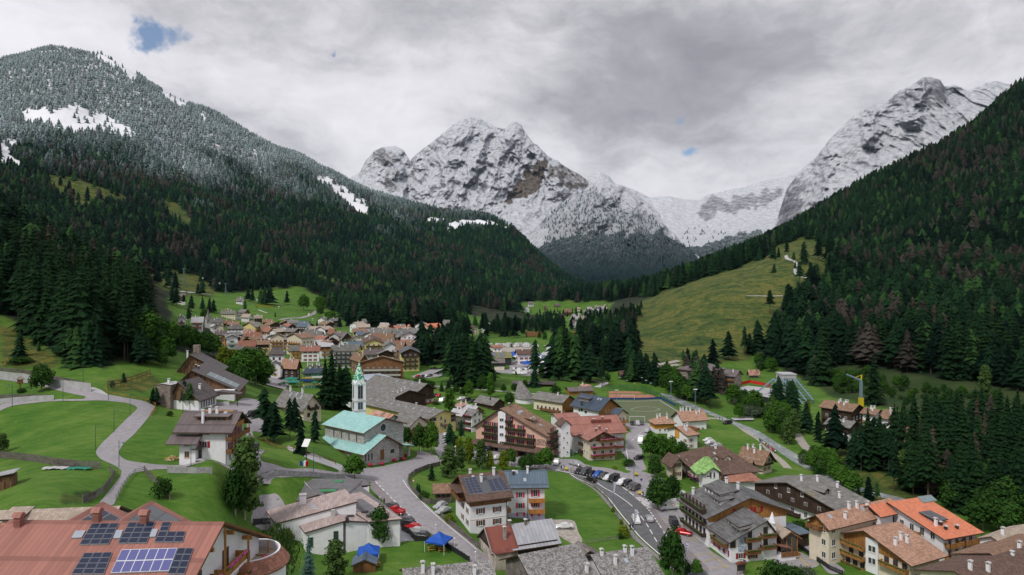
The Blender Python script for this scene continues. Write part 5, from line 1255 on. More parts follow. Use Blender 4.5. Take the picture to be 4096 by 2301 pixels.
wc.chim((.42,.38),(.44,.55));wc.chim((.16,.60),h=2.6);wc.sky((.42,.2),(.33,.68))
for z in(1.0+2.9,1.0+5.8):wc.balc('u',-.08,1.1,z-.9,'wood',1.5,None);wc.wins('u',4,1,z-.8,w_=.9,h=1.9,shutter='shutter_red')
wc.wins('u',4,1,.9,w_=.9,h=1.2);wc.balc('u',.25,.75,wc.H+.1,'wood_gold',1.3);wc.win('u',wc.Lu*.5,wc.H+.2,.9,1.5,'frame_brown')
for t in(.02,1.05):wc.box('post',t*wc.Lu-.08,t*wc.Lu+.08,-1.55,-1.4,2.0,wc.H+.2,'wood_gold')
st_=MB()
t0,z0=wc.face_pt('v',*ZD(655,1232));t1,z1=wc.face_pt('v',*ZD(520,1165));n_s=10
for i in range(n_s):y=t0+(t1-t0)*i/n_s;st_.box(-1.3,-.02,y,y+(t1-t0)/n_s,-.4,z0+(z1-z0)*(i+1)/n_s,'wall_grey')
st_.box(-1.3,-.02,t1,t1+2.2,z1-.25,z1,'wall_grey');st_.build('outside_stair',None,wc.e)
wc.win('v',t1+1.0,z1,.9,2.0,'frame_brown',name='door');MB().prism([(0,3.4),(-1.6,2.7),(-1.6,2.82),(0,3.6)],1,t1-.1,t1+2.2,'roof_brown_metal').build('porch_roof',None,wc.e).location.z=z1-.4
for y in(.02,.985):wc.box('drain_pipe',-.12,-.02,y*wc.Lv*.62,y*wc.Lv*.62+.1,-.5,wc.H-.1,'metal_dark')

sa=House('school','dark brown roofed school wing with white window front and stone tower','school',C=ZD(470,705),yt=ZD(0,600)[1],xl=ZD(205,0)[0],xr=ZD(640,0)[0],a=84,ridge='u',yr=ZD(0,435)[1],ov=.9,roof='roof_darkbrown',wall='wall_white',rpos=.72)
sa.clad(3.2,sa.H,'wood_weathered','v',gable=True);sa.wins('u',6,1,.4,w_=1.0,h=2.4,frame='frame_white');sa.chim((.5,.3))
sb=House('school','long dark roofed school hall with a glass solar strip on its slope','school',C=ZD(838,590),d=246,yt=ZD(0,512)[1],xl=ZD(175,0)[0],Lu=24,a=104,ridge='u',yr=ZD(0,322)[1],ov=1.0,roof='roof_darkbrown',wall='wood_weathered',rpos=.66)
slope_panel(sb,.10,.42,.02,.46,'solar_teal','solar_strip');sb.chim((.3,.62),h=.6,wall='metal_dark');sb.chim((.3,.66),h=.6,wall='metal_dark')
sb.box('entrance_wall',-3,0,.5,9,-2,3.6,'wall_white')
sc=House('school','rear dark roofed school wing with stone chimney under the trees','school',C=ZD(680,330),d=272,H=6,yt=ZD(0,322)[1],xl=ZD(262,0)[0],Lu=14,a=104,ridge='u',yr=ZD(0,172)[1],ov=.9,roof='roof_darkbrown',wall='wood_weathered',rpos=.7)
sc.chim((.2,.8),h=3.0);sc.box('stone_chimney',9,12,sc.Lv*.6,sc.Lv*.75,4,sc.H+sc.rise+3,'stone_brown')
tw=House('stone_tower','square brown stone tower block beside the school wing','tower',C=ZD(196,700),d=222,H=9,yt=ZD(0,470)[1],xl=ZD(62,0)[0],Lu=6,a=82,ridge='u',rise=.4,ov=.1,roof='concrete',wall='stone_brown');tw.chim((.4,.45),h=1.0)
cn=empty('shelter',at(*ZD(690,640),236),R(10),'dark roofed open shelter on the school forecourt','shelter');cb=MB()
cb.prism([(-6,3.4),(6,3.4),(6.6,3.2),(6.6,3.5),(0,4.6),(-6.6,3.5),(-6.6,3.2)],1,-2,2,'roof_darkbrown').build('roof',None,cn)
for x in(-5.5,5.5):MB().box(x-.12,x+.12,-1.6,-1.4,-1,3.4,'wood_dark').build('post',None,cn)
MB().box(-6,3,-2.2,-1.8,-2,1.0,'concrete').build('wall',None,cn)

ch=House('church','grey stone church with turquoise roofs and a round front window','church',C=ZD(2060,1235),yt=ZD(0,1120)[1],xl=ZD(1640,0)[0],xr=ZE(248,0)[0],a=52,ridge='v',yr=ZD(0,950)[1],ov=1.0,ovg=1.3,wall='stone_wall',roof='roof_turquoise',fascia='copper_pipe',rpos=.56)
nf=House('church',None,None,C=ZD(2062,1100),d=ch.p.y+4.2,H=None,yt=ZD(0,918)[1],xl=ZD(1690,0)[0],xr=ZE(292,0)[0],a=52,ridge='v',yr=ZD(0,785)[1],ov=.9,ovg=.9,wall='stone_wall',roof='roof_turquoise',fascia='copper_pipe',deep=6)
for o in list(nf.e.children):
 o.name='nave_'+o.name.split('.')[0];o.parent=ch.e;o.matrix_parent_inverse=Matrix()
 o.location=(ch.e.matrix_basis.inverted()@Vector(nf.p))
for i in range(4):
 t,z=nf.face_pt('v',*ZD(1775+i*73,945+i*14));l=ch.e.matrix_basis.inverted()@(nf.p+nf.v*t);place(window_mesh(.55,2.4,'wall_grey','glass_dark',None,False),'nave_window',ch.e,(l.x-.03,l.y,l.z+nf.H-3.4),-math.pi/2)
l=ch.e.matrix_basis.inverted()@(nf.p+nf.u*nf.Lu*.5);rw=MB();rw.lathe([(0,0),(1.15,0),(1.15,.1)],20,'glass_dark').lathe([(1.15,0),(1.5,0),(1.5,.14),(1.15,.14)],20,'wall_grey');r_=rw.build('rose_window',None,ch.e);r_.rotation_euler=(math.pi/2,0,0);r_.location=(l.x-.5,l.y-.03,l.z+nf.H+.2)
nb=MB();nb.box(-.0,nf.Lu,-.05,-.01,nf.H-2.6,nf.H-2.3,'wall_grey').box(0,nf.Lu,-.05,-.01,nf.H-5,nf.H-4.7,'wall_grey');nbo=nb.build('stone_band',None,ch.e);nbo.location=ch.e.matrix_basis.inverted()@Vector(nf.p)
bpy.data.objects.remove(nf.e)
for px in(2080,2110,2140):
 t,z=ch.face_pt('u',*ZD(px,1195));ch.win('u',t,.9,.6,2.2,'wall_grey',mull=False)
t,z=ch.face_pt('u',*ZD(2240,1200));ch.win('u',t,.05,1.7,3.4,'wall_grey',None,'wood','door',False)
t,z=ch.face_pt('u',*ZD(2338,1145));ch.win('u',t,1.4,1.6,1.3,'wall_grey',mull=False);t,z=ch.face_pt('v',*ZD(1860,1120));ch.win('v',t,1.2,1.0,.9,'wall_grey',mull=False)
pe=ch.Lu+4.6;ch.box('porch_pillar',pe-.7,pe,-.2,.5,-1,ch.H-1.4,'stone_wall')
k2=ch.rise/(ch.Lu*.44);pr=MB();zE=ch.H-k2*1.0
A=[(ch.Lu+.9,-1.3,zE+.05),(pe+1.2,-1.3,zE-.95),(pe+1.2,6,zE-.95),(ch.Lu+.9,6,zE+.05)];T_=[(x,y,z+.3)for x,y,z in A];pr.face(T_,'roof_turquoise',[(0,0),(0,5),(7,5),(7,0)]);pr.face(A[::-1],'fascia')
for i in range(4):j=(i+1)%4;pr.face([A[i],A[j],T_[j],T_[i]],'fascia')
pr.build('porch_roof',None,ch.e)
bt=House('bell_tower','slim white bell tower with a green patterned spire behind the church','tower',C=ZD(1975,740),d=236,H=30,yt=ZD(0,458)[1],Lu=3.9,Lv=3.9,a=25,noroof=True,wall='wall_white',rise=.01)
S_=(bt.Lu+bt.Lv)/2;bt.Lu=bt.Lu;zt=bt.H
for zz,hh in((zt-9.3,.35),(zt-5.9,.35)):bt.box('stone_band',-.15,bt.Lu+.15,-.15,bt.Lv+.15,zz,zz+hh,'wall_grey')
for f_,L_ in(('u',bt.Lu),('v',bt.Lv)):
 for z,h_ in((zt-4.9,4.4),(zt-8.6,2.4)):bt.win(f_,L_/2,z,L_*.42,h_,'wall_grey',None,'glass_dark','bell_opening',True)
 ar=MB();r0=L_*.5;ar.prism([(L_/2+math.cos(i*math.pi/10)*r0,zt-.1+math.sin(i*math.pi/10)*r0*.8)for i in range(11)],1 if f_=='u' else 0,-.12,.5,'wall_white');ar.build('arched_gable',None,bt.e)
def spire_material():
 m,t=material('spire_tiles');uv=t.n('ShaderNodeTexCoord').outputs['Object'];vo=t.n('ShaderNodeTexVoronoi',inp={'Scale':2.4});t.t.links.new(uv,vo.inputs['Vector'])
 f=t.math('GREATER_THAN',t.n('ShaderNodeSeparateColor',inp={0:vo.outputs['Color']}).outputs[0],.62)
 finish(t,t.mix(f,(.03,.30,.17,1),(.62,.78,.68,1)),.4)
spire_material()
apx=at(*ZD(2001,222),bt.p.y+2.5);hz=apx.z-bt.p.z
sp_=MB();cx_,cy2=bt.Lu/2,bt.Lv/2
prof=[(max(bt.Lu,bt.Lv)*.62,zt-.2),(max(bt.Lu,bt.Lv)*.5,zt+1.2),(max(bt.Lu,bt.Lv)*.36,zt+(hz-zt)*.45),(.02,hz-.5)]
sp_.lathe(prof,8,'spire_tiles',(cx_,cy2,0));sp_.build('spire',None,bt.e);MB().lathe([(0,hz-.6),(.28,hz-.35),(0,hz-.05)],8,'lettering_yellow',(cx_,cy2,0)).build('gold_ball',None,bt.e)

kg=empty('kindergarten',hit(*ZC(1100,900)),0,'white kindergarten with several low metal roofs in pink and dark grey','school')
mono(kg,[(ZC(800,305),14.6),(ZC(1432,312),13.6),(ZC(1502,372),13.0),(ZC(1395,380),13.0),(ZC(1830,722),11.6),(ZC(1480,752),11.6),(ZC(1180,540),13.2),(ZC(960,470),14.2)],'roof_darkmetal','wall_white')
mono(kg,[(ZC(1300,462),13.25),(ZC(1400,440),13.1),(ZC(1830,722),11.85),(ZC(1480,752),11.85),(ZC(1200,560),13.3)],'roof_pinkmetal','wall_white',th=.25)
mono(kg,[(ZC(460,385),11.8),(ZC(800,305),14.6),(ZC(965,470),14.2),(ZC(600,580),11.4)],'roof_darkmetal','wall_white')
_,_,W1=mono(kg,[(ZC(422,638),11.9),(ZC(1235,415),15.2),(ZC(1368,542),15.2),(ZC(520,772),11.9)],'roof_pinkmetal','wall_white',inset=.3)
_,_,W2=mono(kg,[(ZC(735,750),10.9),(ZC(1110,640),12.6),(ZC(1238,742),12.6),(ZC(820,866),10.9)],'roof_pinkmetal','wall_white',inset=.35)
_,_,W3=mono(kg,[(ZC(1110,640),12.55),(ZC(1480,652),11.6),(ZC(1490,752),11.6),(ZC(1238,742),12.55)],'roof_pinkmetal','wall_white',inset=.35)
kgo=Vector(kg.location)
def kbox(px,py,z,x,y,h,m,name,rz=.3):
 p=at_z(*ZC(px,py),z)-kgo;o=MB().box(-x/2,x/2,-y/2,y/2,0,h,m).build(name,None,kg);o.location=p;o.rotation_euler=(0,0,rz);return o
place(cached(('kch',),lambda:MB().box(-.75,.75,-.6,.6,-1,2.4,'wall_white').box(-.85,.85,-.7,.7,2.4,2.65,'wall_grey').mesh('chimney')),'chimney',kg,at_z(*ZC(802,570),13.2)-kgo,.3)
for x,y in((900,570),(915,592),(940,615),(980,378),(1150,385),(1395,598),(1440,640),(1290,685),(1490,680)):kbox(x,y,13.7 if y<630 and x<1200 else 12.6,1.6,.8,.25,'metal_dark' if x>950 else 'glass_sky','skylight',.25)
kbox(1115,700,12.3,.9,.8,1.9,'wall_grey','chimney');kbox(1258,745,12.4,.7,.7,1.1,'metal_dark','chimney')
for x0,y0,x1,y1 in((1060,318,1210,348),(1010,405,1110,450)):kbox((x0+x1)/2,(y0+y1)/2,14.0,4.2,1.8,.3,'frame_green','roof_light',.1)
A_,B_=[p for p in W2 if True][-1],W2[2]if len(W2)>3 else W2[1]
fr=sorted(W2,key=lambda p:p.y)[:2];fr.sort(key=lambda p:p.x)
world_win(kg,fr[0],fr[1],.12,7.9,.9,1.9,frame='frame_green');world_win(kg,fr[0],fr[1],.80,8.6,.9,2.0,frame='frame_green')

bc=House('chalet','white chalet with timber top storey and solar panels on a brown roof','house',C=ZF(467,858),yt=ZF(0,500)[1],xl=ZF(385,0)[0],xr=ZF(848,0)[0],a=21,ridge='u',yr=ZF(0,268)[1],ov=1.3,ovg=1.3,roof='roof_tile_dark',Lv=12.5)
zw=bc.face_pt('u',*ZF(470,588))[1];bc.clad(zw,bc.H,'wood','uv',gable=True)
roof_quad(bc,q(ZF,(455,465),(885,418),(760,262),(372,290)),'roof_slate','metal_roof_field',.06)
for pts,nu,nv in((((462,462),(598,448),(520,284),(402,302)),3,6),(((690,438),(880,416),(790,292),(640,318)),4,4)):
 P4=q(ZF,*pts)
 roof_quad(bc,P4,'solar_small','solar_panel',.2)
bc.chim((.42,.30),(.82,.42),h=1.5);bc.chim((.3,.75),h=1.8)
bc.sky((.45,.4),(.25,.42),w_=.7,l=.8)
for px,py,h_ in((572,655,1.2),(742,637,1.2),(572,778,1.2),(742,760,1.2)):t,z=bc.face_pt('u',*ZF(px,py));bc.win('u',t,z,.95,1.25,'frame_white','shutter_brown')
for px,py in((577,535),(745,515)):t,z=bc.face_pt('u',*ZF(px,py));bc.win('u',t,z,.9,1.0,'frame_brown','shutter_brown',off=.05)
for px,py in((437,650),(437,770)):t,z=bc.face_pt('v',*ZF(px,py));bc.win('v',t,z,.8,1.2,'frame_white','shutter_brown');bc.win('v',t+4,z+.1,.8,1.2,'frame_white','shutter_brown')
bc.balc('v',.35,.95,zw+.2,'wood',1.6);bc.box('porch_roof',-2.6,0,bc.Lv*.25,bc.Lv*.85,zw+2.6,zw+2.8,'roof_tile_dark')
for k in range(3):o=bc.box('side_balcony',bc.Lu,bc.Lu+1.2,.3,7,.6+2.9*k,1.6+2.9*k,'wood')
for z in(zw-.02,):bc.box('drain_pipe',bc.Lu-.25,bc.Lu-.1,-.14,-.02,-.5,bc.H,'metal_dark')
bc.box('cornice',-.06,bc.Lu+.06,-.07,-.005,zw*.5-.1,zw*.5+.05,'wall_cream')
wb=House('house','white house with blue grey metal roof and pinkish red shutters','house',C=ZF(862,692),yt=ZF(0,372)[1],xl=ZF(845,0)[0],xr=ZF(1232,0)[0],a=3,Lv=9,ridge='u',yr=ZF(0,222)[1],ov=1.1,roof='roof_bluegrey',d=None)
wb.chim((.55,.40),h=1.4);wb.chim((.15,.35),h=.7,wall='metal_dark');wb.sky((.24,.42),(.46,.15))
for px,py,w_,h_ in((982,487,1.0,1.25),(982,598,1.0,1.25),(985,680,1.0,.9),(1137,478,1.0,1.7),(1137,586,1.0,1.7),(1137,682,1.1,1.5)):t,z=wb.face_pt('u',*ZF(px,py));wb.win('u',t,z,w_,h_,'frame_white','shutter_pinkred')
for py in(525,636):t0,z=wb.face_pt('u',*ZF(1068,py));wb.balc('u',t0/wb.Lu,1.0,z,'wood_orange',1.4)
wb.box('plinth',-.03,wb.Lu+.03,-.05,0,-1.5,1.0,'wall_lilac');t,z=wb.face_pt('u',*ZF(1058,600));wb.box('drain_pipe',t-.06,t+.06,-.14,-.02,-.4,wb.H,'metal_dark')

sb_=House('barn','small weathered barn with brown roof behind the parked silver cars','barn',C=ZC(2165,520),yt=ZC(0,440)[1],xl=ZC(2150,0)[0],xr=ZC(2335,0)[0],a=6,Lv=5,ridge='u',yr=ZC(0,358)[1],ov=.7,wall='wood_grey',roof='roof_tile_brown');sb_.wins('u',3,1,.8,w_=.7,h=.8,frame='frame_brown')
of=House('farmhouse','old stone farmhouse with half rusty red and half tin roof','house',C=ZF(697,1190),yt=ZF(0,1050)[1],xl=ZF(560,0)[0],xr=ZF(1375,0)[0],a=21,ridge='u',yr=ZF(0,815)[1],ov=.7,ovg=.5,wall='old_plaster',roof='roof_tin')
of.on_roof(-.02,.38,-.04,.5,.05,'roof_rust','rusty_roof');of.on_roof(-.02,.27,-.04,.02,.12,'roof_rust','rusty_roof')
of.chim((.22,.2),h=2.4,wall='stone_wall');of.chim((.35,.47),h=.9,wall='stone_brown');of.chim((.60,.45),h=.8,wall='stone_brown');of.clad(3.4,of.H,'wood_dark','v',gable=True);of.win('u',2.2,1.6,.9,1.2,'frame_brown');of.box('lean_to_roof',-.2,4.2,-2.4,0,3.2,3.35,'roof_rust').rotation_euler=(R(0),0,0);of.box('lean_to_wall',0,4,-2.1,0,-1,3.2,'old_plaster');of.box('timber_bay',6,of.Lu-.3,-.06,0,0,3.6,'wood_dark')
s1=House('house','grey shingle roof with two round capped chimneys below the blue tents','house',R_=ZC(1880,1235),zr=13.2,R_end=ZF(642,1105)[0],Lv=15,H=5.5,rise=3.4,a=13,ridge='u',ov=1.0,wall='old_plaster',roof='roof_shingle');s1.chim((.18,.42),(.30,.38),(.80,.30),h=1.6);s1.chim((.5,.12),(.05,.1))
s2=House('barn','log barn with weathered grey shingle roof between farmhouse and road','barn',R_=ZF(1000,1088),zr=11.6,R_end=ZF(1525,982)[0],Lv=15,H=5.0,rise=3.6,a=26,ridge='u',ov=1.4,ovg=1.0,wall='wood_grey',roof='roof_shingle');s2.chim((.93,.06),h=1.4)
s3=House('house','grey shingle roof with square white chimneys beside the curving road','house',R_=ZF(1750,1090),zr=9.8,R_end=ZF(2245,1020)[0],Lv=15,H=5.0,rise=3.2,a=18.5,ridge='u',ov=1.0,wall='wall_white',roof='roof_shingle');s3.chim((.28,.30),(.70,.40),h=1.5);s3.chim((.12,.47),(.60,.47),h=.9);s3.sky((.52,.32))
s4=House('shed','small dark shingle roof squeezed between two grey shingle roofs','shed',R_=ZF(1690,1045),zr=8.6,Lu=5,Lv=7,H=4,rise=2,a=110,ridge='u',ov=.5,wall='wood_dark',roof='wood_grey')
gs=House('shed','small grey felt roofed garden shed next to the blue tent','shed',C=ZC(1320,1262),yt=ZC(0,1195)[1],xl=ZC(1308,0)[0],xr=ZC(1548,0)[0],a=8,Lv=4,ridge='v',rise=1.0,rpos=.52,ov=.4,wall='wood',roof='roof_bluegrey')

ph=House('hotel','pink fronted hotel with wide brown tiled roof and dark flower balconies','hotel',C=ZE(1762,1000),yt=ZE(0,748)[1],xl=ZE(1040,0)[0],xr=ZE(1882,0)[0],a=60,ridge='u',yr=ZE(0,478)[1],ov=1.4,ovg=1.4,wall='wall_pink',roof='roof_tile_brown',rpos=.62)
L_=ph.Lv
tw0,_=ph.face_pt('v',*ZE(1357,700));tw1,_=ph.face_pt('v',*ZE(1280,700));zt_=ph.face_pt('v',*ZE(1320,500))[1]
ph.box('stair_tower',-.9,0,tw0,tw1,-1,min(zt_,ph.rz(0,(tw0+tw1)/2)-.5),'wall_white')
for py in(600,672,752,836):
 for px in(1308,1328):t,z=ph.face_pt('v',*ZE(px,py));ph.win('v',t,z,.7,.9,'wall_grey',off=.9,mull=False)
for(xa,xb,py)in((1122,1278,680),(1120,1278,755),(1118,1278,828),(1358,1418,622),(1358,1552,712),(1358,1656,808),(1345,1656,882)):
 ta,z=ph.face_pt('v',*ZE(xb,py));tb_,_=ph.face_pt('v',*ZE(xa,py));ph.balc('v',ta/L_,tb_/L_,z,'wood_dark',1.4,'flowers_green')
 n=max(1,int((tb_-ta)/3.2))
 for i in range(n):ph.win('v',ta+(tb_-ta)*(i+.5)/n,z+.15,1.3,1.9,'frame_white','shutter_red')
for py in(742,828,900):t,z=ph.face_pt('u',*ZE(1790,py));ph.balc('u',.1,.95,z,'wood_dark',1.3,'flowers_green');ph.win('u',ph.Lu*.5,z+.15,1.2,1.9,'frame_white','shutter_red')
t,z=ph.face_pt('v',*ZE(1666,810));text(ph.e,'HOTEL ★★★'.replace('★','*'),(-.06,t,z),-math.pi/2,1.15,'lettering_dark')
t,z=ph.face_pt('v',*ZE(1666,832));text(ph.e,'CRISTALLO',(-.06,t,z),-math.pi/2,1.25,'lettering_dark')
t,z=ph.face_pt('v',*ZE(1666,850));text(ph.e,'RISTORANTE  BAR',(-.06,t,z),-math.pi/2,.72,'lettering_dark')
cb=MB();zc_=ph.face_pt('v',*ZE(1762,905))[1]
A=[(-3.4,-.8,zc_-.7),(-3.4,L_+.5,zc_-.7),(-.05,L_+.5,zc_+.5),(-.05,-.8,zc_+.5)];T_=[(x,y,z+.2)for x,y,z in A];cb.face(T_[::-1],'roof_tile_dark',[(0,0),(30,0),(30,3),(0,3)]);cb.face(A,'fascia')
for i in range(4):j=(i+1)%4;cb.face([A[j],A[i],T_[i],T_[j]],'fascia')
cb.build('canopy',None,ph.e)
ph.wins('v',9,1,.5,t0=.05,t1=.95,w_=1.9,h=2.2,frame='frame_brown');ph.box('entrance',-3.2,0,L_*.33,L_*.5,0,2.6,'wood_dark')
ph.chim((.3,.25),(.5,.6),h=1.0,wall='roof_tile_brown');ph.sky((.35,.44),(.5,.46),(.58,.46),(.66,.46),(.74,.46),(.45,.15),(.5,.15),(.8,.3));ph.dormer(.42,.22,2.6,1.3,2.4,wall='wood_dark',nwin=2)
pt=House('stair_tower','narrow white stair tower between the pink hotel and the red roof','tower',C=ZE(1918,968),d=ph.p.y+3,H=15,yt=ZE(0,650)[1],xl=ZE(1872,0)[0],xr=ZE(2010,0)[0],a=22,ridge='v',rise=1.6,ov=.6,roof='roof_tile_dark')
for i in range(7):pt.win('u',pt.Lu*(.3 if i%2 else .68),1.2+i*1.75,.5,.7,'wall_white',mull=False)
for i in range(4):pt.balc('v',.1,1.0,2.6+2.9*i,'wall_grey',.5)

ra=House('apartment_house','cream apartment house with red metal roof and red flower balconies','apartments',C=ZE(2207,1012),yt=ZE(0,790)[1],xl=ZE(2128,0)[0],xr=ZE(2472,0)[0],a=17,ridge='v',yr=ZE(0,712)[1],ov=1.2,ovg=1.6,wall='wall_cream',roof='roof_red')
for px,py in((2225,905),(2225,985)):t,z=ra.face_pt('u',*ZE(px,py-15));ra.balc('u',.06,1.0,z,'wood',1.5,'flowers_pink')
zb_=[ra.face_pt('u',*ZE(2300,y))[1]for y in(812,890,965)]
ra.balc('u',.38,1.0,zb_[0],'wood',1.5,'flowers_pink')
for z in(zb_[0],zb_[1],zb_[2],.2):
 for f_ in(.2,.52,.85):ra.win('u',ra.Lu*f_,z+.1,1.0,1.8,'frame_white')
for z in(2,4.8,7.6):ra.win('v',ra.Lv*.25,z,.7,.9);ra.win('v',ra.Lv*.6,z,.7,.9);ra.box('side_balcony',-1.1,-.03,ra.Lv*.75,ra.Lv*1.1,z-.8,z+.3,'wood_dark')
ra.clad(zb_[0]-.1,ra.H,'wood','u',gable=True);ra.chim((.35,.3),(.55,.45),(.75,.25),h=.9,wall='roof_red')
rb2=House('apartment_house','long building with big red metal roof behind the cream apartments','apartments',C=ZE(2050,960),d=ra.p.y+11,H=11.5,yt=ZE(0,740)[1],Lv=19,xr=ZE(2560,0)[0],a=14,ridge='u',yr=ZE(0,572)[1],ov=1.3,wall='wall_white',roof='roof_red')
rb2.box('roof_lantern',rb2.Lu*.45,rb2.Lu*.85,rb2.Lv*.26,rb2.Lv*.31,rb2.H+2,rb2.H+rb2.rise*.62+1.1,'roof_rust');rb2.chim((.5,.3),(.7,.35),h=1.0,wall='roof_red')
for k in range(3):rb2.balc('u',.8,.98,2.6+2.9*k,'wood',1.2,'flowers_pink')
rp_=House('house','flat pinkish red roof piece joining pink hotel and red roofed apartments','house',C=ZE(1900,800),d=292,H=9,yt=ZE(0,590)[1],xl=ZE(1862,0)[0],xr=ZE(2110,0)[0],a=14,Lv=12,ridge='u',yr=ZE(0,535)[1],wall='wall_white',roof='roof_red')

yg=House('apartment_house','bright yellow gabled apartment house with a very long grey roof','apartments',C=ZE(560,745),yt=ZE(0,578)[1],xr=ZE(832,0)[0],Lv=52,a=45,ridge='v',yr=ZE(0,498)[1],ov=1.2,ovg=1.0,wall='wall_yellow',roof='roof_grey')
for px,py in((682,595),(722,622),(682,660),(722,685)):t,z=yg.face_pt('u',*ZE(px,py));yg.win('u',t,z,.9,1.4)
t,z=yg.face_pt('u',*ZE(612,605));yg.win('u',t,z,2.0,1.4);t,z=yg.face_pt('u',*ZE(800,610));yg.win('u',t,z,1.6,1.4)
yg.box('timber_panel',.1,2.6,-.06,0,yg.H-3.2,yg.H-.2,'wood_dark');yg.box('timber_panel',yg.Lu-2.6,yg.Lu-.1,-.06,0,yg.H-3.2,yg.H-.2,'wood_dark');yg.box('porch_roof',yg.Lu*.45,yg.Lu*.65,-1.8,0,2.6,2.9,'roof_tile_dark')
for i in range(9):yg.sky((.25,.08+i*.10));
yg.chim((.35,.06),(.42,.3),(.42,.6),h=.9,wall='wall_grey')
ga=House('house','grey roofed house with dark timber gable above the school car park','house',C=ZE(440,430),d=330,H=8,yt=ZE(0,292)[1],xr=ZE(604,0)[0],Lv=42,a=45,ridge='v',yr=ZE(0,222)[1],ov=1.4,ovg=1.4,wall='wall_white',roof='roof_grey');ga.clad(3.6,ga.H,'wood_dark','u',gable=True);ga.balc('u',.1,.95,1.0,'wood',1.3,'flowers_red');ga.balc('u',.1,.95,3.6,'wood_dark',1.3);ga.wins('u',3,1,1.2);ga.sky((.3,.2),(.3,.35),(.3,.5));ga.chim((.45,.1))
gb=House('house','twin grey roofed house with dark timber gable and terrace in the middle','house',C=ZE(150,460),d=300,H=8,yt=ZE(0,385)[1],xr=ZE(520,0)[0],Lv=40,a=45,ridge='v',yr=ZE(0,290)[1],ov=1.2,wall='wall_white',roof='roof_grey');gb.clad(3.4,gb.H,'wood_dark','u',gable=True);gb.balc('u',.3,.98,3.2,'wood_dark',1.3);gb.sky((.3,.15),(.35,.4),(.25,.6));gb.chim((.4,.05),(.6,.12),(.3,.05),h=.8)
gc=House('house','low grey shingled roofs right behind the turquoise church','house',C=ZE(352,760),d=246,H=6,yt=ZE(0,660)[1],xr=ZE(548,0)[0],xl=ZE(180,0)[0],a=42,ridge='v',yr=ZE(0,560)[1],ov=.9,wall='wall_cream',roof='roof_grey');gc.wins('u',2,2,1.0,2.6,frame='frame_brown',shutter='shutter_brown');gc.balc('u',.1,.9,3.3,'wood_gold',1.1)
gd=House('house','rusty red patched roof right behind the church nave','house',C=ZE(110,720),d=252,H=6,yt=ZE(0,610)[1],xr=ZE(262,0)[0],Lv=12,a=42,ridge='v',yr=ZE(0,545)[1],ov=.8,wall='wall_grey',roof='roof_rusttin')
gh=House('hall','pale blue metal roofed hall next to the bell tower','hall',C=ZE(60,330),d=352,H=7,yt=ZE(0,255)[1],xr=ZE(345,0)[0],xl=ZE(-220,0)[0],a=30,ridge='u',yr=ZE(0,185)[1],ov=.5,wall='wall_paleblue',roof='roof_paleblue')
gt=House('house','grey tiled house with white gable between the firs and bell tower','house',C=ZD(1480,800),yt=ZD(0,690)[1],xl=ZD(1222,0)[0],xr=ZD(1650,0)[0],a=50,ridge='v',yr=ZD(0,560)[1],ov=1.0,wall='wall_cream',roof='roof_grey');gt.sky((.35,.3),(.4,.5),(.35,.7),(.2,.4));gt.balc('u',.3,.8,3.4,'wood_dark',1.1);gt.wins('u',2,2,1.0,2.7,frame='frame_brown');gt.wins('v',4,2,1.0,2.7);gt.chim((.5,.35),(.5,.8))
ca=House('house','small white house with grey roof and dark balconies beside the pink hotel','house',C=ZE(1000,720),yt=ZE(0,545)[1],xl=ZE(925,0)[0],xr=ZE(1105,0)[0],a=48,ridge='v',yr=ZE(0,495)[1],ov=.9,wall='wall_white',roof='roof_grey');ca.wins('u',2,3,1.0,2.6,w_=.8,h=1.2);
for k in range(3):ca.balc('v',.1,.95,.4+2.7*k,'wood_dark',1.1,'flowers_red')
cb_=House('house','white house with pale tin roof left of the pink hotel','house',C=ZE(895,660),d=278,H=8,yt=ZE(0,545)[1],xl=ZE(790,0)[0],xr=ZE(960,0)[0],a=48,ridge='v',yr=ZE(0,500)[1],ov=.8,wall='wall_white',roof='roof_pale');cb_.wins('v',2,2,1.0,2.8);cb_.chim((.4,.3),(.5,.7))
cc=House('house','house with light blue grey tin roof and orange timber gable','house',C=ZE(1000,520),d=300,H=8,yt=ZE(0,518)[1],xl=ZE(905,0)[0],xr=ZE(1112,0)[0],a=40,ridge='v',yr=ZE(0,462)[1],ov=.7,wall='wood_gold',roof='roof_pale');cc.chim((.3,.4),(.6,.3),h=1.0)
cd=House('house','pinkish roofed house with white chimneys by the small car park','house',C=ZE(880,520),d=318,H=7,yt=ZE(0,470)[1],xl=ZE(810,0)[0],xr=ZE(1020,0)[0],a=40,ridge='v',yr=ZE(0,430)[1],ov=.6,wall='wall_white',roof='roof_rusttin');cd.chim((.3,.5),(.5,.2),h=1.1)
ce=House('barn','long brown timber barn with weathered grey roof before the stone cone','barn',C=ZE(1215,490),d=322,H=5.5,yt=ZE(0,440)[1],xl=ZE(1035,0)[0],xr=ZE(1335,0)[0],a=42,ridge='v',yr=ZE(0,380)[1],ov=.8,wall='wood_dark',roof='roof_grey')
bh=House('apartment_house','grey roofed apartment house with timber end wall and long balconies','apartments',C=ZE(1930,535),d=322,H=11.5,yt=ZE(0,410)[1],xl=ZE(1635,0)[0],xr=ZE(2045,0)[0],a=50,ridge='v',yr=ZE(0,345)[1],ov=1.1,wall='wall_cream',roof='roof_grey');bh.clad(5.5,bh.H,'wood_gold','u',gable=True)
for z in(3.4,6.6):bh.balc('v',.05,.75,z,'wood',1.2);bh.wins('v',6,1,z+.1,w_=.8,h=1.6,frame='frame_brown');bh.balc('u',.05,.95,z,'wood',1.2)
bh.wins('v',6,1,.8,w_=.8,h=1.2);bh.chim((.4,.3),h=1.0)
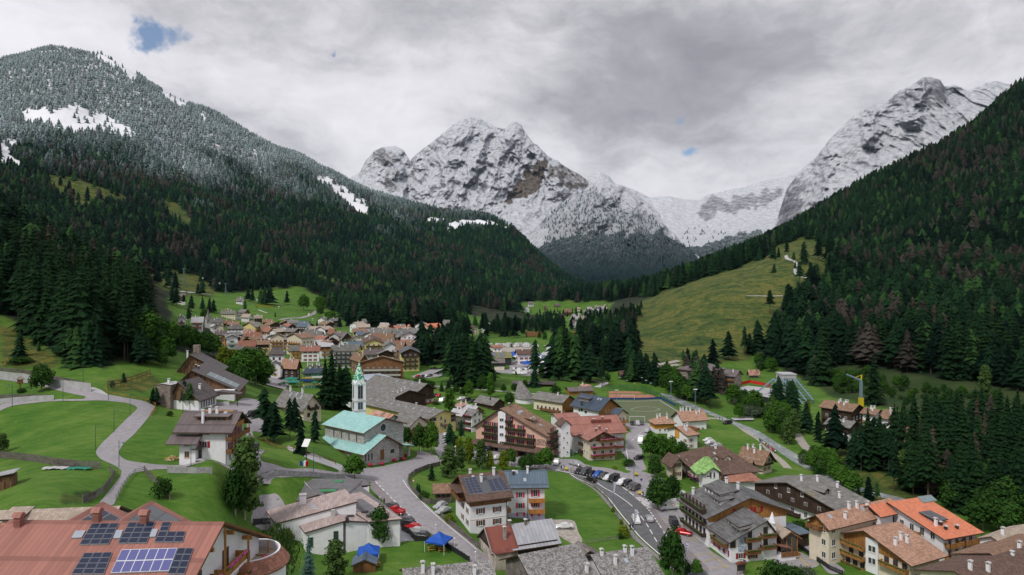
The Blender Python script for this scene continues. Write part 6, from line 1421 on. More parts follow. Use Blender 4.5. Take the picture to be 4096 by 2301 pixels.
bl=House('apartment_house','white apartment house with dark blue metal roof and open timber balconies','apartments',C=ZE(2305,590),d=305,H=13,yt=ZE(0,488)[1],xl=ZE(2045,0)[0],xr=ZE(2500,0)[0],a=40,ridge='v',yr=ZE(0,372)[1],ov=1.2,ovg=1.6,wall='wall_white',roof='roof_navy')
bl.dormer(.2,.75,7,1.6,3.5,wall='wood',nwin=4);bl.sky((.38,.3),(.38,.2));bl.clad(9.5,bl.H,'wood_gold','u',gable=True)
for k in range(4):bl.balc('u',.32,.95,.8+3.0*k,'frame_brown',1.5);bl.wins('u',4,1,1.0+3.0*k,t0=.3,t1=.98,w_=1.0,h=2.0)
for px,py,w_,h_ in((2130,500,1.2,4.5),(2105,500,.7,.8),(2172,520,1.2,.8)):t,z=bl.face_pt('v',*ZE(px,py));bl.win('v',t,z,w_,h_,'metal_dark',mull=False)
bm=House('apartment_house','smaller timber clad house with blue roof beside the football pitch','apartments',C=ZL(205,1085),d=292,H=11,yt=ZL(0,875)[1],xl=ZL(150,0)[0],xr=ZL(298,0)[0],a=30,ridge='v',yr=ZL(0,828)[1],ov=1.0,wall='wall_cream',roof='roof_navy')
for k in range(3):bm.balc('u',.1,1.0,1.6+2.8*k,'wood_gold',1.2);bm.wins('u',2,1,1.8+2.8*k,w_=.9,h=1.7)
cone=empty('cone_building',hit(*ZE(1540,412)),0,'round white building under a tall grey shingled cone roof','building')
MB().lathe([(4.8,-1),(4.8,2.6),(0,2.6)],28,'wall_white').build('wall',None,cone)
cm_=MB();n_c=28
for i in range(n_c):
 a0,a1=6.2832*i/n_c,6.2832*(i+1)/n_c;top=Vector((-2.2,0,10.6))
 r0=[Vector((math.cos(a)*5.4,math.sin(a)*5.4,2.4-math.cos(a)*.2))for a in(a0,a1)];r1=[(p*.0+top)+Vector((math.cos(a)*.9,math.sin(a)*.9,0))for p,a in zip(r0,(a0,a1))]
 cm_.face([r0[0],r0[1],r1[1],r1[0]],'roof_shingle',[(i,9),(i+1,9),(i+1,0),(i,0)]);cm_.face([r1[0],r1[1],top+Vector((0,0,.3))],'roof_shingle');cm_.face([r0[1],r0[0],(0,0,2.55)],'fascia')
cm_.build('cone_roof',None,cone)
ps=House('shelter','long open timber shelter with dark brown roof on the park lawn','shelter',C=ZE(1430,265),d=400,H=4.2,yt=ZE(0,222)[1],xr=ZE(1830,0)[0],a=-4,Lv=11,ridge='u',yr=ZE(0,196)[1],ov=1.2,wall='wood_dark',roof='roof_darkbrown')
for c in list(ps.e.children):
 if c.name.startswith('wall'):bpy.data.objects.remove(c)
for i in range(7):
 for y in(0,ps.Lv):ps.box('post',ps.Lu*i/6-.2,ps.Lu*i/6+.2,y-.2,y+.2,-1,4.6,'wood_dark')
pk=House('house','timber pavilion with pink and grey roofs at the edge of the park','house',C=ZE(2010,335),d=372,H=4.5,yt=ZE(0,300)[1],xr=ZE(2245,0)[0],a=10,Lv=9,ridge='u',yr=ZE(0,262)[1],ov=.8,wall='wood_gold',roof='roof_brown_metal');pk.wins('u',5,1,.9,frame='frame_brown')
pk2=House('house','small white house with a pink roof behind the park pavilion','house',C=ZE(2130,270),d=385,H=5,yt=ZE(0,252)[1],xr=ZE(2222,0)[0],a=10,Lv=6,ridge='u',yr=ZE(0,232)[1],ov=.6,wall='wall_white',roof='roof_rusttin');pk2.chim((.2,.3))

la=House('house','white house with light terracotta roof and tan shutters before the meadow','house',C=ZL(1003,1280),yt=ZL(0,1122)[1],xl=ZL(772,0)[0],xr=ZL(1115,0)[0],a=27,ridge='u',yr=ZL(0,1028)[1],ov=.9,ovg=.9,wall='wall_white',roof='roof_terracotta')
for px,py in((1045,1195),(1045,1262),(978,1200)):t,z=la.face_pt('u' if px>1003 else 'v',*ZL(px,py));la.win('u' if px>1003 else 'v',t,z,.9,1.2,shutter='shutter_tan')
la.box('timber_panel',-.05,0,la.Lv*.40,la.Lv*.62,3,la.H+2,'wall_orange');la.chim((.3,.2),(.5,.35),(.8,.4));la.sky((.35,.3),(.5,.25),w_=1.6);
for k in range(3):la.box('side_balcony',la.Lu,la.Lu+1.4,.4,6,1+2.8*k,2+2.8*k,'wood')
lb=House('house','white house with orange timber storey and hipped terracotta roof','house',C=ZL(638,1100),yt=ZL(0,985)[1],xl=ZL(575,0)[0],xr=ZL(850,0)[0],a=10,ridge='u',yr=ZL(0,918)[1],ov=.9,wall='wall_white',roof='roof_terracotta',hip=.25);lb.clad(lb.H*.42,lb.H,'wall_orange','uv');lb.wins('u',3,2,1.0,2.8,w_=.8,h=1.1);lb.chim((.2,.4),(.4,.6),(.7,.3),(.8,.6))
lc=House('house','long terracotta roofed house backing on to the football pitch','house',C=ZL(955,1060),d=300,H=9,yt=ZL(0,950)[1],xl=ZL(840,0)[0],xr=ZL(1218,0)[0],a=16,ridge='u',yr=ZL(0,852)[1],ov=1.0,wall='wall_white',roof='roof_terracotta');lc.chim((.1,.5),(.2,.5),(.35,.5),(.5,.45),(.7,.3),(.85,.35));lc.wins('u',5,2,1.2,2.8);lc.balc('u',.1,.6,4,'wood',1.1)

gt_=House('hotel','large brown hip roofed hotel with a lime green tiled turret','hotel',C=ZG(690,745),yt=ZG(0,610)[1],xl=ZG(400,0)[0],xr=ZG(1090,0)[0],a=15,ridge='u',yr=ZG(0,395)[1],ov=1.3,wall='wall_cream',roof='roof_tile_dark',hip=.30)
for k in(0,1):
 for t in(.15,.38,.6,.82):gt_.balc('v',t-.09,t+.09,1.2+3*k,'metal_dark',1.0,'flowers_pink');gt_.win('v',t*gt_.Lv,1.3+3*k,1.1,1.9)
gt_.wins('u',5,2,1.0,3.0,w_=1.0,h=1.3);gt_.dormer(.30,.22,2.4,1.2,2.2,nwin=1,shed=False);gt_.dormer(.55,.20,2.4,1.2,2.2,nwin=1,shed=False);gt_.sky((.4,.35),(.5,.25));gt_.chim((.5,.45),h=.9)
gw=House('hotel_wing','side wing of the turret hotel with brick red corner stones','hotel',C=ZG(398,660),yt=ZG(0,520)[1],xl=ZG(340,0)[0],xr=ZG(470,0)[0],a=12,ridge='v',rise=1.6,ov=1.5,wall='wall_cream',roof='roof_tile_dark');gw.wins('u',1,2,1.2,3,shutter='shutter_brown');gw.box('corner_stones',-.08,.6,-.08,.0,0,gw.H-.4,'roof_redtile')
gr=House('hotel_annex','red tiled lower roof on the right of the green turret','hotel',C=ZG(860,760),d=gt_.p.y-2,H=7,yt=ZG(0,672)[1],xr=ZG(1105,0)[0],Lv=16,a=8,ridge='u',yr=ZG(0,540)[1],ov=1.0,wall='wall_white',roof='roof_redtile',hip=.35)
tu=House('turret','white turret with steep lime green tiled roof and twin arched windows','tower',C=ZG(668,705),d=gt_.p.y-1.5,H=9.5,yt=ZG(0,600)[1],xr=ZG(775,0)[0],Lv=5,a=10,ridge='v',yr=ZG(0,560)[1],ov=.9,wall='wall_white',roof='roof_green',ovg=.7)
tu.win('u',tu.Lu*.36,tu.H-1.7,.5,1.6,'wall_grey',mull=False);tu.win('u',tu.Lu*.64,tu.H-1.7,.5,1.6,'wall_grey',mull=False)
tp=MB();b4=[(-2.6,1.2,tu.H-.8),(tu.Lu+1.4,1.2,tu.H-.2),(tu.Lu+1.0,6.5,tu.H),(-2.6,6.5,tu.H)];t2=[(tu.Lu*.25,3.6,tu.H+4.1),(tu.Lu*.62,3.6,tu.H+4.1)]
tp.face([b4[0],b4[1],t2[1],t2[0]],'roof_green');tp.face([b4[1],b4[2],t2[1]],'roof_green');tp.face([b4[2],b4[3],t2[0],t2[1]],'roof_green');tp.face([b4[3],b4[0],t2[0]],'roof_green');tp.face(b4[::-1],'fascia');tp.build('turret_roof',None,tu.e)
sh=House('house','cream house with light brown roof and flower balcony before the river path','house',C=ZG(1132,615),yt=ZG(0,512)[1],xl=ZG(958,0)[0],xr=ZG(1212,0)[0],a=38,ridge='v',yr=ZG(0,428)[1],ov=1.3,wall='wall_cream',roof='roof_tile_brown');sh.wins('v',3,1,3.6,shutter='shutter_tan');sh.wins('u',2,2,.9,2.8,shutter='shutter_tan');sh.balc('u',.0,.9,3.2,'wood_dark',1.1,'flowers_green');sh.chim((.3,.5),(.5,.3),(.6,.7),(.4,.85))

gk=House('hotel','white chalet hotel front wing with grey roof and planted balconies','hotel',C=ZG(875,1345),yt=ZG(0,1155)[1],xl=ZG(690,0)[0],xr=ZG(1252,0)[0],a=13,ridge='v',yr=ZG(0,992)[1],rpos=.74,ov=1.2,ovg=1.2,wall='wall_white',roof='roof_greyshingle')
for px,py,fl in((985,1160,1),(985,1260,1),(1115,1127,1),(1115,1222,1)):
 t,z=gk.face_pt('u',*ZG(px,py));gk.balc('u',t/gk.Lu,t/gk.Lu+.31,z,'wood',1.3,'flowers_green');gk.win('u',t+gk.Lu*.12,z+.1,1.0,2.0,'frame_brown')
for px in(955,1055):t,z=gk.face_pt('u',*ZG(px,1307));gk.win('u',t,z,1.1,1.2,shutter='shutter_red')
t,z=gk.face_pt('u',*ZG(935,1258));gk.box('wall_painting',t,t+2.3,-.05,-.01,z,z+1.5,'painting');t,z=gk.face_pt('u',*ZG(945,1195));gk.box('wall_painting',t,t+2.2,-.05,-.01,z,z+3.0,'painting')
t,z=gk.face_pt('u',*ZG(890,1205));gk.win('u',t,z-.3,1.3,2.0,'frame_brown')
gk.wins('v',4,2,1.2,3.0,w_=1.0,h=1.3,shutter='shutter_red');gk.balc('v',.1,.7,3.2,'wood',1.3,'flowers_green');gk.dormer(.24,.35,5.2,1.2,2.6,nwin=3);gk.dormer(.2,.14,3.0,1.0,2.0,nwin=2);gk.box('mural',-.05,-.01,1.0,5.5,.8,3.0,'painting')
gm=House('hotel','tall rear wing of the chalet hotel with broad grey gable roof','hotel',C=ZG(690,1150),d=gk.p.y+9,H=None,yt=ZG(0,962)[1],xl=ZG(478,0)[0],xr=ZG(1330,0)[0],a=13,ridge='v',yr=ZG(0,806)[1],rpos=.5,ov=1.4,ovg=1.2,wall='wall_white',roof='roof_greyshingle',deep=5)
gm.clad(gm.H-1.5,gm.H,'wood_gold','u',gable=True)
for z in(.2,3.2,6.2):
 gm.balc('v',.08,.95,z,'wood_dark',1.2,'flowers_green');gm.wins('v',6,1,z+.2,w_=.9,h=1.6,frame='frame_brown')
gm.wins('u',3,1,gm.H+.1,t0=.3,t1=.7,w_=1.2,h=1.3,frame='frame_brown',shutter='shutter_red');gm.dormer(.26,.60,8.0,1.7,4.0,nwin=4);gm.dormer(.20,.30,4.5,1.3,2.6,nwin=3);gm.chim((.5,.75),(.58,.55),(.12,.95),h=1.5)
for fx,fy in((.78,.6),(.76,.3)):gm.on_roof(fx-.08,fx+.10,fy-.12,fy+.12,.9,'roof_greyshingle','roof_dormer')
cap=empty('chimney_tent',at(*ZG(1215,1012),gk.p.y+3),.2,'white pyramid shaped chimney cap with red diamonds on the chalet hotel','chimney');cpm=MB();cpm.lathe([(1.15,0),(0.05,2.6)],4,'wall_white').lathe([(0,2.6),(.2,2.75),(0,2.95)],6,'roof_rust').box(-.6,.6,-.6,.6,-3,0,'wall_white');cpm.build('cap',None,cap)
for a in range(4):MB().box(-.16,.16,-.02,.02,-.16,.16,'shutter_red',Matrix.Rotation(a*math.pi/2+math.pi/4*0,4,'Z')@Matrix.Translation((0,-.62,.8))@Matrix.Rotation(math.pi/4,4,'Y')).build('diamond',None,cap)
pg=House('conservatory','glazed timber pavilion on stilts beside the chalet hotel','pavilion',C=ZG(1290,1245),d=gk.p.y+4,H=5.6,yt=ZG(0,1140)[1],xl=ZG(1255,0)[0],xr=ZG(1420,0)[0],a=12,Lv=6,ridge='v',rise=1.4,ov=.8,wall='glass_dark',roof='roof_tan',fascia='wood_gold');
for t in(0,.33,.66,1.0):pg.box('post',t*pg.Lu-.1,t*pg.Lu+.1,-.15,.05,1.5,pg.H,'wood_gold')
pg.box('floor_edge',-.3,pg.Lu+.3,-.9,0,1.4,1.9,'wood_gold');rr2=MB();rr2.prism([(-.1,2.2),(3.2,1.4),(3.2,1.6),(-.1,2.5)],1,0,5,'roof_redtile');ro2=rr2.build('awning_roof',None,gk.e);ro2.location=(gk.Lu+.1,-1.0,1.0);gk.box('terrace_rail',gk.Lu,gk.Lu+4.5,-2,-1.8,.9,2.0,'wood');gk.box('terrace_wall',gk.Lu,gk.Lu+4,-1.8,3,-1.5,.9,'wall_white')
dk=House('hotel','black timber and white chalet hotel under one wide pale grey roof','hotel',C=ZH(622,810),yt=ZH(0,612)[1],xl=3020,xr=ZH(930,0)[0],a=30,ridge='u',yr=ZH(0,342)[1],ov=1.1,ovg=1.0,wall='wall_white',roof='roof_grey',rpos=.55)
dk.clad(dk.H*.55,dk.H,'wood_dark','v',gable=True)
for z,a_,b_ in((dk.H*.55-.2,.12,.95),(dk.H*.55-3.0,.4,.85),(dk.H*.55-5.6,.4,.95)):dk.balc('v',a_,b_,z,'wood_dark',1.2);dk.wins('v',5,1,z+.3,t0=.1,t1=.9,w_=.9,h=1.4)
dk.wins('v',3,1,dk.H+.6,t0=.3,t1=.8,w_=.8,h=1.1);dk.chim((.35,.52),(.7,.45),(.9,.28),(.5,.12),h=1.4);dk.dormer(.35,.22,2.4,1.2,3.4,wall='wood_dark',nwin=1,shed=False)
t,z=dk.face_pt('v',*ZH(385,480));text(dk.e,'HOTEL',(-.12,t+2.3,z+.2),-math.pi/2,1.0,'lettering_yellow')
ta=House('apartment_house','pale yellow house with wavy eave and terracotta roof by the sloping lane','apartments',C=ZH(556,1195),yt=ZH(0,792)[1],xl=ZH(355,0)[0],xr=ZH(715,0)[0],a=27,ridge='u',yr=ZH(0,678)[1],ov=1.1,ovg=1.2,wall='wall_cream',roof='roof_terracotta',Lu=26)
for k in range(3):ta.win('v',ta.Lv*.25,1.4+3.0*k,1.0,1.3);ta.win('u',1.6,1.4+3.0*k,1.1,1.4);
ta.balc('v',.3,1.0,ta.H-1.4,'wood',1.4);ta.clad(ta.H-1.4,ta.H,'wood_gold','v',gable=True);ta.sky((.1,.3),(.55,.3));ta.chim((.25,.1),(.4,.45),(.5,.40),(.62,.3),h=1.3)
tb2=House('apartment_house','cream front house with terracotta roof, timber balconies and a white wall strip','apartments',C=ZH(1395,1440),d=148,H=11,yt=ZH(0,1165)[1],xl=ZH(640,0)[0],xr=ZH(1700,0)[0],a=26,ridge='u',yr=ZH(0,838)[1],rpos=.56,ov=1.3,ovg=1.3,wall='wall_cream',roof='roof_terracotta')
ws0,_=tb2.face_pt('v',*ZH(1078,1000));ws1,_=tb2.face_pt('v',*ZH(952,1000));zt2=min(tb2.rz(0,ws0),tb2.rz(0,ws1))-.7
tb2.box('white_wall_strip',-.5,0,ws0,ws1,-1,zt2,'wall_white')
for px,py in((1002,1045),(1035,1055),(1002,1170),(1035,1180)):t,z=tb2.face_pt('v',*ZH(px,py));tb2.win('v',t,z,.9,1.3,off=.5,mull=False)
for py,xa,xb in((985,640,945),(1095,640,945),(1210,720,945),(1225,1110,1390)):
 ta_,z=tb2.face_pt('v',*ZH(xb,py+25));tb_,_=tb2.face_pt('v',*ZH(xa,py));tb2.balc('v',ta_/tb2.Lv,tb_/tb2.Lv,z-.6,'wood_gold',1.4,'flowers_green');n=3
 for i in range(n):tb2.win('v',ta_+(tb_-ta_)*(i+.5)/n,z-.3,1.0,1.8,'frame_brown')
tb2.clad(tb2.H-.6,tb2.H,'wood_gold','v',gable=True,name='gable_timber');tb2.chim((.18,.25),(.5,.30),(.55,.24),h=1.4)
tb2.wins('u',4,3,1.0,2.9,w_=1.0,h=1.3)
oh=House('apartment_house','large white house with bright orange tiled roof and timber balconies','apartments',C=ZH(1742,1255),yt=ZH(0,908)[1],xl=ZH(1120,0)[0],xr=ZH(2085,0)[0],a=20,ridge='u',yr=ZH(0,548)[1],rpos=.88,ov=1.1,ovg=1.0,wall='wall_white',roof='roof_orange')
roof_quad(oh,q(ZH,(1535,552),(1678,530),(1612,472),(1472,492)),'solar_teal','solar_panel',.2);oh.dormer(.42,.26,3.0,1.1,3.0,roof='roof_slate',wall='metal_dark',nwin=3);oh.chim((.2,.22),h=1.5);oh.chim((.3,.12),(.6,.1),(.35,.22),h=.5,wall='metal_dark');oh.sky((.3,.35))
for z in(2.6,5.6):oh.balc('u',.04,.42,z,'wood_gold',1.4);oh.balc('u',.52,.98,z,'wood_gold',1.4);oh.wins('u',4,1,z+.1,w_=1.0,h=1.9)
oh.balc('v',.35,.75,6.2,'wood_gold',1.3);oh.wins('v',5,1,6.4,w_=1.0,h=1.8);oh.box('red_plinth',.2,oh.Lu-.2,-.06,0,-1,2.2,'shutter_red');
for t in(.03,.48,.97):oh.box('post',t*oh.Lu-.1,t*oh.Lu+.1,-1.5,-1.35,0,oh.H-.2,'wood_dark')
os_=House('house','little white house with an orange roof between terracotta and big orange roof','house',C=ZH(1088,790),d=166,H=8.5,yt=ZH(0,678)[1],xl=ZH(885,0)[0],xr=ZH(1218,0)[0],a=24,ridge='u',yr=ZH(0,582)[1],ov=.8,wall='wall_white',roof='roof_orange');os_.clad(os_.H-.4,os_.H,'wood_dark','v',gable=True);os_.wins('v',2,2,2,3)
c1=House('house','white shed with pale flat roof beyond the red tiled corner roof','shed',C=ZH(2380,1110),d=150,H=6,yt=ZH(0,1000)[1],xl=ZH(2120,0)[0],xr=ZH(2700,0)[0],a=30,ridge='u',rise=1.2,ov=.6,wall='wall_white',roof='roof_tan');c1.chim((.25,.4))
c2=House('house','brown tiled corner roof with a row of white chimneys','house',R_=ZH(2240,1075),zr=10.8,Lu=22,Lv=14,H=6,rise=2.6,a=28,ridge='u',ov=.8,wall='wall_cream',roof='roof_tile_brown');c2.chim((.1,.3),(.35,.4),(.55,.45),h=1.5)
c3=House('house','dark brown roof with green capped chimney at the lower frame edge','house',R_=ZH(1880,1262),zr=11.0,Lu=26,Lv=14,H=6,rise=2.4,a=27,ridge='u',ov=.8,wall='wall_cream',roof='roof_tile_dark');c3.chim((.12,.45),(.25,.35),h=1.4)
c4=House('carport','flat dark carport beside the pale yellow house','carport',C=ZH(250,930),d=172,H=3,yt=ZH(0,880)[1],xr=ZH(345,0)[0],a=20,Lv=7,ridge='u',rise=.3,ov=.5,wall='wood_dark',roof='roof_bluegrey')
# ---- the old town: one row per building, measured in the photo
BAL={'o':'wood_gold','d':'wood_dark','w':'wood','g':'wall_greygreen','m':'metal_dark'}
def town(f,cx,yt,xl,xr,yr,H,a,ridge,roof,wall,label,cat='house',bal='',sh=None,ch=1,hip=0.0,clad=None,name='house',win=True,fr='frame_white',group=None):
 c=f(cx,yt);h=House(name,label,cat,group,C=(c[0],None),yt=c[1],xl=f(xl,0)[0],xr=f(xr,0)[0],yr=f(0,yr)[1],H=H,a=a,ridge=ridge,ov=1.0,wall=wall,roof=roof,hip=hip,deep=4,dmin=400 if f in(ZI,ZJ,ZK)else 0)
 nf=max(1,int(H/2.9))
 for face,L in(('u',h.Lu),('v',h.Lv)):
  vis=abs(proj(h.p+(h.u if face=='u' else h.v)*L)[0]-c[0])
  if vis<7 or not win:continue
  nc=max(1,min(6,int(L/3.4)))
  if clad:h.clad(H-2.9,H,clad,face,gable=True)
  for k in range(nf):
   if bal and bal[0]==face and k>0:h.balc(face,.06,.94,.9+2.9*k-.6,BAL[bal[1]],1.2)
   h.wins(face,nc,1,.9+2.9*k,w_=1.05,h=1.45,shutter=sh,frame=fr)
 for i in range(ch):h.chim((.3+.4*i/max(1,ch),.35+.2*(i%2)),h=1.1)
 return h
I,J,K_,L__,M__=ZI,ZJ,ZK,ZL,ZM
rows=[
 (I,1052,372,850,1078,338,9,70,'v','roof_grey','wall_cream','big cream house with a flat looking grey roof high above the town','house','',None,4),
 (I,1190,360,1100,1258,322,9,45,'v','roof_grey','wood','dark timber house beside the big cream house on the slope','house','',None,1),
 (I,1085,405,1050,1160,385,6,45,'u','roof_brown_metal','wall_white','low white house tucked below the dark timber house on the slope','house','',None,1),
 (I,1250,430,1142,1312,390,7,50,'v','roof_tan','wall_white','white house with pinkish tan roof below the timber house','house','ud',None,1),
 (I,1330,425,1300,1438,386,8,15,'u','roof_tan','wood_dark','row of dark balconies under a tan roof at the slope foot','house','ud',None,3),
 (I,225,460,140,330,405,9,20,'v','roof_pale','wall_white','pale roofed apartment house half hidden by the leafy wood','apartments','uw',None,1),
 (I,432,470,420,576,430,9,8,'u','roof_pale','wall_white','long pale roofed apartments at the uphill end of town','apartments','uw',None,1),
 (I,700,485,660,872,440,9,20,'u','roof_grey','wall_white','white house with grey roof beside the little church tower','house','',None,1),
 (I,760,470,690,850,425,8,15,'u','roof_grey','wall_cream','grey roofed house right above the little church tower','house','',None,1),
 (I,885,497,868,1016,462,6,10,'u','roof_tile_brown','wood_dark','reddish brown roofed barn above the white house with dark attic','barn','',None,1),
 (I,930,572,905,1165,532,11,8,'u','roof_grey','wall_white','square white house with dark attic storey and grey roof','house','',None,1,.2,'wood_dark'),
 (I,1345,575,1172,1458,507,10,52,'u','roof_grey','wall_yellow','yellow gabled house with grey roof and long balconies','house','uo',None,1),
 (I,1182,640,1150,1330,592,8,6,'u','roof_rusttin','wall_yellow','yellow house with flat pink roof below the yellow gable','house','',None,0),
 (I,1182,680,1176,1445,640,11,5,'u','roof_redtile','wall_greygreen','grey green hotel with pinkish hipped roof and green shutters','hotel','','shutter_green',2,.2),
 (I,925,722,838,1088,690,16,22,'v','roof_pale','wall_white','tall white apartment house with green balconies beside the leafy trees','apartments','ug','shutter_green',0),
 (I,850,715,812,905,690,10,20,'v','roof_pale','wall_orange','orange timber house attached to the tall white apartments','house','',None,0),
 (I,780,660,740,920,620,7,15,'u','roof_brown_metal','wall_white','purple grey roofed house behind the leafy trees','house','',None,1),
 (I,720,570,690,810,545,7,30,'v','roof_pale','wall_white','small white gabled house below the little church','house','',None,1),
 (I,770,570,740,880,530,8,20,'v','roof_tile_brown','wall_cream','brown roofed house just right of the little church','house','',None,1),
 (I,1560,715,1535,1752,668,14,12,'v','roof_tile_brown','wall_cream','cream hotel gable with rows of orange balconies','hotel','uo',None,1),
 (I,2012,735,1802,2192,668,14,52,'u','roof_tile_brown','wall_cream','large hotel with orange end wall and balconied gable','hotel','vo',None,2),
 (I,1548,918,1505,1758,832,15,4,'u','roof_darkbrown','wall_white','white town hall like block with hipped brown roof and brown windows','building','',None,0,.22,None,'building',True,'frame_brown'),
 (I,1180,918,1145,1450,842,15,4,'u','roof_darkbrown','wall_white','white block with dark roof joined by a glass link to its twin','building','',None,0,.22,None,'building',True,'frame_brown'),
 (I,1080,900,1062,1150,830,12,10,'u','roof_grey','wall_paleblue','pale blue house beside the dark roofed white block','house','',None,0),
 (I,1655,600,1632,1840,548,10,12,'v','roof_grey','wall_white','white house with orange balconies beside a round tree','house','uo',None,1),
 (I,1815,520,1755,1965,475,9,20,'u','roof_grey','wall_white','grey roofed white house with chimneys under the meadow','house','uw',None,3),
 (I,2080,560,1945,2152,492,10,60,'v','roof_bluegrey','wall_white','blue roofed house with dark cross gable under the meadow','house','vd',None,1),
 (I,1870,690,1860,2085,620,7,10,'u','roof_grey','wall_grey','big plain grey roof between the balconied hotels','house','',None,0,0.0,None,'house',False),
 (I,2290,710,2092,2340,640,8,50,'v','roof_grey','wood_dark','grey roofed timber house with white terraces','house','uw',None,2),
 (I,1440,620,1400,1535,550,7,30,'u','roof_tile_brown','wood','brown roof next to the yellow gabled house','house','',None,0),
 (I,1540,640,1460,1625,588,7,45,'v','roof_redtile','wood_gold','little house with reddish roof and timber gable front','house','',None,0),
 (I,1465,720,1440,1600,668,8,10,'u','roof_pale','wall_white','pale tin roofed house beside the grey green hotel','house','',None,1),
 (I,1440,790,1420,1560,742,8,15,'v','roof_tile_brown','wall_white','small white house in the trees below the orange balconies','house','','shutter_red',1),
 (I,1075,815,1040,1330,770,8,12,'u','roof_redtile','wall_white','long pinkish red roof below the tall white apartments','house','',None,0),
 (I,2010,885,1988,2265,845,10,6,'u','roof_red','wall_white','white house with flat salmon red roof and white chimneys','house','','shutter_red',3),
 (I,1850,880,1822,2060,812,10,10,'u','roof_grey','wall_yellow','yellow walled house with grey skylight roof','house','uo',None,0),
 (I,2290,865,2205,2485,800,9,20,'u','roof_pale','wall_white','white house with pale tin roof and timber front','house','uo',None,1,0.0,'wood'),
 (I,1555,1130,1525,1708,1066,13,8,'v','roof_grey','wall_white','white gabled house with yellow framed windows on the square','house','','lettering_yellow',0),
 (I,1935,1140,1733,1990,1045,11,72,'v','roof_terracotta','wood_dark','terracotta roof with a row of little dormers over dark timber','house','',None,3),
 (J,1700,582,1565,1885,532,14,52,'u','roof_orange','wall_pink','pink hotel with orange red roofs and a small pointed turret','hotel','uo',None,0),
 (J,2085,540,1888,2112,478,10,62,'v','roof_grey','wall_white','grey roofed house at the edge of the spruce wood','house','',None,1),
 (J,1060,585,950,1170,535,9,50,'v','roof_tan','wood','timber balconied house with tan roof at the foot of the wood','house','ud',None,1),
 (J,1080,560,975,1110,518,8,60,'v','roof_pale','wall_white','pale roofed house peeping over the tan roofed one','house','',None,1),
 (J,740,500,705,780,462,10,40,'u','roof_grey','wall_white','white house beside a small domed chapel on the slope','house','',None,0),
 (J,1235,590,1220,1345,560,7,10,'u','roof_grey','wall_grey','grey roof at the wood edge left of the orange roofed hut','house','',None,0),
 (J,1385,580,1362,1440,545,6,20,'v','roof_orange','wood_gold','small house with bright orange red roof at the wood edge','house','',None,0),
 (J,1150,645,890,1180,602,9,60,'v','roof_grey','wall_grey','long grey roof with many small chimneys','house','',None,5),
 (J,1175,665,1160,1360,605,9,20,'u','roof_grey','wall_white','light grey roof with a white gable in the middle of town','house','',None,1),
 (J,1630,660,1375,1690,600,9,60,'v','roof_grey','wall_white','long grey roofed block with a line of white chimneys','house','ud',None,6),
 (J,1292,700,1278,1505,652,12,12,'v','roof_slate','wall_white','white apartment block with wide dark gable','apartments','',None,0),
 (J,1150,740,900,1190,655,9,55,'v','roof_tile_brown','wall_cream','broad reddish brown roof with white dormer strip','house','',None,2),
 (J,430,740,410,570,660,9,25,'v','roof_grey','wall_white','white gabled house with dark trim in the middle of the roofs','house','','shutter_green',0,0.0,'wood_dark'),
 (J,410,690,272,440,645,8,60,'v','roof_tile_brown','wood','timber house with brown roof and skylights','house','ud',None,1),
 (J,120,700,0,170,645,8,60,'v','roof_grey','wall_white','grey roofed house with white lower wall beside birch trees','house','',None,2),
 (J,300,660,225,345,610,7,30,'v','roof_redtile','wood_gold','small red roofed timber house at the meadow foot','house','',None,0),
 (J,660,690,615,740,640,8,30,'u','roof_bluegrey','wall_cream','cream house with bluish roof below the meadow','house','',None,0),
 (J,760,665,720,900,630,8,15,'u','roof_brown_metal','wall_grey','grey brown roof with many chimneys below the meadow','house','',None,4),
 (J,190,790,170,385,725,8,15,'v','roof_grey','wall_cream','wide grey gable facing the tin roofed white house','house','',None,1,0.0,'wood_dark'),
 (J,400,770,380,500,728,7,15,'u','roof_tile_brown','wall_cream','brown roofed house with white balcony rail','house','uw',None,0),
 (J,560,760,540,720,705,8,20,'v','roof_tile_dark','wall_white','dark brown roofed house left of the yellow balconies','house','',None,1),
 (J,830,740,820,900,690,9,20,'u','roof_red','wall_cream','small salmon red roof under the broad brown roof','house','',None,0),
 (J,290,880,205,605,815,14,8,'u','roof_grey','wall_white','long white hotel with grey roof and dark balcony lines','hotel','um',None,2),
 (J,660,880,600,700,830,11,55,'v','roof_grey','wall_yellow','narrow yellow house with timber balcony beside the long white hotel','house','uw',None,0),
 (J,530,820,515,752,770,11,8,'u','roof_bluegrey','wall_yellow','yellow house with large blue grey metal roof','house','',None,0),
 (J,760,805,738,1015,752,12,14,'v','roof_tile_dark','wall_yellow','yellow house with dark balconies and laundry in orange and white','house','ud',None,1),
 (J,1040,850,1012,1215,800,11,14,'v','roof_grey','wall_white','white house with grey gable among the red roofs','house','uw',None,0),
 (J,1020,815,1005,1270,772,10,10,'u','roof_redtile','wall_cream','row of brick red roofs behind the white gabled house','house','',None,2),
 (J,1300,880,1215,1360,795,11,55,'v','roof_tile_brown','wood','tall brown roofed timber house right of the white gable','house','ud',None,1),
 (J,1380,860,1355,1555,770,10,12,'u','roof_tile_brown','wall_cream','brown roofed house with a white dormer band by the tall spruces','house','',None,3),
 (J,1300,800,1270,1460,760,9,15,'u','roof_redtile','wall_cream','reddish roofed house behind the white dormer band','house','',None,1),
 (J,755,935,745,1020,890,8,10,'u','roof_brown_metal','wall_grey','dark metal roof behind the spire of the church','house','',None,1),
 (J,960,960,940,1170,915,8,30,'v','roof_grey','wall_white','grey double roof behind the timber hotel','house','',None,0,0.0,'wood_dark'),
 (J,1285,950,1262,1545,890,12,12,'v','roof_slate','wall_yellow','yellow apartment house under a wide black gable','apartments','ud',None,0,0.0,'wood_dark'),
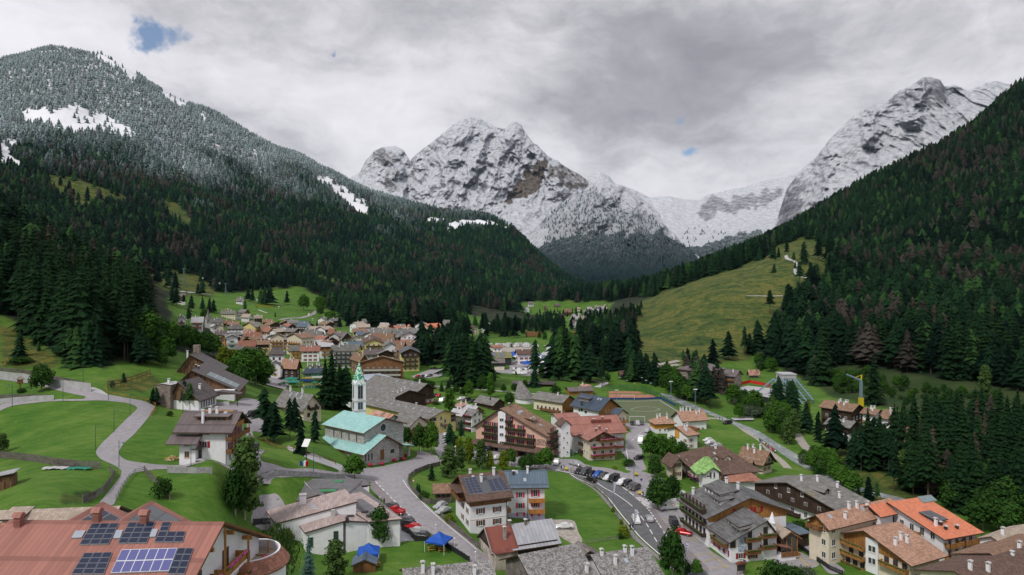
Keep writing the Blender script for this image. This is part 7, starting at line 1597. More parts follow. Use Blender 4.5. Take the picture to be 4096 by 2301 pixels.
 (J,690,1060,560,800,985,9,30,'v','roof_tile_brown','wood','brown roofed timber house left of the turreted hotel','house','',None,1),
 (J,705,1085,640,1312,1000,14,4,'v','roof_tile_brown','wood','large timber hotel with two blue towers and long planted balconies','hotel','ug',None,0),
 (J,762,1300,712,1080,1195,8,8,'u','roof_terracotta','wall_cream','cream villa with hipped terracotta roof beside the spire','house','',None,1,.3),
 (J,1880,880,1820,2052,832,8,20,'u','roof_grey','wall_white','grey roofed house between spruces near the far car park','house','',None,1),
 (J,2120,815,2105,2275,770,8,12,'v','roof_tile_dark','wood','dark roofed timber house behind the far car park','house','',None,0),
 (J,2300,590,2240,2400,560,7,30,'v','roof_tile_dark','wall_cream','small house between spruces beyond the far car park','house','',None,0),
 (J,2460,570,2440,2532,525,7,10,'u','roof_pale','wall_white','white flat roofed house against the small green meadow','house','',None,0),
 (K_,775,235,765,850,208,8,20,'u','roof_grey','wall_white','distant house on the small green hill above the hamlet','house','',None,1),
 (K_,718,305,708,785,268,8,20,'v','roof_grey','wall_white','distant white house below the small green hill','house','',None,0),
 (K_,1155,260,1148,1232,238,6,15,'u','roof_brown_metal','wood','distant brown house at the edge of the far green field','house','',None,1),
 (K_,1010,300,1000,1040,270,6,15,'u','roof_tile_dark','wood_dark','tiny dark hut among the distant spruces','hut','',None,0),
 (K_,1300,345,1290,1395,312,9,15,'u','roof_tile_brown','wood_dark','distant dark timber hotel with cream gables','hotel','uw',None,1),
 (K_,1240,418,1232,1285,400,5,15,'u','roof_brown_metal','wall_yellow','distant small yellow house beside the field','house','',None,0),
 (K_,1545,445,1535,1628,405,9,20,'u','roof_tan','wall_white','distant white house with tan roof beside the far road','house','',None,1),
 (K_,1402,505,1385,1512,472,9,14,'v','roof_tile_dark','wall_white','distant white gable with a big dark window','house','',None,0,0.0,None,'house',True,'frame_brown'),
 (K_,1480,305,1475,1520,290,6,10,'u','roof_tan','wall_cream','tiny cream house above the far road','house','',None,0),
 (K_,1580,355,1572,1660,328,8,25,'u','roof_pale','wall_white','lowest white house of the distant hillside row','house','',None,1),
 (K_,1640,345,1630,1720,315,8,25,'u','roof_slate','wall_white','dark roofed white house low in the distant hillside row','house','',None,2),
 (K_,1700,335,1690,1800,305,8,25,'u','roof_pale','wall_white','broad pale house in the middle of the distant hillside row','house','',None,2),
 (K_,1760,315,1745,1830,285,8,25,'u','roof_slate','wall_white','dark roofed house in the middle of the distant hillside row','house','',None,1),
 (K_,1820,300,1810,1870,268,8,25,'u','roof_pale','wall_cream','cream house high in the distant hillside row','house','',None,1),
 (K_,1870,275,1860,1915,248,8,25,'v','roof_tan','wall_cream','topmost tan roofed house of the distant hillside row','house','',None,0),
 (K_,1735,282,1728,1800,256,8,25,'u','roof_tan','wall_white','tan roofed house behind the distant hillside row','house','',None,1),
 (K_,1625,300,1618,1690,275,7,25,'u','roof_pale','wall_white','pale house at the near top of the distant hillside','house','',None,1),
 (K_,620,960,590,862,905,8,12,'u','roof_tile_dark','wall_white','dark red brown roofed house behind the event tents','house','','shutter_red',1),
 (K_,985,1015,980,1110,988,5,5,'u','roof_bluegrey','wood_gold','low yellow timber building with blue roof by the event','building','',None,0),
 (K_,262,865,258,385,840,4,5,'u','roof_redtile','wall_white','small white camp reception with pinkish roof','hut','',None,0),
 (K_,2190,835,2178,2295,798,6,20,'u','roof_bluegrey','wall_white','white hut with blue grey roof at the foot of the clearing','hut','',None,0),
 (K_,2105,1245,2100,2198,1212,4,5,'u','roof_tile_dark','wood','brown hut beside the pink bouncy castle','hut','',None,0),
 (K_,110,545,95,240,522,7,8,'u','roof_pale','wall_white','long pale house at the edge of the far wood','house','',None,0),
 (L__,1175,395,868,1425,318,13,40,'u','roof_brown_metal','stone_brown','large brown stone hotel with purple grey hipped roof','hotel','uw',None,2,.2),
 (L__,1545,445,1425,1620,378,9,52,'v','roof_brown_metal','stone_brown','brown stone side house with dormer right of the spruces','hotel','vw',None,1),
 (L__,1712,405,1700,1812,375,4,5,'u','roof_rusttin','wood_grey','small hay barn with rust striped roof on the green slope','barn','',None,0,0.0,None,'barn',False),
 (L__,235,408,228,312,388,4,8,'u','roof_tile_dark','wood','brown kiosk behind the tennis courts','hut','',None,0),
 (L__,660,400,645,760,385,3.5,5,'u','roof_tan','wood_gold','long timber shed beside the white pointed tent','hut','',None,0),
 (M__,495,712,205,605,650,11,38,'v','roof_tile_brown','wood_dark','dark timber hotel with brown roof below the yellow crane','hotel','vd',None,5),
 (M__,720,745,605,790,700,10,38,'v','roof_tile_brown','wall_white','white house with orange gable beside the dark timber hotel','house','vo',None,3),
 (M__,880,790,780,990,715,10,40,'v','roof_tile_brown','wall_white','white house with orange balconies at the wood edge','house','uo',None,3),
 (M__,470,870,255,565,815,8,40,'v','roof_grey','wall_white','white cottage with grey roof half hidden by bare spruces','house','',None,1,0.0,'wood_dark'),
 (M__,1000,985,955,1055,870,12,30,'v','roof_tile_brown','wood_orange','orange timber house glimpsed between the dark spruces','house','uo',None,0),
 (M__,2110,940,1985,2200,872,9,50,'u','roof_terracotta','wall_white','terracotta roofed house at the edge of the picture beyond the spruces','house','uo',None,3),
 (M__,1260,890,1230,1310,858,6,20,'u','roof_grey','wall_white','small grey roofed house between the spruce tops','house','',None,0),
 (I,165,110,162,325,92,9,6,'u','roof_grey','wall_white','white terraced house high on the green slope beneath spruces','house','uw',None,1),
 (I,1150,190,1065,1195,150,7,60,'v','roof_grey','wall_white','lone white house with stone base on the green slope','house','',None,2),
]
for r in rows:
 o_=dict(zip(('bal','sh','ch','hip','clad','name','win','fr'),r[13:]));cat=r[12]
 nm=o_.pop('name',None)or{'apartments':'apartment_house'}.get(cat,cat)
 town(*r[:12],cat=cat,name=nm,**o_)
done=[o.location.xy for o in COL.objects if o.parent is None and o.get('category')in('house','apartments','hotel','building','barn')]
FILL=[];rf=random.Random(12)
for i in range(900):
 if len(FILL)>=46:break
 f,x,y=rf.choice([(ZJ,rf.uniform(-150,1750),rf.uniform(640,1060)),(ZI,rf.uniform(700,2500),rf.uniform(560,980))]);p=hit(*f(x,y))
 if p.y<420 or p.y>950 or any((p.xy-c).length<15 for c in done):continue
 done.append(p.xy);a=rf.choice([15,20,50,55,62]);k=len(FILL)
 if k<7:
  h=House('house','small house packed among the roofs of the old town','house','houses packed in the old town',C=proj(p),d=p.y,yt=proj(p+Vector((0,0,8)))[1],Lu=rf.uniform(9,13),Lv=rf.uniform(10,15),a=a,ridge='uv'[k%2],rise=2.6,ov=1.0,deep=4,wall=['wall_white','wall_cream','wall_white','wood','wall_yellow','wall_white','wall_grey'][k],roof=['roof_grey','roof_tile_brown','roof_tan','roof_grey','roof_tile_brown','roof_redtile','roof_brown_metal'][k])
  h.wins('u',3,2,1.2,2.9,w_=1.0,h=1.4);h.wins('v',3,2,1.2,2.9,w_=1.0,h=1.4);h.balc('u',.1,.9,3.6,'wood',1.1);h.clad(5.2,8,'wood_dark','u',gable=True);h.chim((.4,.4));FILL.append(h.e)
 else:
  e=copy_tree(FILL[k%7]);e.location=(p.x,p.y,p.z);e.rotation_euler=(0,0,R(a));FILL.append(e)
ct=empty('church_tower',hit(*ZI(660,585)),.3,'little white church tower with a pointed grey cone roof','tower');MB().box(-3,3,-3,3,-2,9,'wall_grey').build('wall',None,ct);MB().lathe([(4.6,8.8),(1.6,14),(0.05,21)],4,'roof_grey').build('roof',None,ct);place(window_mesh(1.2,2.2,'wall_white','glass_dark',None,False),'window',ct,(0,-3.02,5))
dm=empty('chapel',hit(*ZJ(832,548)),0,'tiny white domed chapel on the green slope','chapel');MB().lathe([(3,-1),(3,5),(3.4,5),(2.8,6.6),(1.2,8),(0,10)],14,'wall_white').build('wall',None,dm)
yh=House('hotel','yellow hotel with green balconies, blue awnings and dark mansard roof','hotel',C=(ZI(2032,1440)[0],None),yt=ZI(0,1195)[1],xl=ZI(1925,0)[0],xr=ZI(2365,0)[0],yr=ZI(0,1065)[1],H=16,a=14,ridge='u',dmin=380,ov=.9,wall='wall_yellow',roof='roof_navy',hip=.22)
yh.wins('u',6,4,2.2,3.3,w_=1.1,h=1.7,shutter='shutter_green');yh.wins('v',5,4,2.2,3.3,w_=1.1,h=1.7,shutter='shutter_green')
for k in(1,2):yh.balc('u',.42,.62,1.9+3.3*k,'shutter_green',1.2);yh.balc('u',.75,.95,1.9+3.3*k,'shutter_green',1.2)
yh.balc('u',.38,1.0,11.6,'metal_white',1.4);yh.box('arcade',yh.Lu*.38,yh.Lu,-.12,-.02,12.6,15.2,'shutter_green')
for nm,fa,z,a_,b_ in(('awning','u',3.2,0,1),('awning','u',11.2,0,.36),('awning','v',11.2,0,.9)):
 L_=yh.Lu if fa=='u' else yh.Lv;b=MB();b.prism([(0,0),(-1.3,-.8),(-1.3,-1.5),(0,-.6)],0,a_*L_,b_*L_,'blue_wall');b.box(a_*L_,b_*L_,-.8,0,.0,.35,'lettering_yellow')
 o=b.build(nm,None,yh.e);o.location=(0,-.03,z)if fa=='u' else(-.03,L_,z);o.rotation_euler=(0,0,0 if fa=='u' else-math.pi/2)
yh.dormer(.3,.2,1.8,1.2,2,nwin=1,shed=False);yh.dormer(.55,.2,1.8,1.2,2,nwin=1,shed=False);yh.dormer(.8,.2,1.8,1.2,2,nwin=1,shed=False);yh.chim((.2,.5),(.4,.55),(.6,.5),(.7,.6),(.3,.3),h=1.6)
eb=House('building','modern black and yellow hall with planted roof and solar panels','building',C=(ZK(195,1230)[0],0),d=482,yt=ZK(0,1025)[1],xl=ZK(180,0)[0],xr=ZK(525,0)[0],H=13,a=3,Lv=18,ridge='u',rise=2.2,rpos=.9,ov=.6,wall='metal_dark',roof='roof_sedum')
slope_panel(eb,.12,.38,.1,.8,'solar_array');slope_panel(eb,.48,.74,.1,.8,'solar_array')
ew=House('building','yellow walled wing with slanted grey roof in front of the black hall','building',C=(ZK(185,1235)[0],0),d=458,yt=ZK(0,1100)[1],xl=ZK(170,0)[0],xr=ZK(425,0)[0],H=9,a=3,Lv=10,ridge='u',rise=2.0,rpos=.9,ov=.6,wall='wall_cream',roof='roof_brown_metal');t,z=ew.face_pt('u',*ZK(350,1140));ew.win('u',t,z,9,2.2,'metal_dark',mull=False);ew.win('u',ew.Lu*.5,1,10,2.0,'metal_dark',mull=False)
# ---- broadleaf trees and bushes: foot and height as seen in the photo
def tree(f,x,y,ph,kind,label,wide=1.0,group=None):
 p=hit(*f(x,y));s={ZA:2.412,ZB:2.3418,ZC:2.576,ZD:2.412,ZE:2.576,ZF:2.576,ZG:2.064,ZH:2.586,ZL:2.862,ZM:2.412,ZI:3.617,ZJ:3.617,ZK:3.617,ZO:3.617}[f]
 return plant(kind,(p.x,p.y,p.z-.1),ph/s*p.y/FX,wide,label,'bush' if 'bush' in kind else 'tree',group)
for r in[
 (ZA,400,400,265,'maple','open crowned dark tree beside the upper road',1.0),(ZA,1575,1425,215,'bush','round dark bush on the fence line across the lawn',.8),(ZA,20,990,190,'birch','thin leafed shrub tree at the end of the long picket fence',1.6),(ZA,1085,365,75,'greybush','dry brown bush between the fence posts',.6),(ZA,200,130,70,'bush','low scrub patch above the retaining wall',3.0),(ZA,1640,640,60,'bush','small bush on the bank below the stone tower',1.0),
 (ZC,205,715,850,'birch','tall birch with white trunk between lawn and kindergarten yard',1.0),(ZC,110,690,520,'maple','dark tree growing into the tall birch',.62),(ZC,1335,300,252,'round','round light green tree in front of the church door',1.25),(ZC,1590,985,400,'maple','dense dark tree in front of the white kindergarten wall',.85),(ZC,520,1345,560,'willow','drooping yellowish willow below the kindergarten',1.05),(ZC,860,1420,560,'blue','blue grey spruce beside the willow',.85),(ZC,1140,1340,420,'birch','airy grey green tree next to the garden shed',1.5),(ZC,640,950,150,'yellowbush','yellow green shrub against the kindergarten wall',.8),(ZC,1980,440,110,'spruce','small cone shaped conifer beside the road sign',.9),(ZC,2050,520,110,'bush','dark bush inside the curved street fence',1.0),(ZC,2310,740,90,'yellowbush','yellow green bush under the chalet terrace',1.1),
 (ZE,580,960,345,'round','tall rounded tree on the verge beside the church plaza',.7),(ZE,455,930,295,'maple','dark tree behind the verge tree by the plaza',.65),(ZE,330,860,190,'maple','dark tree pressed against the church corner',.8),(ZE,965,1045,270,'yellow','bright yellow green tree in front of the pink hotel',.7),(ZE,870,960,190,'yellow','small yellowing tree left of the bright one',.8),(ZE,1090,1095,300,'birch','slender grey green birch in front of the pink hotel',1.15),(ZE,1185,1100,190,'yellow','thin young tree in the grass strip',.7),(ZE,1325,1120,215,'yellow','light green young tree by the hotel driveway',.85),(ZE,1405,1065,180,'round','darker tree beside the light green young one',.8),(ZE,1515,1105,140,'maple','low dark tree at the left of the street trees',.9),(ZE,1585,1105,165,'maple','broad dark street tree behind the blue roof',1.1),(ZE,1685,1095,175,'round','street tree between two darker ones',.9),(ZE,1762,1105,225,'round','largest round street tree at the hotel corner',1.05),(ZE,765,1190,330,'birch','large feathery birch on the street bank',1.5),(ZE,880,1120,260,'birch','second feathery birch behind the street bank',1.1),(ZE,835,870,110,'maple','round dark tree between the two pointed spruces',1.0),
 (ZE,770,515,255,'tall','tall leafy tree beside the small car park',.85),(ZE,968,365,190,'round','oval tree on the park lawn',.75),(ZE,905,345,90,'maple','small round tree left of the oval tree',1.0),(ZE,835,330,100,'maple','dark round tree near the tall leafy tree',1.0),(ZE,1110,315,190,'maple','dark oval tree at the edge of the spruce clump',.9),(ZE,1190,360,250,'tall','tall tree at the right of the spruce clump',.7),(ZE,1325,305,78,'maple','small round tree in the middle of the park lawn',1.0),(ZE,1430,305,90,'maple','small dark tree before the long shelter',.9),(ZE,1545,265,85,'maple','dark tree at the front of the long shelter',1.0),(ZE,1385,445,140,'maple','dark dense tree beside the grey cone',1.0),(ZE,1860,320,90,'bush','bush at the right end of the long shelter',1.2),(ZE,230,165,80,'bush','dark bush behind the pale blue hall',1.6),(ZE,470,250,110,'bush','large dark bush beside the grey roofs',1.5),(ZE,570,260,80,'bush','second dark bush beside the grey roofs',1.3),(ZE,630,435,35,'bush','clipped hedge piece by the car park',2.6),(ZE,470,450,100,'yellow','thin light green tree before the twin gable',.6),
 (ZG,272,910,275,'maple','broad chestnut tree by the zebra crossing',1.0),(ZG,390,830,210,'maple','second chestnut tree behind the white van',.9),(ZG,392,1500,440,'maple','dense round tree at the lower edge by the hotel car park',.62),(ZG,590,1460,145,'round','small young tree beside the hotel parking bays',.95),(ZG,517,1450,110,'maple','small bush like tree beside the dense round one',.7),(ZG,250,640,180,'maple','dark tree beside the cream hotel wall',1.0),(ZG,1062,655,160,'spruce','dark rounded conifer between hotel and cream house',1.0),(ZG,210,490,215,'round','big leafy tree in the grove left of the white houses',.9),(ZG,300,500,215,'round','second big leafy tree of that grove',.9),(ZG,390,490,190,'round','third leafy tree of the grove by the white house',.95),(ZG,470,480,140,'maple','small dark tree at the right end of the grove',1.0),(ZG,340,490,120,'yellow','light green tree in front of the grove',.8),(ZG,1250,1500,180,'bush','dark bush at the lower edge below the hotel',1.3),(ZG,1370,1510,160,'bush','second dark bush at the lower edge',1.4),(ZG,1500,1490,120,'greybush','grey green bush at the lower edge',1.5),(ZG,1450,1060,60,'bush','hedge between the chalet hotel and the black timber chalet',3.0),
 (ZF,2050,900,140,'yellowbush','golden bush on the corner of the meadow',.9),(ZF,2015,915,70,'bush','low green bush next to the golden one',1.0),(ZF,1940,640,58,'yellowbush','golden shrub halfway along the meadow fence',.9),(ZF,2022,765,60,'yellowbush','golden shrub lower on the meadow fence',.8),(ZF,2105,170,90,'bush','dark bush beside the blue umbrellas',1.3),(ZF,1955,200,40,'yellowbush','yellow shrub near the red slide',1.3),(ZF,250,755,75,'yellowbush','yellow green shrub below the timber terrace',1.2),
 (ZL,1590,940,190,'round','pale willow shrub standing at the bridge',.85),(ZL,1700,910,130,'greybush','grey shrub on the bank behind the bridge',1.2),(ZL,2380,900,190,'yellow','bright yellow green larch before the steel frame',.45),(ZL,770,415,160,'yellow','light green tree beside the upper car park',.5)]:
 tree(*r)
def leaf_scatter(f,poly,n,h0,h1,kinds,label,group,gap=3.0):
 wp=[tuple(hit(*f(*p)).xy)for p in poly];xs,ys=zip(*wp);got=[]
 for i in range(n*60):
  if len(got)>=n:break
  x,y=random.uniform(min(xs),max(xs)),random.uniform(min(ys),max(ys))
  if inpoly([x],[y],wp)[0]and all((x-a)**2+(y-b)**2>gap*gap for a,b in got):got.append((x,y))
 for x,y in got:
  k=random.choice(kinds);plant(k,(x,y,float(ground_z(x,y))-.2),random.uniform(h0,h1)*(.55 if 'bush' in k else 1),random.uniform(.85,1.25),label,'bush' if 'bush' in k else 'tree',group)
def grove(f,items,label,group):
 for x,y,ph,k in items:tree(f,x,y,ph,k,label,random.uniform(.9,1.1),group)
grove(ZO,[(1660,700,360,'grove'),(1780,720,400,'grove'),(1900,740,430,'round'),(2020,800,560,'grove'),(2150,800,640,'round'),(2260,830,560,'grove'),(2330,860,420,'grove'),(2420,900,380,'round'),(2060,880,360,'grove'),(2220,930,250,'maple'),(2350,960,250,'grove')],'leafy dark tree in the wood edge above the school','leafy trees above the school')
grove(ZI,[(60,820,330,'grove'),(150,860,360,'round'),(240,900,330,'grove'),(330,930,380,'round'),(420,950,360,'grove'),(500,960,330,'round'),(580,960,320,'grove'),(660,990,300,'maple'),(740,1000,320,'round'),(90,940,260,'grove'),(700,900,260,'grove'),(450,800,200,'round'),(300,800,200,'grove')],'tall leafy tree in the wood between school and old town','leafy trees between school and town')
grove(ZI,[(890,1180,330,'yellow'),(1010,1230,330,'yellow'),(1110,1330,420,'tall'),(1240,1400,520,'round'),(1350,1420,540,'round'),(1440,1440,430,'tall'),(1500,1400,360,'round'),(1150,1440,330,'maple'),(960,1290,260,'round')],'light green leafy tree behind the school solar roof','leafy trees behind the solar roof')
grove(ZI,[(1940,1010,150,'maple'),(2190,1010,120,'maple'),(2330,1000,70,'bush'),(1750,665,85,'maple'),(1140,800,70,'bush'),(1320,790,70,'bush'),(1410,800,80,'bush'),(2040,330,230,'round'),(2280,420,170,'round'),(2390,500,150,'round'),(1680,600,110,'round'),(610,480,170,'maple'),(2350,700,90,'birch')],'leafy tree standing between the town houses','leafy town trees')
grove(ZJ,[(110,370,260,'round'),(280,560,220,'round'),(150,1000,110,'bush'),(1340,1080,80,'maple'),(1230,1310,110,'bush'),(1800,720,80,'round'),(1680,760,80,'round'),(200,700,100,'birch'),(1650,1440,90,'bush')],'round leafy tree beside the far town roofs','leafy trees at the far town roofs')
grove(ZK,[(210,1440,200,'maple'),(80,1440,170,'maple'),(960,1290,170,'tall'),(1920,1370,130,'maple'),(1640,1370,120,'maple'),(1520,1300,80,'maple'),(640,1010,50,'bush'),(820,1010,55,'bush'),(1010,760,120,'tall'),(1130,760,90,'grove'),(930,740,110,'tall'),(520,700,90,'tall'),(530,870,60,'tall'),(690,860,60,'tall'),(580,840,60,'tall')],'leafy tree by the park and event ground','leafy trees by the event ground')
leaf_scatter(ZL,[(1480,700),(1640,880),(1680,930),(1850,920),(1940,1000),(1930,1090),(2000,1140),(2220,1280),(2280,1230),(2200,1010),(2060,940),(1900,860),(1700,800)],44,6,12,['round','greybush','maple','bush','birch'],'leafy bush or tree on the river bank above the dirt track','river bank bushes',2.6)
leaf_scatter(ZL,[(640,480),(880,480),(960,620),(1050,720),(980,730),(760,640)],26,7,13,['round','maple','bush','grove'],'leafy bush between the tennis courts and the river','bushes by the tennis courts')
leaf_scatter(ZH,[(180,150),(420,90),(700,260),(840,380),(800,470),(560,330),(320,200)],22,5,9,['bush','greybush','round'],'grey green bush along the lower river','lower river bushes',2.2)
leaf_scatter(ZH,[(1150,420),(1500,330),(2000,430),(2650,430),(2650,900),(2200,880),(1850,640),(1600,420)],38,7,13,['maple','grove','maple','birch'],'leafy tree in the thicket beyond the orange roof','thicket beyond the orange roof',3.2)
leaf_scatter(ZM,[(240,330),(700,380),(1000,480),(1400,520),(1900,600),(1960,690),(1300,690),(900,640),(640,600),(300,560)],70,4,9,['bush','maple','round','bush'],'dark bush on the scrubby slope behind the crane','scrub behind the crane',3.5)
leaf_scatter(ZN,[(800,1300),(940,1220),(960,1420),(900,1440),(800,1400)],14,6,11,['greybush','bush','round'],'grey bush at the edge of the sloping hay meadow','bushes at the hay meadow',3)
leaf_scatter(ZM,[(0,1050),(130,1110),(260,1180),(420,1210),(470,1300),(300,1330),(100,1210)],16,4,8,['greybush','bush','round'],'bush on the grass between dirt track and river','bushes by the dirt track',2.5)
tree(ZM,1790,600,330,'birch','pale grey birch alone on the scrubby slope',.9)
leaf_scatter(ZK,[(1030,830),(1250,700),(1400,780),(1350,880),(1150,900)],14,6,12,['round','bush','tall'],'leafy bush beside the winding camp road','bushes by the camp road',5)

# ---- vehicles
plain('tyre',(.02,.02,.02),.9,.1,3,0);plain('car_glass',(.02,.025,.03),.08,.1,1,0,0,.6);plain('lamp_glass',(.7,.7,.68),.2,.05,1,0,0,.6);plain('tail_red',(.35,.01,.01),.3,.05,1,0)
PAINT={'black':(.012,.012,.014),'grey':(.07,.075,.08),'silver':(.42,.43,.44),'white':(.72,.72,.72),'blue':(.02,.10,.42),'red':(.45,.015,.02),'brown':(.06,.05,.045),'yellow':(.6,.4,.02),'green':(.03,.16,.05)}
for k,c in PAINT.items():plain('paint_'+k,c,.25,.05,1,0,.2,.6)
DIM={  # length, width, bonnet z, roof z, windscreen foot, roof front, roof back, rear foot (fractions of the length from the nose), ground clearance
 'car':(4.3,1.8,.92,1.48,.27,.42,.80,.97),'suv':(4.6,1.9,1.05,1.68,.26,.38,.88,.985),'sedan':(4.7,1.85,.92,1.42,.28,.44,.68,.86),'van':(5.2,2.0,1.15,2.0,.16,.28,.97,.995),'truckvan':(6.0,2.1,1.25,2.65,.13,.25,.98,.998),'pickup':(5.2,1.9,1.1,1.75,.28,.38,.58,.62),'camper':(6.2,2.2,1.2,2.9,.08,.12,.97,1.0)}
def car_parts(kind):
 L,W,hz,rz_,a,b,c,d=DIM[kind];w=W/2;gl=kind not in('truckvan','camper')
 def ring(x,zt,wt):return[(x,-w*wt,.30),(x,-w,.55),(x,-w,zt-.12),(x,-w*.9,zt),(x,w*.9,zt),(x,w,zt-.12),(x,w,.55),(x,w*wt,.30)]
 X=lambda f:(f-.5)*L
 R_=[ring(X(0),hz-.22,.8),ring(X(.04),hz-.1,.9),ring(X(a),hz,.92),ring(X(.6),hz+.02,.92),ring(X(.96),hz if kind!='pickup' else hz-.1,.9),ring(X(1),hz-.15,.85)]
 B=MB()
 for P_,Q in zip(R_,R_[1:]):
  for i in range(8):j=(i+1)%8;B.face([P_[i],P_[j],Q[j],Q[i]])
 B.face(R_[0][::-1]);B.face(R_[-1])
 t=.80 if kind in('car','suv','sedan','pickup')else .93
 bot=[(X(a),w*.93),(X(d),w*.93)];top=[(X(b),w*t),(X(c),w*t)]
 v=lambda s,p,z:(p[0],s*p[1],z)
 B.face([v(-1,top[0],rz_),v(-1,top[1],rz_),v(1,top[1],rz_),v(1,top[0],rz_)])
 G=MB()
 F=[[v(-1,bot[0],hz),v(1,bot[0],hz),v(1,top[0],rz_),v(-1,top[0],rz_)],[v(1,bot[1],hz),v(-1,bot[1],hz),v(-1,top[1],rz_),v(1,top[1],rz_)],[v(-1,bot[1],hz),v(-1,bot[0],hz),v(-1,top[0],rz_),v(-1,top[1],rz_)],[v(1,bot[0],hz),v(1,bot[1],hz),v(1,top[1],rz_),v(1,top[0],rz_)]]
 for k,q4 in enumerate(F):
  if not gl and k>0:B.face(q4);continue
  B.face(q4);c4=sum((Vector(p)for p in q4),Vector())/4;n=(Vector(q4[1])-Vector(q4[0])).cross(Vector(q4[3])-Vector(q4[0])).normalized()*.015
  G.face([c4+(Vector(p)-c4)*.86+n for p in q4])
 if kind=='pickup':B.box(X(.63),X(.98),-w*.9,-w*.8,hz-.2,hz+.12);B.box(X(.63),X(.98),w*.8,w*.9,hz-.2,hz+.12)
 if not gl:
  for s in(-1,1):q4=[(X(a)+.05,s*w*.94,hz+.05),(X(a)+1.0,s*w*.955,hz+.05),(X(a)+1.0,s*w*.945,hz+.75),(X(b),s*w*.94,hz+.7)];G.face(q4 if s>0 else q4[::-1])
 Wh=MB();Wh.tube((0,-.11,0),(0,.11,0),.33,None,14,'tyre');Wh.tube((0,-.12,0),(0,.12,0),.2,None,10,'metal_grey')
 H_=MB().box(-.06,.06,-.2,.2,-.08,.08,'lamp_glass');T_=MB().box(-.05,.05,-.16,.16,-.1,.1,'tail_red')
 return(B.mesh('body','paint_grey'),G.mesh('car_window','car_glass'),Wh.mesh('wheel'),H_.mesh('headlight'),T_.mesh('tail_light'),L,w,hz)
def car(kind,colour,pos,head,label,name=None,group=None,full=True):
 bm,gm_,wm,hm,tm,L,w,hz=cached(('car',kind),lambda:car_parts(kind))
 e=empty(name or{'suv':'parked_car','van':'van','truckvan':'van','pickup':'pickup','camper':'camper_van'}.get(kind,'parked_car'),pos,head,label,'van' if 'van' in kind else 'camper' if kind=='camper' else 'pickup' if kind=='pickup' else 'car',group)
 b=bpy.data.objects.new('body',bm);link(b,e);b.material_slots[0].link='OBJECT';b.material_slots[0].material=MATS['paint_'+colour]
 link(bpy.data.objects.new('car_window',gm_),e)
 if full:
  for x in(-.31,.31):
   for s in(-1,1):place(wm,'wheel',e,(x*L,s*(w-.1),.33))
  for s in(-1,1):place(hm,'headlight',e,(-L/2+.05,s*w*.62,hz-.32));place(tm,'tail_light',e,(L/2-.02,s*w*.68,hz-.28))
 return e
def car_at(f,x,y,to,kind,colour,label,name=None,group=None,full=True):
 p=hit(*f(x,y));q_=hit(*f(x+to[0],y+to[1]));h=math.atan2(q_.y-p.y,q_.x-p.x)+math.pi      # the nose is at local -x
 return car(kind,colour,(p.x,p.y,float(ground_z(p.x,p.y))+.12),h,label,name,group,full)
row='cars in the slanted row along the main road';sl_=(-46,20)
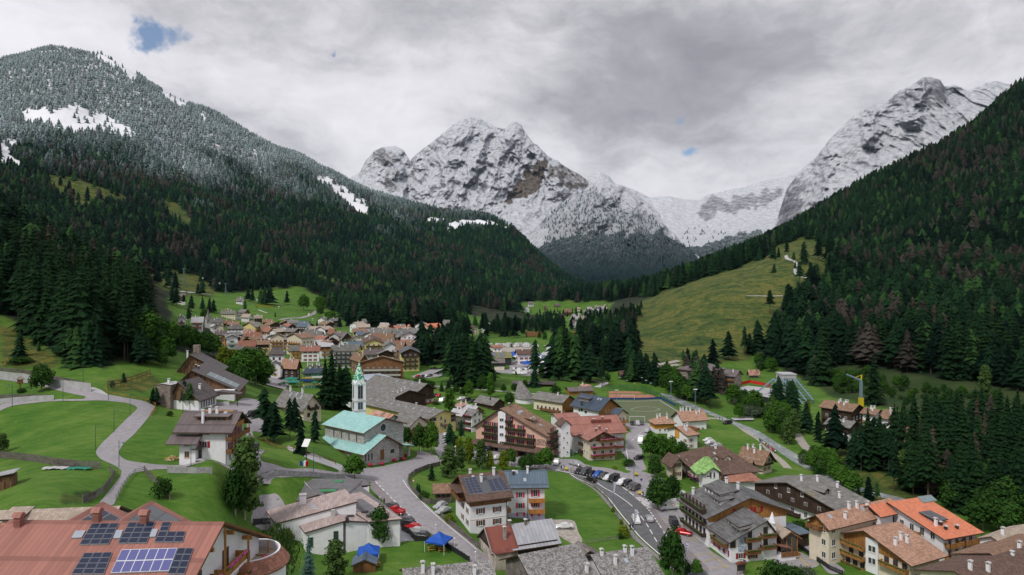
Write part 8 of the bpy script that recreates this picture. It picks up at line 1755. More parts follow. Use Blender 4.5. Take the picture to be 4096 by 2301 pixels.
for f,x,y,to,k,c,l,*g in[
 (ZF,1590,243,sl_,'suv','black','black car at the far end of the slanted parking row',row),(ZF,1655,252,sl_,'van','grey','dark grey people carrier second from the far end of the slanted row',row),(ZF,1715,266,sl_,'car','black','black car between the grey people carrier and the blue car',row),(ZF,1782,278,sl_,'suv','blue','bright blue car in the slanted parking row',row),(ZF,1838,293,sl_,'suv','grey','dark grey car right beside the bright blue one',row),(ZF,1885,308,sl_,'car','white','white hatchback next to the black van of the row',row),(ZF,1943,322,sl_,'van','black','black van in the middle of the slanted row',row),(ZF,1985,338,sl_,'car','black','black car just after the black van in the row',row),(ZF,2028,358,sl_,'suv','white','white car in the lower half of the slanted row',row),(ZF,2080,368,sl_,'suv','black','black car just after the white car in the row',row),(ZF,2130,390,sl_,'car','grey','grey car second from the near end of the slanted row',row),(ZF,2165,412,sl_,'suv','brown','dark brown car at the near end of the slanted row',row),
 (ZF,1705,328,(-40,-12),'car','black','black car driving past the slanted parking row'),(ZF,2175,748,(18,40),'suv','white','white car with dark roof driving towards the lower edge'),(ZF,2312,730,(-18,-40),'car','silver','silver grey car driving away on the main road'),(ZF,1435,812,(-60,-2),'sedan','white','white saloon alone on the gravel yard'),
 (ZG,360,905,(-60,4),'truckvan','white','large white delivery van under the chestnut trees'),(ZG,405,1045,(18,30),'van','black','black van in the hotel parking bays'),(ZG,480,1115,(40,8),'car','red','red sports car behind the dense round tree'),(ZG,440,785,(40,0),'suv','white','white car half hidden behind the second chestnut tree'),(ZG,115,492,(-14,2),'car','black','black car crossing the square beside the grove'),(ZG,130,358,(-6,14),'truckvan','white','white van parked beside the grove'),(ZG,685,345,(-30,3),'car','white','white car parked highest beside the white house'),(ZG,705,370,(-30,3),'suv','white','white car in the middle beside the white house'),(ZG,755,396,(-30,3),'suv','silver','silver car lowest beside the white house'),(ZG,720,388,(-30,3),'car','grey','grey car squeezed between white and silver beside the house'),(ZG,845,200,(-20,2),'suv','black','black car parked on the path at the bridge'),
 (ZL,370,1000,(2,10),'car','black','black car on the left of three below the pitch'),(ZL,430,1000,(2,10),'suv','silver','silver car in the middle of three below the pitch'),(ZL,478,998,(2,10),'car','grey','dark car on the right of three below the pitch'),(ZL,545,1085,(-16,8),'car','silver','silver car parked by the benches of the square'),
 (ZE,1870,1052,(-14,22),'suv','white','white car at the hotel corner'),(ZE,2060,1062,(20,6),'sedan','silver','silver saloon below the red flower balconies'),(ZE,1180,912,(-30,4),'suv','black','black car before the pink hotel entrance'),(ZE,1245,1002,(-30,4),'car','white','white car behind the young trees'),(ZE,728,770,(4,10),'car','white','white car in the lane of the yellow gabled house'),(ZE,655,355,(-12,8),'car','red','red car in the small car park'),(ZE,690,410,(-12,6),'van','white','white van in the small car park'),(ZE,625,352,(-12,8),'car','black','black car beside the red one in the small car park'),(ZE,890,392,(-24,2),'suv','white','white car at the park lawn'),(ZE,945,402,(-24,2),'suv','black','black car at the park lawn'),(ZE,1010,412,(-24,2),'car','black','dark car behind the long barn'),
 (ZC,1755,655,(-60,-22),'pickup','red','red pickup parked beside the pink roofed kindergarten'),(ZC,1710,605,(-60,-20),'car','grey','grey car behind the red pickup'),(ZC,1862,752,(-50,-14),'car','grey','dark grey car first in the group below the red pickup'),(ZC,1885,788,(-50,-14),'car','black','dark car with red lights below the kindergarten corner'),(ZC,1930,822,(-50,-14),'car','red','small red car in the group by the kindergarten fence'),(ZC,1965,862,(-50,-14),'car','silver','silver car between the red one and the fence corner'),(ZC,2020,908,(-50,-10),'car','grey','grey car behind the fence beside the blue tent'),(ZC,2220,600,(-50,14),'car','silver','silver hatchback beside the small barn'),(ZC,2250,648,(-50,14),'sedan','silver','silver saloon at the chalet terrace'),
 (ZD,995,765,(-40,2),'van','black','black van on the school forecourt'),(ZD,1015,1088,(-10,16),'suv','black','black car half behind the tall birch'),
 (ZJ,1850,1262,(20,0),'suv','white','white car standing apart on the far car park'),(ZJ,1645,1298,(-14,4),'car','white','white car in the small far row'),(ZJ,1700,1290,(-14,4),'car','grey','dark car in the small far row'),(ZJ,1595,1304,(-14,4),'car','black','black car in the small far row'),(ZJ,1520,1306,(-14,4),'car','red','red car in the small far row'),(ZJ,1765,1188,(20,0),'pickup','black','black pickup under the spruces'),(ZK,1480,820,(-14,2),'camper','white','white camper alone on the far green field'),
 (ZI,915,330,(-10,0),'car','yellow','yellow car above the big cream house'),(ZI,948,328,(-10,0),'van','white','white van above the big cream house'),(ZI,2118,405,(-3,8),'truckvan','white','white van climbing the hill road'),(ZI,1705,1340,(-12,2),'car','black','black car on the town street'),(ZI,1735,1408,(-12,2),'car','green','green car on the town street'),(ZI,1692,1425,(-3,8),'car','grey','grey car waiting on the town street'),
 (ZL,680,425,(8,0),'car','white','white car beside the white pointed tent'),(ZL,830,425,(8,0),'car','silver','silver car behind the brown stone hotel'),(ZL,870,440,(8,0),'car','grey','grey car behind the brown stone hotel'),(ZL,770,490,(8,5),'suv','white','white car on the ramp of the upper car park'),(ZL,650,450,(8,2),'car','black','black car on the upper car park')]:
 car_at(f,x,y,to,k,c,l,None,g[0]if g else None)
rc=random.Random(4)
for i in range(34):car_at(ZK,565+(i%9)*27+rc.uniform(-4,4),1200+(i//9)*19+rc.uniform(-2,2),(6,3),rc.choice(['car','suv','car']),rc.choice(['white','white','silver','white','black']),'car in the packed rows of the event parking',None,'cars packed at the event',False)
for i in range(22):car_at(ZK,960+rc.uniform(0,170),1080+rc.uniform(0,110),(4,6),rc.choice(['car','van','suv']),rc.choice(['white','grey','red','black','silver']),'vehicle among the awnings of the event ground',None,'vehicles on the event ground',False)
for i in range(30):car_at(ZK,160+rc.uniform(0,740),845+rc.uniform(0,22),(5,1),rc.choice(['camper','camper','car']),rc.choice(['white','white','silver']),'white camper or car on the camping ground',None,'campers on the camping ground',False)
for i in range(14):car_at(ZJ,1860+rc.uniform(0,240),775+rc.uniform(0,50),(5,1),rc.choice(['car','suv']),rc.choice(['white','silver','grey','red']),'car on the far car park beyond the green roofed tent',None,'cars on the far car park',False)
for i in range(6):car_at(ZK,1395+i*24,850+i*8,(6,2),'car',rc.choice(['grey','silver','black']),'car parked along the edge of the far green field',None,'cars by the far field',False)

# ---- street furniture
def lamp_mesh(kind):
 b=MB()
 if kind=='arm':b.tube((0,0,0),(0,0,7),.09,.06,8,'metal_green');b.tube((0,0,6.4),(1.1,0,6.7),.04,.03,6,'metal_green');b.lathe([(.28,-.3),(.1,0),(0,.05)],10,'metal_green',(1.1,0,6.6));b.lathe([(0,-.3),(.26,-.3)],10,'lamp_glass',(1.1,0,6.6))
 if kind=='globe':b.tube((0,0,0),(0,0,3.6),.06,.05,8,'metal_white');b.lathe([(0,-.28),(.2,-.2),(.28,0),(.2,.2),(0,.28)],12,'lamp_glass',(0,0,3.85))
 if kind=='double':
  b.tube((0,0,0),(0,0,9),.11,.07,8,'metal_blue');b.tube((-1.6,0,8.6),(1.6,0,8.6),.05,None,6,'metal_blue')
  for s in(-1,1):b.tube((0,0,7.6),(s*1.3,0,8.6),.04,None,5,'metal_blue');b.lathe([(.34,-.5),(.12,0),(0,.1)],10,'metal_blue',(s*1.6,0,8.5));b.lathe([(0,-.5),(.32,-.5)],10,'lamp_glass',(s*1.6,0,8.5))
 if kind=='flood':
  for x in(-.25,.25):b.tube((x,0,0),(x,0,20),.08,None,6,'metal_blue')
  for i in range(20):b.tube((-.25,0,i+.5),(.25,0,i+.5),.05,None,5,'metal_blue')
  b.box(-1.2,1.2,-.3,.2,19.6,20.3,'metal_white')
 if kind=='mast':b.tube((0,0,0),(0,0,9),.1,.07,7,'metal_green');b.box(-.7,.7,-.15,.15,8.9,9.15,'lamp_glass')
 if kind=='banner':
  b.tube((0,0,0),(0,0,9),.09,.07,8,'metal_blue')
 return b.mesh('pole' if kind=='banner' else 'lamp')
LH={'arm':7,'globe':4.1,'double':9.2,'flood':20.3,'mast':9.1,'banner':9}
def lamp(kind,f,x,y,top,label,group=None,rz=0.0,name='street_lamp'):
 p=hit(*f(x,y));h=(y-top)/(2.412 if f in(ZA,ZD)else 2.576 if f in(ZC,ZE,ZF)else 2.862 if f is ZL else 2.064)*p.y/FX
 o=bpy.data.objects.new(name,cached(('lamp',kind),lambda:lamp_mesh(kind)));link(o);k=h/LH[kind];o.location=(p.x,p.y,p.z);o.scale=(max(.8,k),)*2+(k,);o.rotation_euler=(0,0,rz);tag(o,label,'floodlight' if kind in('flood','mast')else 'lamp',group)
 return o,p,h
for x,y,t,rz,l in[(118,548,320,3.1,'green street lamp beside the lower concrete wall'),(608,492,285,3.1,'green street lamp between the two road branches'),(802,360,170,3.6,'green street lamp on the grass above the retaining wall'),(1047,492,300,1.6,'green street lamp at the fork of the hillside road'),(1255,637,425,1.6,'green street lamp inside the upper road bend'),(1100,792,568,0,'green street lamp in the meadow beside the straight road'),(922,962,726,0,'green street lamp in the meadow above the lower bend'),(1148,1135,875,0,'green street lamp in front of the lower road bend'),(1842,1168,910,3,'green street lamp before the white chalet')]:lamp('arm',ZA,x,y,t,l,None,rz)
for x,y,t,l in[(1578,1310,1060,'tall thin green lamp at the solar panel mast'),(318,735,498,'tall lamp in front of the school conifers')]:lamp('arm',ZD,x,y,t,l,None,1.5)
for f,x,y,t,l in[(ZC,1595,540,482,'white globe lamp at the parking bays'),(ZC,1812,720,655,'white globe lamp beside the red pickup'),(ZC,2172,835,765,'white globe lamp behind the upper blue tent'),(ZC,2365,1050,905,'white globe lamp beside the play lawn fence'),(ZF,520,1130,1045,'white globe lamp near the grey shingle roof')]:lamp('globe',f,x,y,t,l)
for x,y,t,l in[(470,940,815,'white globe lamp on the church verge'),(828,1000,860,'white globe lamp under the young trees')]:lamp('globe',ZE,x,y,t,l)
for f,x,y,t,rz,l in[(ZF,2152,432,160,0,'double armed blue lamp at the slanted parking row'),(ZF,1525,240,0,.4,'double armed blue lamp at the hotel corner'),(ZG,74,640,545,.5,'double armed blue lamp by the planted steps')]:lamp('double',f,x,y,t,l,None,rz)
for x,y,t,l in[(812,748,500,'tall blue floodlight mast at the far corner of the pitch'),(1092,848,590,'tall blue floodlight mast beside the river'),(190,760,600,'grey floodlight mast at the goal')]:lamp('flood',ZL,x,y,t,l,None,0,'floodlight_mast')
for x,y,t in[(232,565,460),(308,590,490),(480,590,460),(528,650,490),(580,670,522),(392,610,522),(55,545,462)]:lamp('mast',ZL,x,y,t,'slim green floodlight mast around the tennis courts','tennis court floodlights',0,'floodlight_mast')
plain('banner_cloth',(.62,.6,.72),.7,.1,2,0)
for f,x,y,t,l in[(ZF,1940,592,320,'blue pole with long white banner above the zebra crossing'),(ZF,2157,935,600,'blue pole with long white banner beside the white car'),(ZG,497,1440,1170,'blue pole with white banner behind the dense round tree')]:
 o,p,h=lamp('banner',f,x,y,t,l,None,0,'banner_pole');o['category']='banner';b=MB();b.face([(.1,0,8.6),(1.0,0,8.5),(.35,0,4.9),(.1,0,4.9)]);b.face([(.1,.03,4.9),(.35,.03,4.9),(1.0,.03,8.5),(.1,.03,8.6)]);b.build('banner','banner_cloth',o)
 for k,zz in enumerate((8.0,7.3,6.6)):MB().box(.2,.7-k*.1,-.02,-.01,zz-.2,zz,['blue_wall','tail_red','blue_wall'][k]).build('banner_stripe',None,o)
def fence(name,label,f,pts,h,m,style,cat='fence',post=2.4,lift=0.0):
 ws=[hit(*f(*p))for p in pts];pl=_open_dens([w_.xy for w_ in ws],post);z=ground_z(np.array([p.x for p in pl]),np.array([p.y for p in pl]))+lift;o0=Vector((pl[0].x,pl[0].y,z[0]))
 e=empty(name,o0,0,label,cat);b=MB();P_=MB()
 L=[Vector((p.x,p.y,zz))-o0 for p,zz in zip(pl,z)]
 for a,c in zip(L,L[1:]):
  d=c-a;n=Vector((-d.y,d.x,0)).normalized()*.03;up_=Vector((0,0,1))
  def bar(z0,z1,t0=0,t1=1):
   A,B=a+d*t0,a+d*t1
   for s in(1,-1):q4=[A+n*s+up_*z0,B+n*s+up_*z0,B+n*s+up_*z1,A+n*s+up_*z1];b.face(q4 if s<0 else q4[::-1],m)
   b.face([A-n+up_*z1,B-n+up_*z1,B+n+up_*z1,A+n+up_*z1],m)
  if style=='picket':
   k=max(2,int(d.length/.22));bar(.25*h,.33*h);bar(.7*h,.78*h)
   for i in range(k):bar(0,h*random.uniform(.9,1.02),(i+.1)/k,(i+.72)/k)
  elif style=='rail':bar(h*.45,h*.56);bar(h*.85,h*.96)
  elif style=='wall':bar(-1,h)
  elif style=='net':
   for i in range(5):bar(h*i/5,h*i/5+.05)
   k=max(2,int(d.length/.5))
   for i in range(k):bar(0,h,i/k,(i+.12)/k)
  elif style=='panel':bar(.12,h)
 b.build('wall' if style=='wall' else 'panel',None,e)
 if style in('rail','panel','net')or style=='picket' and post>2:
  pm=cached(('post',m,h),lambda:MB().box(-.07,.07,-.07,.07,-.4,h+.08,m).mesh('post'))
  for p in L[::max(1,len(L)//60)]:place(pm,'post',e,p)
 return e
fence('retaining_wall','long pale concrete retaining wall along the upper road',ZA,[(-100,268),(0,277),(230,302),(470,352),(700,378),(878,402)],2.6,'concrete','wall','wall',3)
fence('retaining_wall','pale concrete wall below the small lawn of the upper road',ZA,[(-100,525),(0,523),(150,508),(300,497),(520,488)],1.7,'concrete','wall','wall',3)
fence('fence','weathered picket fence on top of the retaining wall',ZA,[(-60,200),(60,208),(200,222),(320,240),(520,285),(700,320),(870,362)],1.3,'wood_grey','picket')
fence('fence','grey picket fence above the lower concrete wall',ZA,[(-60,472),(130,470),(300,472),(448,474)],1.5,'wood_grey','picket')
fence('fence','brown post fence climbing the meadow by the small conifer',ZA,[(1040,368),(1165,352),(1270,318),(1370,282),(1450,250)],2.3,'frame_brown','rail','fence',3.2)
fence('fence','long crooked picket fence across the left meadow',ZA,[(-60,1035),(110,1052),(300,1075),(520,1115),(740,1140),(965,1150)],1.7,'wood_grey','picket')
fence('fence','dark slatted fence beside the narrow lane',ZA,[(1058,1175),(1105,1230),(1060,1300),(1005,1375),(920,1430),(800,1480)],1.5,'wood_grey','picket')
fence('fence','low rail along the curve of the narrow lane',ZA,[(1390,1172),(1300,1195),(1245,1245),(1180,1335),(1120,1447)],1.0,'metal_grey','rail')
fence('fence','grey fence running down the lawn to the round bush',ZA,[(1395,1175),(1440,1240),(1510,1300),(1570,1370),(1640,1450)],1.3,'wood_grey','picket')
fence('guard_rail','timber guard rail round the hillside road bend',ZA,[(1012,378),(1045,425),(1220,460),(1400,490),(1500,538),(1490,590),(1455,635)],.9,'wood_gold','rail','rail')
plain('glass_panel',(.34,.33,.35),.3,.25,1,0,0,.5)
fence('fence','glassy panel fence along the road below the white chalet',ZA,[(1618,1190),(1750,1195),(1900,1198),(2045,1200)],1.5,'glass_panel','panel','fence',3)
fence('fence','long glassy panel fence from the birch to the church tree',ZD,[(1020,1325),(1250,1335),(1450,1350),(1650,1360),(1880,1372)],1.5,'glass_panel','panel','fence',3)
fence('fence','curving grey picket fence on the right of the church street',ZC,[(2215,160),(2080,195),(1960,245),(1892,300),(1890,350),(1935,430),(2040,540),(2110,560),(2320,548)],1.4,'wood_grey','picket')
fence('fence','grey picket fence from the terrace down to the farmhouse',ZF,[(165,690),(250,770),(360,855),(480,965),(560,1010)],1.4,'wood_grey','picket')
fence('fence','rustic timber rail fence along the curving meadow edge',ZF,[(1640,335),(1730,385),(1810,445),(1880,530),(1940,620),(2000,740)],1.3,'wood_grey','rail','fence',3)
fence('fence','short timber rail fence at the lower end of the meadow',ZF,[(1660,975),(1780,960),(1900,940),(1990,930)],1.1,'wood_grey','rail','fence',2.5)
fence('fence','dark picket fence before the white kindergarten wall',ZC,[(985,1005),(1150,985),(1300,970),(1480,985),(1600,965),(1760,940)],1.5,'metal_dark','picket')
fence('fence','dark picket fence between play lawn and parked cars',ZC,[(1820,830),(1900,870),(1960,942),(2090,940)],1.4,'metal_dark','picket')
fence('fence','dark bar fence between play lawn and street',ZC,[(2200,955),(2300,1020),(2400,1080),(2520,1160)],1.3,'metal_dark','picket')
fence('fence','black picket fence behind the kindergarten yard',ZC,[(295,782),(380,772),(475,765)],1.6,'metal_dark','picket')
fence('fence','brown rail fence along the church footpath',ZD,[(985,985),(1100,1005),(1330,1085),(1500,1130),(1640,1175),(1790,1225)],1.1,'wood','rail','fence',3)
fence('fence','timber rail fence below the pink hotel street',ZE,[(900,1005),(1050,1040),(1200,1070)],1.2,'wood_grey','rail','fence',3)
fence('fence','dark fence along the sloping lane of the cream houses',ZH,[(245,1010),(420,1140),(560,1240),(700,1300)],1.2,'metal_dark','picket')
fence('pitch_board','low blue board along the far side of the football pitch',ZL,[(100,712),(690,702),(800,755),(860,790)],1.0,'blue_wall','wall','board',4)
fence('net_fence','green net fence behind the tennis courts',ZL,[(20,612),(110,610),(300,600),(480,610),(660,690)],3.2,'metal_green','net','fence',4)
fence('net_fence','green net fence between pitch and river',ZL,[(690,700),(860,780),(1000,860),(1150,930)],2.6,'metal_green','net','fence',4)
fence('fence','dark wooden fence crossing the park lawn',ZK,[(280,1280),(600,1310),(900,1335),(1200,1365),(1500,1380),(1850,1400)],1.3,'wood_dark','rail','fence',5)
fence('snow_fence','orange snow fence on the green slope',ZI,[(1350,300),(1365,268),(1480,275),(1610,275)],1.8,'lettering_yellow','panel','fence',5)
fence('bridge_rail','timber rail of the little river bridge',ZL,[(1540,945),(1640,945),(1750,948)],1.2,'wood_grey','rail','rail',3,.6)
area('bridge_deck',q(ZL,(1500,938),(1760,940),(1760,962),(1530,965)),'concrete',.7,2,smooth_=False)
plain('tent_blue',(.012,.085,.42),.6,.12,1,.1);plain('tent_white',(.75,.75,.77),.7,.06,1,.05);plain('bench_wood',(.45,.27,.05),.7,.2,3,0);plain('tent_green',(.02,.20,.14),.6,.1,1,0)
def tent(f,x,y,label,s=4.0,h=2.3,top=1.5,m='tent_blue',rz=.3,group=None):
 p=hit(*f(x,y));e=empty('party_tent',p,rz,label,'tent',group);r=s/2;b=MB();n=8
 per=[(-r,-r),(0,-r),(r,-r),(r,0),(r,r),(0,r),(-r,r),(-r,0)]
 for i in range(8):
  (a,c),(d,g)=per[i],per[(i+1)%8];za,zc_=h+(.12 if i%2 else 0),h+(.12 if(i+1)%2 else 0);k=.45
  M1,M2=(a*k,c*k,h+top*.42),(d*k,g*k,h+top*.42);b.face([(a,c,za),(d,g,zc_),M2,M1],m);b.face([M1,M2,(0,0,h+top)],m);b.face([(a,c,za-.35),(d,g,zc_-.35),(d,g,zc_),(a,c,za)],m)
 b.build('canopy',None,e)
 for a,c in per[::2]:MB().box(a-.04,a+.04,c-.04,c+.04,-.1,h,'metal_white').build('leg',None,e)
 return e
tent(ZC,1478,1150,'blue pitched party tent beside the grey garden shed',4.6,2.4,1.7,rz=.15);tent(ZC,2205,1030,'blue pitched party tent beside the white globe lamp',4.8,2.4,1.9,rz=-.35)
def bench(f,x,y,rz,label):
 p=hit(*f(x,y));e=empty('picnic_table',p,rz,label,'table','yellow picnic tables under the tents');MB().box(-.9,.9,-.35,.35,.70,.76,'bench_wood').build('tabletop',None,e)
 for s in(-1,1):MB().box(-.9,.9,s*.65-.13,s*.65+.13,.40,.45,'bench_wood').build('seat',None,e);MB().box(s*.7-.05,s*.7+.05,-.65,.65,0,.42,'bench_wood').box(s*.7-.05,s*.7+.05,-.2,.2,.42,.7,'bench_wood').build('leg',None,e)
for x,y,l in((2112,970,'yellow picnic table at the back under the blue tent'),(2130,1035,'yellow picnic table in front under the blue tent'),(2190,1005,'yellow picnic table between two others under the tent'),(2235,1042,'yellow picnic table at the street side under the tent'),(1560,1200,'yellow picnic table beside the garden shed')):bench(ZC,x,y,.3,l)
for i,(x,y,s,m)in enumerate([(700,1060,13,'tent_white'),(760,1050,16,'tent_white'),(820,1045,10,'tent_white'),(735,1110,9,'tent_white'),(560,1020,14,'tent_blue'),(600,1030,10,'tent_blue'),(880,1030,8,'tent_blue'),(760,1160,8,'tent_blue'),(960,1080,7,'tent_white'),(1000,1130,8,'tent_white'),(1040,1160,7,'tent_white'),(900,1060,8,'tent_white'),(980,1200,7,'tent_white')]):tent(ZK,x,y,('white' if 'white' in m else 'blue')+' pavilion tent on the crowded event ground',s,3,2.2,m,.2,('white' if 'white' in m else 'blue')+' tents of the event')
tent(ZL,605,415,'white pointed tent on the edge of the upper car park',10,3,3.5,'tent_white');tent(ZJ,1790,800,'large green tent roof on the far car park',22,4,5,'tent_green')
for x,y in((1860,1395),(1890,1440)):tent(ZI,x,y,'dark green terrace parasol before the yellow hotel',7,3,1.2,'tent_green',.2,'green parasols of the yellow hotel')
for i in range(4):      # stacked logs
 x=(850,1240,1400,1500)[i];p=hit(*ZK(x,715));e=empty('log_pile',p,0,'reddish pile of felled logs behind the far green field','logs','log piles by the far field')
 for r_ in range(4):
  for k in range(6-r_):MB().tube((-8+rc.uniform(-1,1),(k+r_/2)*1.5,.6+r_*1.2),(8+rc.uniform(-1,1),(k+r_/2)*1.5,.6+r_*1.2),.75,None,6,'wood').build('log',None,e)
for x,y,w_,l in((318,712,7,'white goal at the far end of the pitch'),(425,965,7,'white goal at the near end of the pitch')):
 p=hit(*ZL(x,y));e=empty('goal',p,0,l,'goal');MB().tube((-w_/2,0,0),(-w_/2,0,2.4),.09,None,6,'metal_white').tube((w_/2,0,0),(w_/2,0,2.4),.09,None,6,'metal_white').tube((-w_/2,0,2.4),(w_/2,0,2.4),.09,None,6,'metal_white').build('goal_frame',None,e)
p=hit(*ZM(588,672));e=empty('crane',p,0,'self erecting crane with yellow base, grey mast and blue jib','crane');k=p.y/FX/2.412;H_=255*k
MB().box(-1,1,-1,1,-1,90*k,'lettering_yellow').build('base',None,e);MB().box(-.6,.6,-.6,.6,90*k,H_,'metal_blue').build('mast',None,e)
b=MB();b.tube((0,0,H_),(-140*k,0,H_+60*k),.6,.4,5,'metal_blue');b.build('jib',None,e);MB().tube((0,0,H_),(8*k,0,H_+55*k),.5,.3,5,'lettering_yellow').tube((8*k,0,H_+55*k),(-60*k,0,H_+28*k),.15,None,4,'lettering_yellow').build('top_frame',None,e)
sf=empty('steel_frame_building',hit(*ZL(2120,770)),0,'unfinished building with bare pyramid of blue steel beams','building');o0=Vector(sf.location);D_=o0.y
S3=lambda x,y,d:at(*ZL(x,y),d)-o0
for a,c in(((1990,478),(2260,780)),((2090,478),(2330,770)),((2170,480),(2400,770)),((2245,485),(2440,720)),((1990,478),(1760,655))):MB().tube(S3(*a,D_+24),S3(*c,D_+2),.45,None,5,'metal_blue').build('rafter',None,sf)
for y,x0,x1 in((478,1955,2290),(505,1930,2300),(537,1890,2325),(568,1990,2355),(600,2050,2385),(632,2100,2410),(665,2130,2440),(702,2160,2450),(738,2190,2455),(770,2210,2430)):dd=D_+24-(y-478)/292*22;MB().tube(S3(x0,y,dd),S3(x1,y,dd),.28,None,4,'metal_blue').build('purlin',None,sf)
for x in(1950,2000,2060,2130,2200):MB().tube(S3(x,500,D_+20),S3(x,720,D_+20),.25,None,5,'metal_blue').build('column',None,sf)
cx0,cx1=S3(2085,560,D_+26),S3(2248,560,D_+26);zt=S3(2150,430,D_+26).z;b=MB();b.box(cx0.x,cx1.x,cx0.y,cx0.y+9,-3,zt,'concrete');b.box(cx0.x-.3,cx1.x+.3,cx0.y-.3,cx0.y+9.3,zt,zt+.5,'concrete');b.build('concrete_core',None,sf)
for t in(.12,.3,.48):MB().box(cx0.x+(cx1.x-cx0.x)*t,cx0.x+(cx1.x-cx0.x)*(t+.1),cx0.y-.1,cx0.y+.05,zt-7,zt-2,'metal_dark').build('opening',None,sf)
dk_=[S3(1500,605,D_+30),S3(1930,735,D_+4),S3(2180,740,D_+3),S3(2240,640,D_+26),S3(1690,560,D_+45)];zk=S3(1500,605,D_+30).z;b=MB();pts_=[Vector((p_.x,p_.y,zk))for p_ in dk_];b.face([p_+Vector((0,0,.3))for p_ in pts_],'concrete');b.face(pts_[::-1],'concrete')
for i in range(5):j=(i+1)%5;b.face([pts_[i],pts_[j],pts_[j]+Vector((0,0,.3)),pts_[i]+Vector((0,0,.3))],'metal_dark');b.face([pts_[i]*.98+Vector((0,0,-8)),pts_[j]*.98+Vector((0,0,-8)),pts_[j]*.98,pts_[i]*.98],'metal_dark')
b.build('deck',None,sf);plain('net_red',(.55,.03,.02),.8,.2,1,0)
fence('barrier_net','red safety netting round the unfinished deck',ZL,[(1500,600),(1600,575),(1710,545),(1850,570),(1950,595)],2.0,'net_red','panel','netting',4,1.2)
def pylon(f,x,y,top,s,label):
 p=hit(*f(x,y));h=(y-top)/s*p.y/FX;e=empty('lift_tower',p,0,label,'lift tower',None);b=MB()
 for a in range(4):ca,sa=math.cos(a*math.pi/2+.8),math.sin(a*math.pi/2+.8);b.tube((ca*h*.07,sa*h*.07,-1),(ca*.5,sa*.5,h),.22,.12,4,'metal_blue')
 for i in range(6):t=i/6;r_=h*.05*(1-t)+.35;b.box(-r_,r_,-r_,r_,h*t,h*t+.12,'metal_blue')
 b.build('tower',None,e);MB().box(-h*.14,h*.14,-.3,.3,h-.4,h,'metal_blue').build('crossbar',None,e);return p+Vector((0,0,h))
pa=pylon(ZQ,1633,872,785,1.809,'steel lift tower at the lower edge of the wood');pb=pylon(ZQ,1330,790,675,1.809,'steel lift tower in the cleared lift lane');pc=pylon(ZI,2398,590,478,3.617,'steel lift tower on the grass beside town')
def cabin(f,x,y,d,label):
 p=at(*f(x,y),d);e=empty('gondola',p,.4,label,'gondola','gondolas of the ski lift');MB().lathe([(0,-1.3),(1,-1.2),(1.25,-.3),(1.1,.8),(.5,1.2),(0,1.2)],10,'metal_white').build('body',None,e);MB().lathe([(1.3,-.3),(1.2,.5)],10,'glass_dark').build('window',None,e);MB().tube((0,0,1.2),(0,0,4),.12,None,5,'metal_dark').build('hanger',None,e)
for f,x,y,d in((ZI,1368,185,930),(ZI,1685,285,880),(ZI,2172,465,840),(ZI,2505,555,820),(ZQ,1467,748,1120),(ZQ,1590,785,1050),(ZQ,907,420,1500)):cabin(f,x,y,d,'small lift gondola hanging above the slope')
pp=[pb+Vector((0,0,0)),pa,pc,at(*ZI(2532,560),800)];cbm=MB()
for a,c in zip(pp,pp[1:]):cbm.tube(a,c,.1,None,4,'metal_dark')
tag(cbm.build('lift_cable'),'thin dark cable of the ski lift spanning between steel towers','cable')
p=hit(*ZA(195,385));e=empty('wayside_shrine',p,.3,'little wooden wayside shrine on a low green shrub mound','shrine');MB().box(-.15,.15,-.15,.15,0,2,'wood').box(-.7,.7,-.4,.4,2,3.4,'wood').build('shrine_box',None,e);MB().prism([(-1.1,3.3),(0,4.2),(1.1,3.3),(1.1,3.45),(0,4.4),(-1.1,3.45)],1,-.7,.7,'roof_tan').build('roof',None,e);tree(ZA,205,412,50,'bush','low round shrub at the foot of the wayside shrine',1.6)
p=hit(*ZA(30,1335));e=empty('shed',p,.35,'small brown shed with pale sheet metal roof in the meadow','shed');MB().box(-2,2,-1.6,1.6,-.5,2.6,'wood_weathered').build('wall',None,e);MB().prism([(-2.6,2.5),(2.4,3.3),(2.4,3.42),(-2.6,2.62)],1,-2,2,'roof_tin').build('roof',None,e)
wp=hit(*ZD(208,1180));e=empty('wood_pile',wp,0,'loose heap of split firewood on the grass beside the white chalet','firewood');b=MB()
for i in range(70):r_=rc.random()**.5*1.8;a=rc.uniform(0,6.28);x,y=math.cos(a)*r_,math.sin(a)*r_*.8;z=(1.8-r_)*.5*rc.random()+.1;c=rc.uniform(0,3.1);b.tube((x,y,z),(x+math.cos(c)*.5,y+math.sin(c)*.5,z+.05),.1,None,5,'bench_wood' if i%3 else 'wall_cream')
b.build('firewood',None,e)
tp_=hit(*ZA(660,1150));e=empty('tarpaulin',tp_,-.05,'crumpled grey and green tarpaulin lying along the picket fence','tarpaulin')
for x0,x1,m in((-5.5,0,'roof_pale'),(0,5,'tent_green')):
 b=MB();n=14
 for i in range(n):
  for j in range(3):
   Q=[(x0+(x1-x0)*(i+a)/n,-.7+(j+c)*.5,.35+.35*float(vnoise(np.array((i+a)*.7),np.array((j+c)*.9),3))-.2*abs(j+c-1.5))for a,c in((0,0),(1,0),(1,1),(0,1))];b.face(Q,m)
 b.build('tarpaulin_sheet',None,e)
sp2=hit(*ZD(1508,1200));e=empty('solar_mast',sp2,-.2,'dark post carrying one tilted solar panel on the lawn','solar mast');MB().tube((0,0,0),(0,0,4.6),.14,None,6,'metal_dark').build('post',None,e);MB().prism([(-.9,4.2),(.9,5.9),(.8,6.0),(-1.0,4.3)],0,-.9,.9,'metal_white').build('panel',None,e)
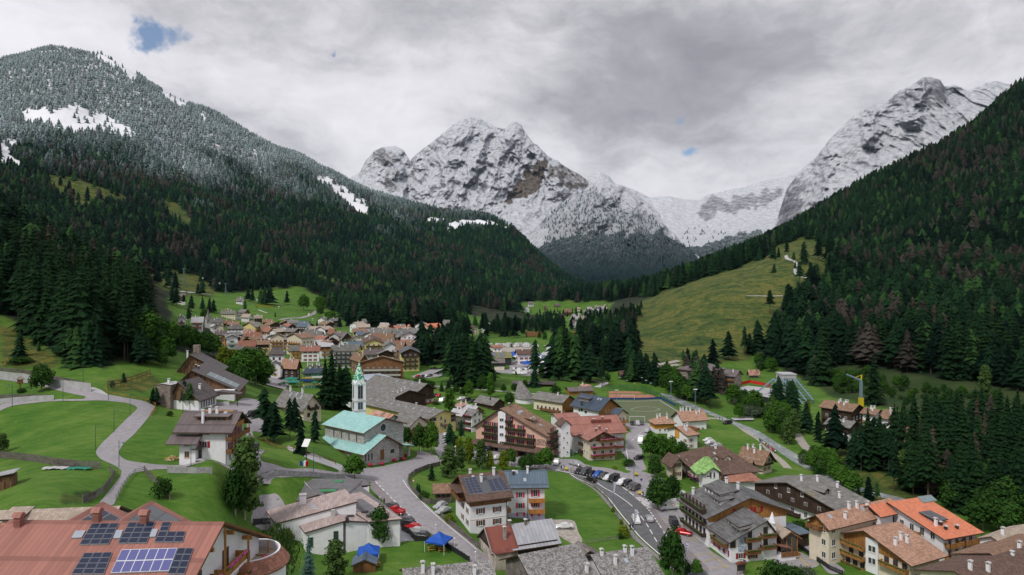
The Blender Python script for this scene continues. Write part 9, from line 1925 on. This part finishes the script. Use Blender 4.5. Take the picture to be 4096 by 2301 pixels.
for x,y,l,c in((1425,1340,'dark blue flag with stars on the kindergarten roof edge',('blue_wall',)),(1442,1340,'green white and red flag beside the blue one',('shutter_green','wall_white','tail_red')),(1470,1335,'white and red flag at the kindergarten roof edge',('wall_white','tail_red'))):
 p=hit(*ZD(x,y));e=empty('flag',p,.2,l,'flag');MB().tube((0,0,0),(.5,0,4),.04,None,5,'metal_grey').build('pole',None,e)
 for i,m in enumerate(c):MB().box(.5+i*.5,1.0+i*.5,-.03,.03,2.6-i*.1,3.9-i*.1,m).build('cloth',None,e)
for f,x,y,l in((ZC,1610,165,'flower tub by the church door'),(ZC,1498,175,'flower tub at the church corner'),(ZC,1748,125,'flower tub before the church bench'),(ZC,1840,110,'flower tub beside the porch pillar'),(ZC,1868,70,'flower tub behind the porch pillar'),(ZF,2217,465,'orange flower planter by the zebra crossing'),(ZF,1460,215,'flower planter on the pavement at the hotel corner'),(ZF,2178,270,'orange flower planter by the stone steps')):
 p=hit(*f(x,y));e=empty('planter',p,0,l,'planter');MB().lathe([(.4,0),(.55,.5),(0,.5)],10,'wood').build('pot',None,e);MB().lathe([(.55,.45),(.75,.75),(.5,1.05),(0,1.15)],9,'flowers_red' if f is ZC else 'lettering_yellow').build('flowers',None,e)
p=hit(*ZC(1745,105));e=empty('bench',p,.5,'wooden bench against the church front','bench');MB().box(-.9,.9,-.25,.25,.42,.48,'bench_wood').build('seat',None,e);MB().box(-.9,.9,.22,.28,.5,.95,'bench_wood').build('backrest',None,e)
for s in(-.75,.75):MB().box(s-.05,s+.05,-.22,.25,0,.42,'wood').build('leg',None,e)
p=hit(*ZG(960,1447));e=empty('notice_board',p,.25,'dark notice board under a curved brown roof at the car park','sign');MB().box(-1.1,-.98,-.06,.06,0,2.6,'wood').build('post',None,e);MB().box(.98,1.1,-.06,.06,0,2.6,'wood').build('post',None,e);MB().box(-1,1,-.05,.05,1.0,2.5,'metal_dark').build('board',None,e);MB().prism([(math.cos(t*math.pi/8)*1.35,2.5+math.sin(t*math.pi/8)*.6)for t in range(9)],1,-.4,.4,'roof_rust').build('roof',None,e)
for f,x,y,l,m in((ZC,1942,405,'round no parking sign with white plate by the curved fence','tail_red'),(ZG,135,720,'round blue sign at the end of the parking row','blue_wall'),(ZG,985,1420,'square blue parking sign beside the notice board','blue_wall'),(ZG,398,935,'red and blue round signs beside the white van','tail_red')):
 p=hit(*f(x,y));e=empty('road_sign',p,0,l,'sign');MB().tube((0,.06,0),(0,.06,2.6),.04,None,6,'metal_grey').build('post',None,e);b=MB();b.tube((0,0,2.4),(0,-.04,2.4),.38,None,16,m);b.tube((0,-.05,2.4),(0,-.06,2.4),.24,None,16,'metal_white' if m=='tail_red' else m);b.build('sign_disc',None,e)

# ---- people: one skinned body in three poses
plain('skin',(.45,.27,.19),.6,.05,1,0);plain('hair',(.05,.03,.02),.8,.1,1,0)
for k,c in{'dark':(.015,.015,.02),'red':(.5,.02,.03),'yellow':(.6,.42,.02),'blue':(.03,.12,.4),'white':(.7,.7,.7),'pink':(.6,.08,.25),'green':(.05,.25,.12)}.items():plain('cloth_'+k,c,.8,.1,3,0)
def body(pose):
 s={'stand':(.05,-.05,.12),'walk':(.30,-.28,.22),'stride':(-.22,.25,.18)}[pose]
 V=[(0,0,.95,.14),(0,0,1.18,.13),(0,0,1.40,.15),(0,0,1.52,.055),(0,.02,1.66,.10)];E=[(0,1),(1,2),(2,3),(3,4)]
 for sg,y in((-1,s[0]),(1,s[1])):
  b=len(V);V+=[(sg*.10,0,.88,.10),(sg*.11,y*.5+.03,.50,.07),(sg*.11,y,.09,.05),(sg*.12,y+.14,.04,.045)];E+=[(0,b),(b,b+1),(b+1,b+2),(b+2,b+3)]
  b=len(V);V+=[(sg*.20,0,1.42,.065),(sg*.25,-y*.4,1.14,.05),(sg*.24,-y*.7+s[2],.90,.04),(sg*.23,-y*.8+s[2]+.03,.80,.035)];E+=[(2,b),(b,b+1),(b+1,b+2),(b+2,b+3)]
 me=bpy.data.meshes.new('body');me.from_pydata([v[:3]for v in V],E,[]);o=bpy.data.objects.new('body',me);COL.objects.link(o)
 mo=o.modifiers.new('skin','SKIN');
 for i,v in enumerate(V):me.skin_vertices[0].data[i].radius=(v[3],v[3]);me.skin_vertices[0].data[i].use_root=i==0
 o.modifiers.new('sub','SUBSURF').levels=1;bpy.context.view_layer.update()
 ev=bpy.data.meshes.new_from_object(o.evaluated_get(bpy.context.evaluated_depsgraph_get()));bpy.data.objects.remove(o);ev.name='person'
 ev.materials.clear()
 for m in('cloth_dark','cloth_red','skin'):ev.materials.append(MATS[m])
 for pl in ev.polygons:z=pl.center.z;x=abs(pl.center.x);pl.material_index=2 if z>1.5 or(x>.17 and z<.88)else 1 if z>.92 else 0;pl.use_smooth=True
 h=MB().lathe([(0,1.80),(.08,1.78),(.115,1.70),(.11,1.62),(.09,1.58)],10);return ev,h.mesh('hair','hair')
BODY=[body(p_)for p_ in('stand','walk','stride')]
def person(f,x,y,col,label,k=1.0,group=None,pose=None,rz=None):
 bm,hm=BODY[random.randrange(3)if pose is None else pose];p=hit(*f(x,y));o=bpy.data.objects.new('person',bm);link(o);o.location=(p.x,p.y,float(ground_z(p.x,p.y))+.12);o.scale=(k,)*3;o.rotation_euler=(0,0,random.uniform(0,6.28)if rz is None else rz)
 o.material_slots[1].link='OBJECT';o.material_slots[1].material=MATS['cloth_'+col];tag(o,label,'person',group);link(bpy.data.objects.new('hair',hm),o);return o
for f,x,y,c,l,k in[(ZF,1405,215,'dark','person with dark coat at the far zebra crossing',1),(ZF,1420,218,'white','person in a white top at the hotel corner',1),(ZF,1433,205,'blue','person in blue walking ahead of a small group',1),(ZF,1505,240,'dark','person in black beside the lamp at the hotel corner',1),(ZF,1538,240,'pink','child in pink beside the black parked car',.7),(ZF,1560,244,'yellow','child in yellow beside the slanted row',.75),(ZF,1585,254,'red','child in red beside the slanted row',.7),(ZF,1764,298,'white','person in white behind the blue car',1),(ZF,2234,500,'white','person in a white top on the zebra crossing with a dog',1),(ZF,2246,490,'dark','person in dark clothes on the zebra crossing',1),(ZF,2115,830,'dark','person in a black jacket walking beside a companion on the pavement',1),(ZF,2142,832,'dark','taller walker in black next to the banner pole',1.06),(ZL,1370,952,'dark','person in dark clothes before the bridge',1),(ZL,1403,955,'red','person in red before the bridge',1),(ZL,1455,950,'dark','person in black stepping on to the bridge',1),(ZC,1640,570,'dark','person in black at the wall of the kindergarten',1)]:person(f,x,y,c,l,k)
for i in range(20):t=i/19;person(ZL,1815+200*t+rc.uniform(-12,12),1195+145*t+rc.uniform(-6,6),rc.choice(['red','dark','blue','white','red','green','yellow','pink']),'walker in the colourful group on the river path',1,'walkers on the river path')
p=hit(*ZF(2264,498));dg=MB();dg.tube((-.35,0,.48),(.3,0,.5),.15,.19,8,'hair').tube((.28,0,.55),(.55,0,.75),.11,.09,7,'hair').tube((.5,0,.76),(.75,0,.70),.09,.05,6,'hair').tube((-.35,0,.5),(-.62,0,.68),.04,.02,5,'hair')
for x in(-.3,.25):
 for y in(-.09,.09):dg.tube((x,y,.45),(x+.03,y,.22),.06,.04,5,'hair').tube((x+.03,y,.22),(x,y,0),.04,.03,5,'hair')
d_=dg.build('dog');d_.location=p;d_.rotation_euler=(0,0,-.4);tag(d_,'dark brown dog walking on a lead over the zebra crossing','dog')
# ---- air: one even volume round the camera and the land
hz=MB().box(-9500,9500,-400,12500,-160,2400).build('haze');tag(hz,kind='stuff')
m,t=material('haze_air');t.n('ShaderNodeOutputMaterial',inp={1:t.n('ShaderNodeVolumePrincipled',inp={'Color':(.55,.80,1.0,1),'Density':0.9e-5,'Anisotropy':.2}).outputs[0]})
hz.data.materials.append(m)
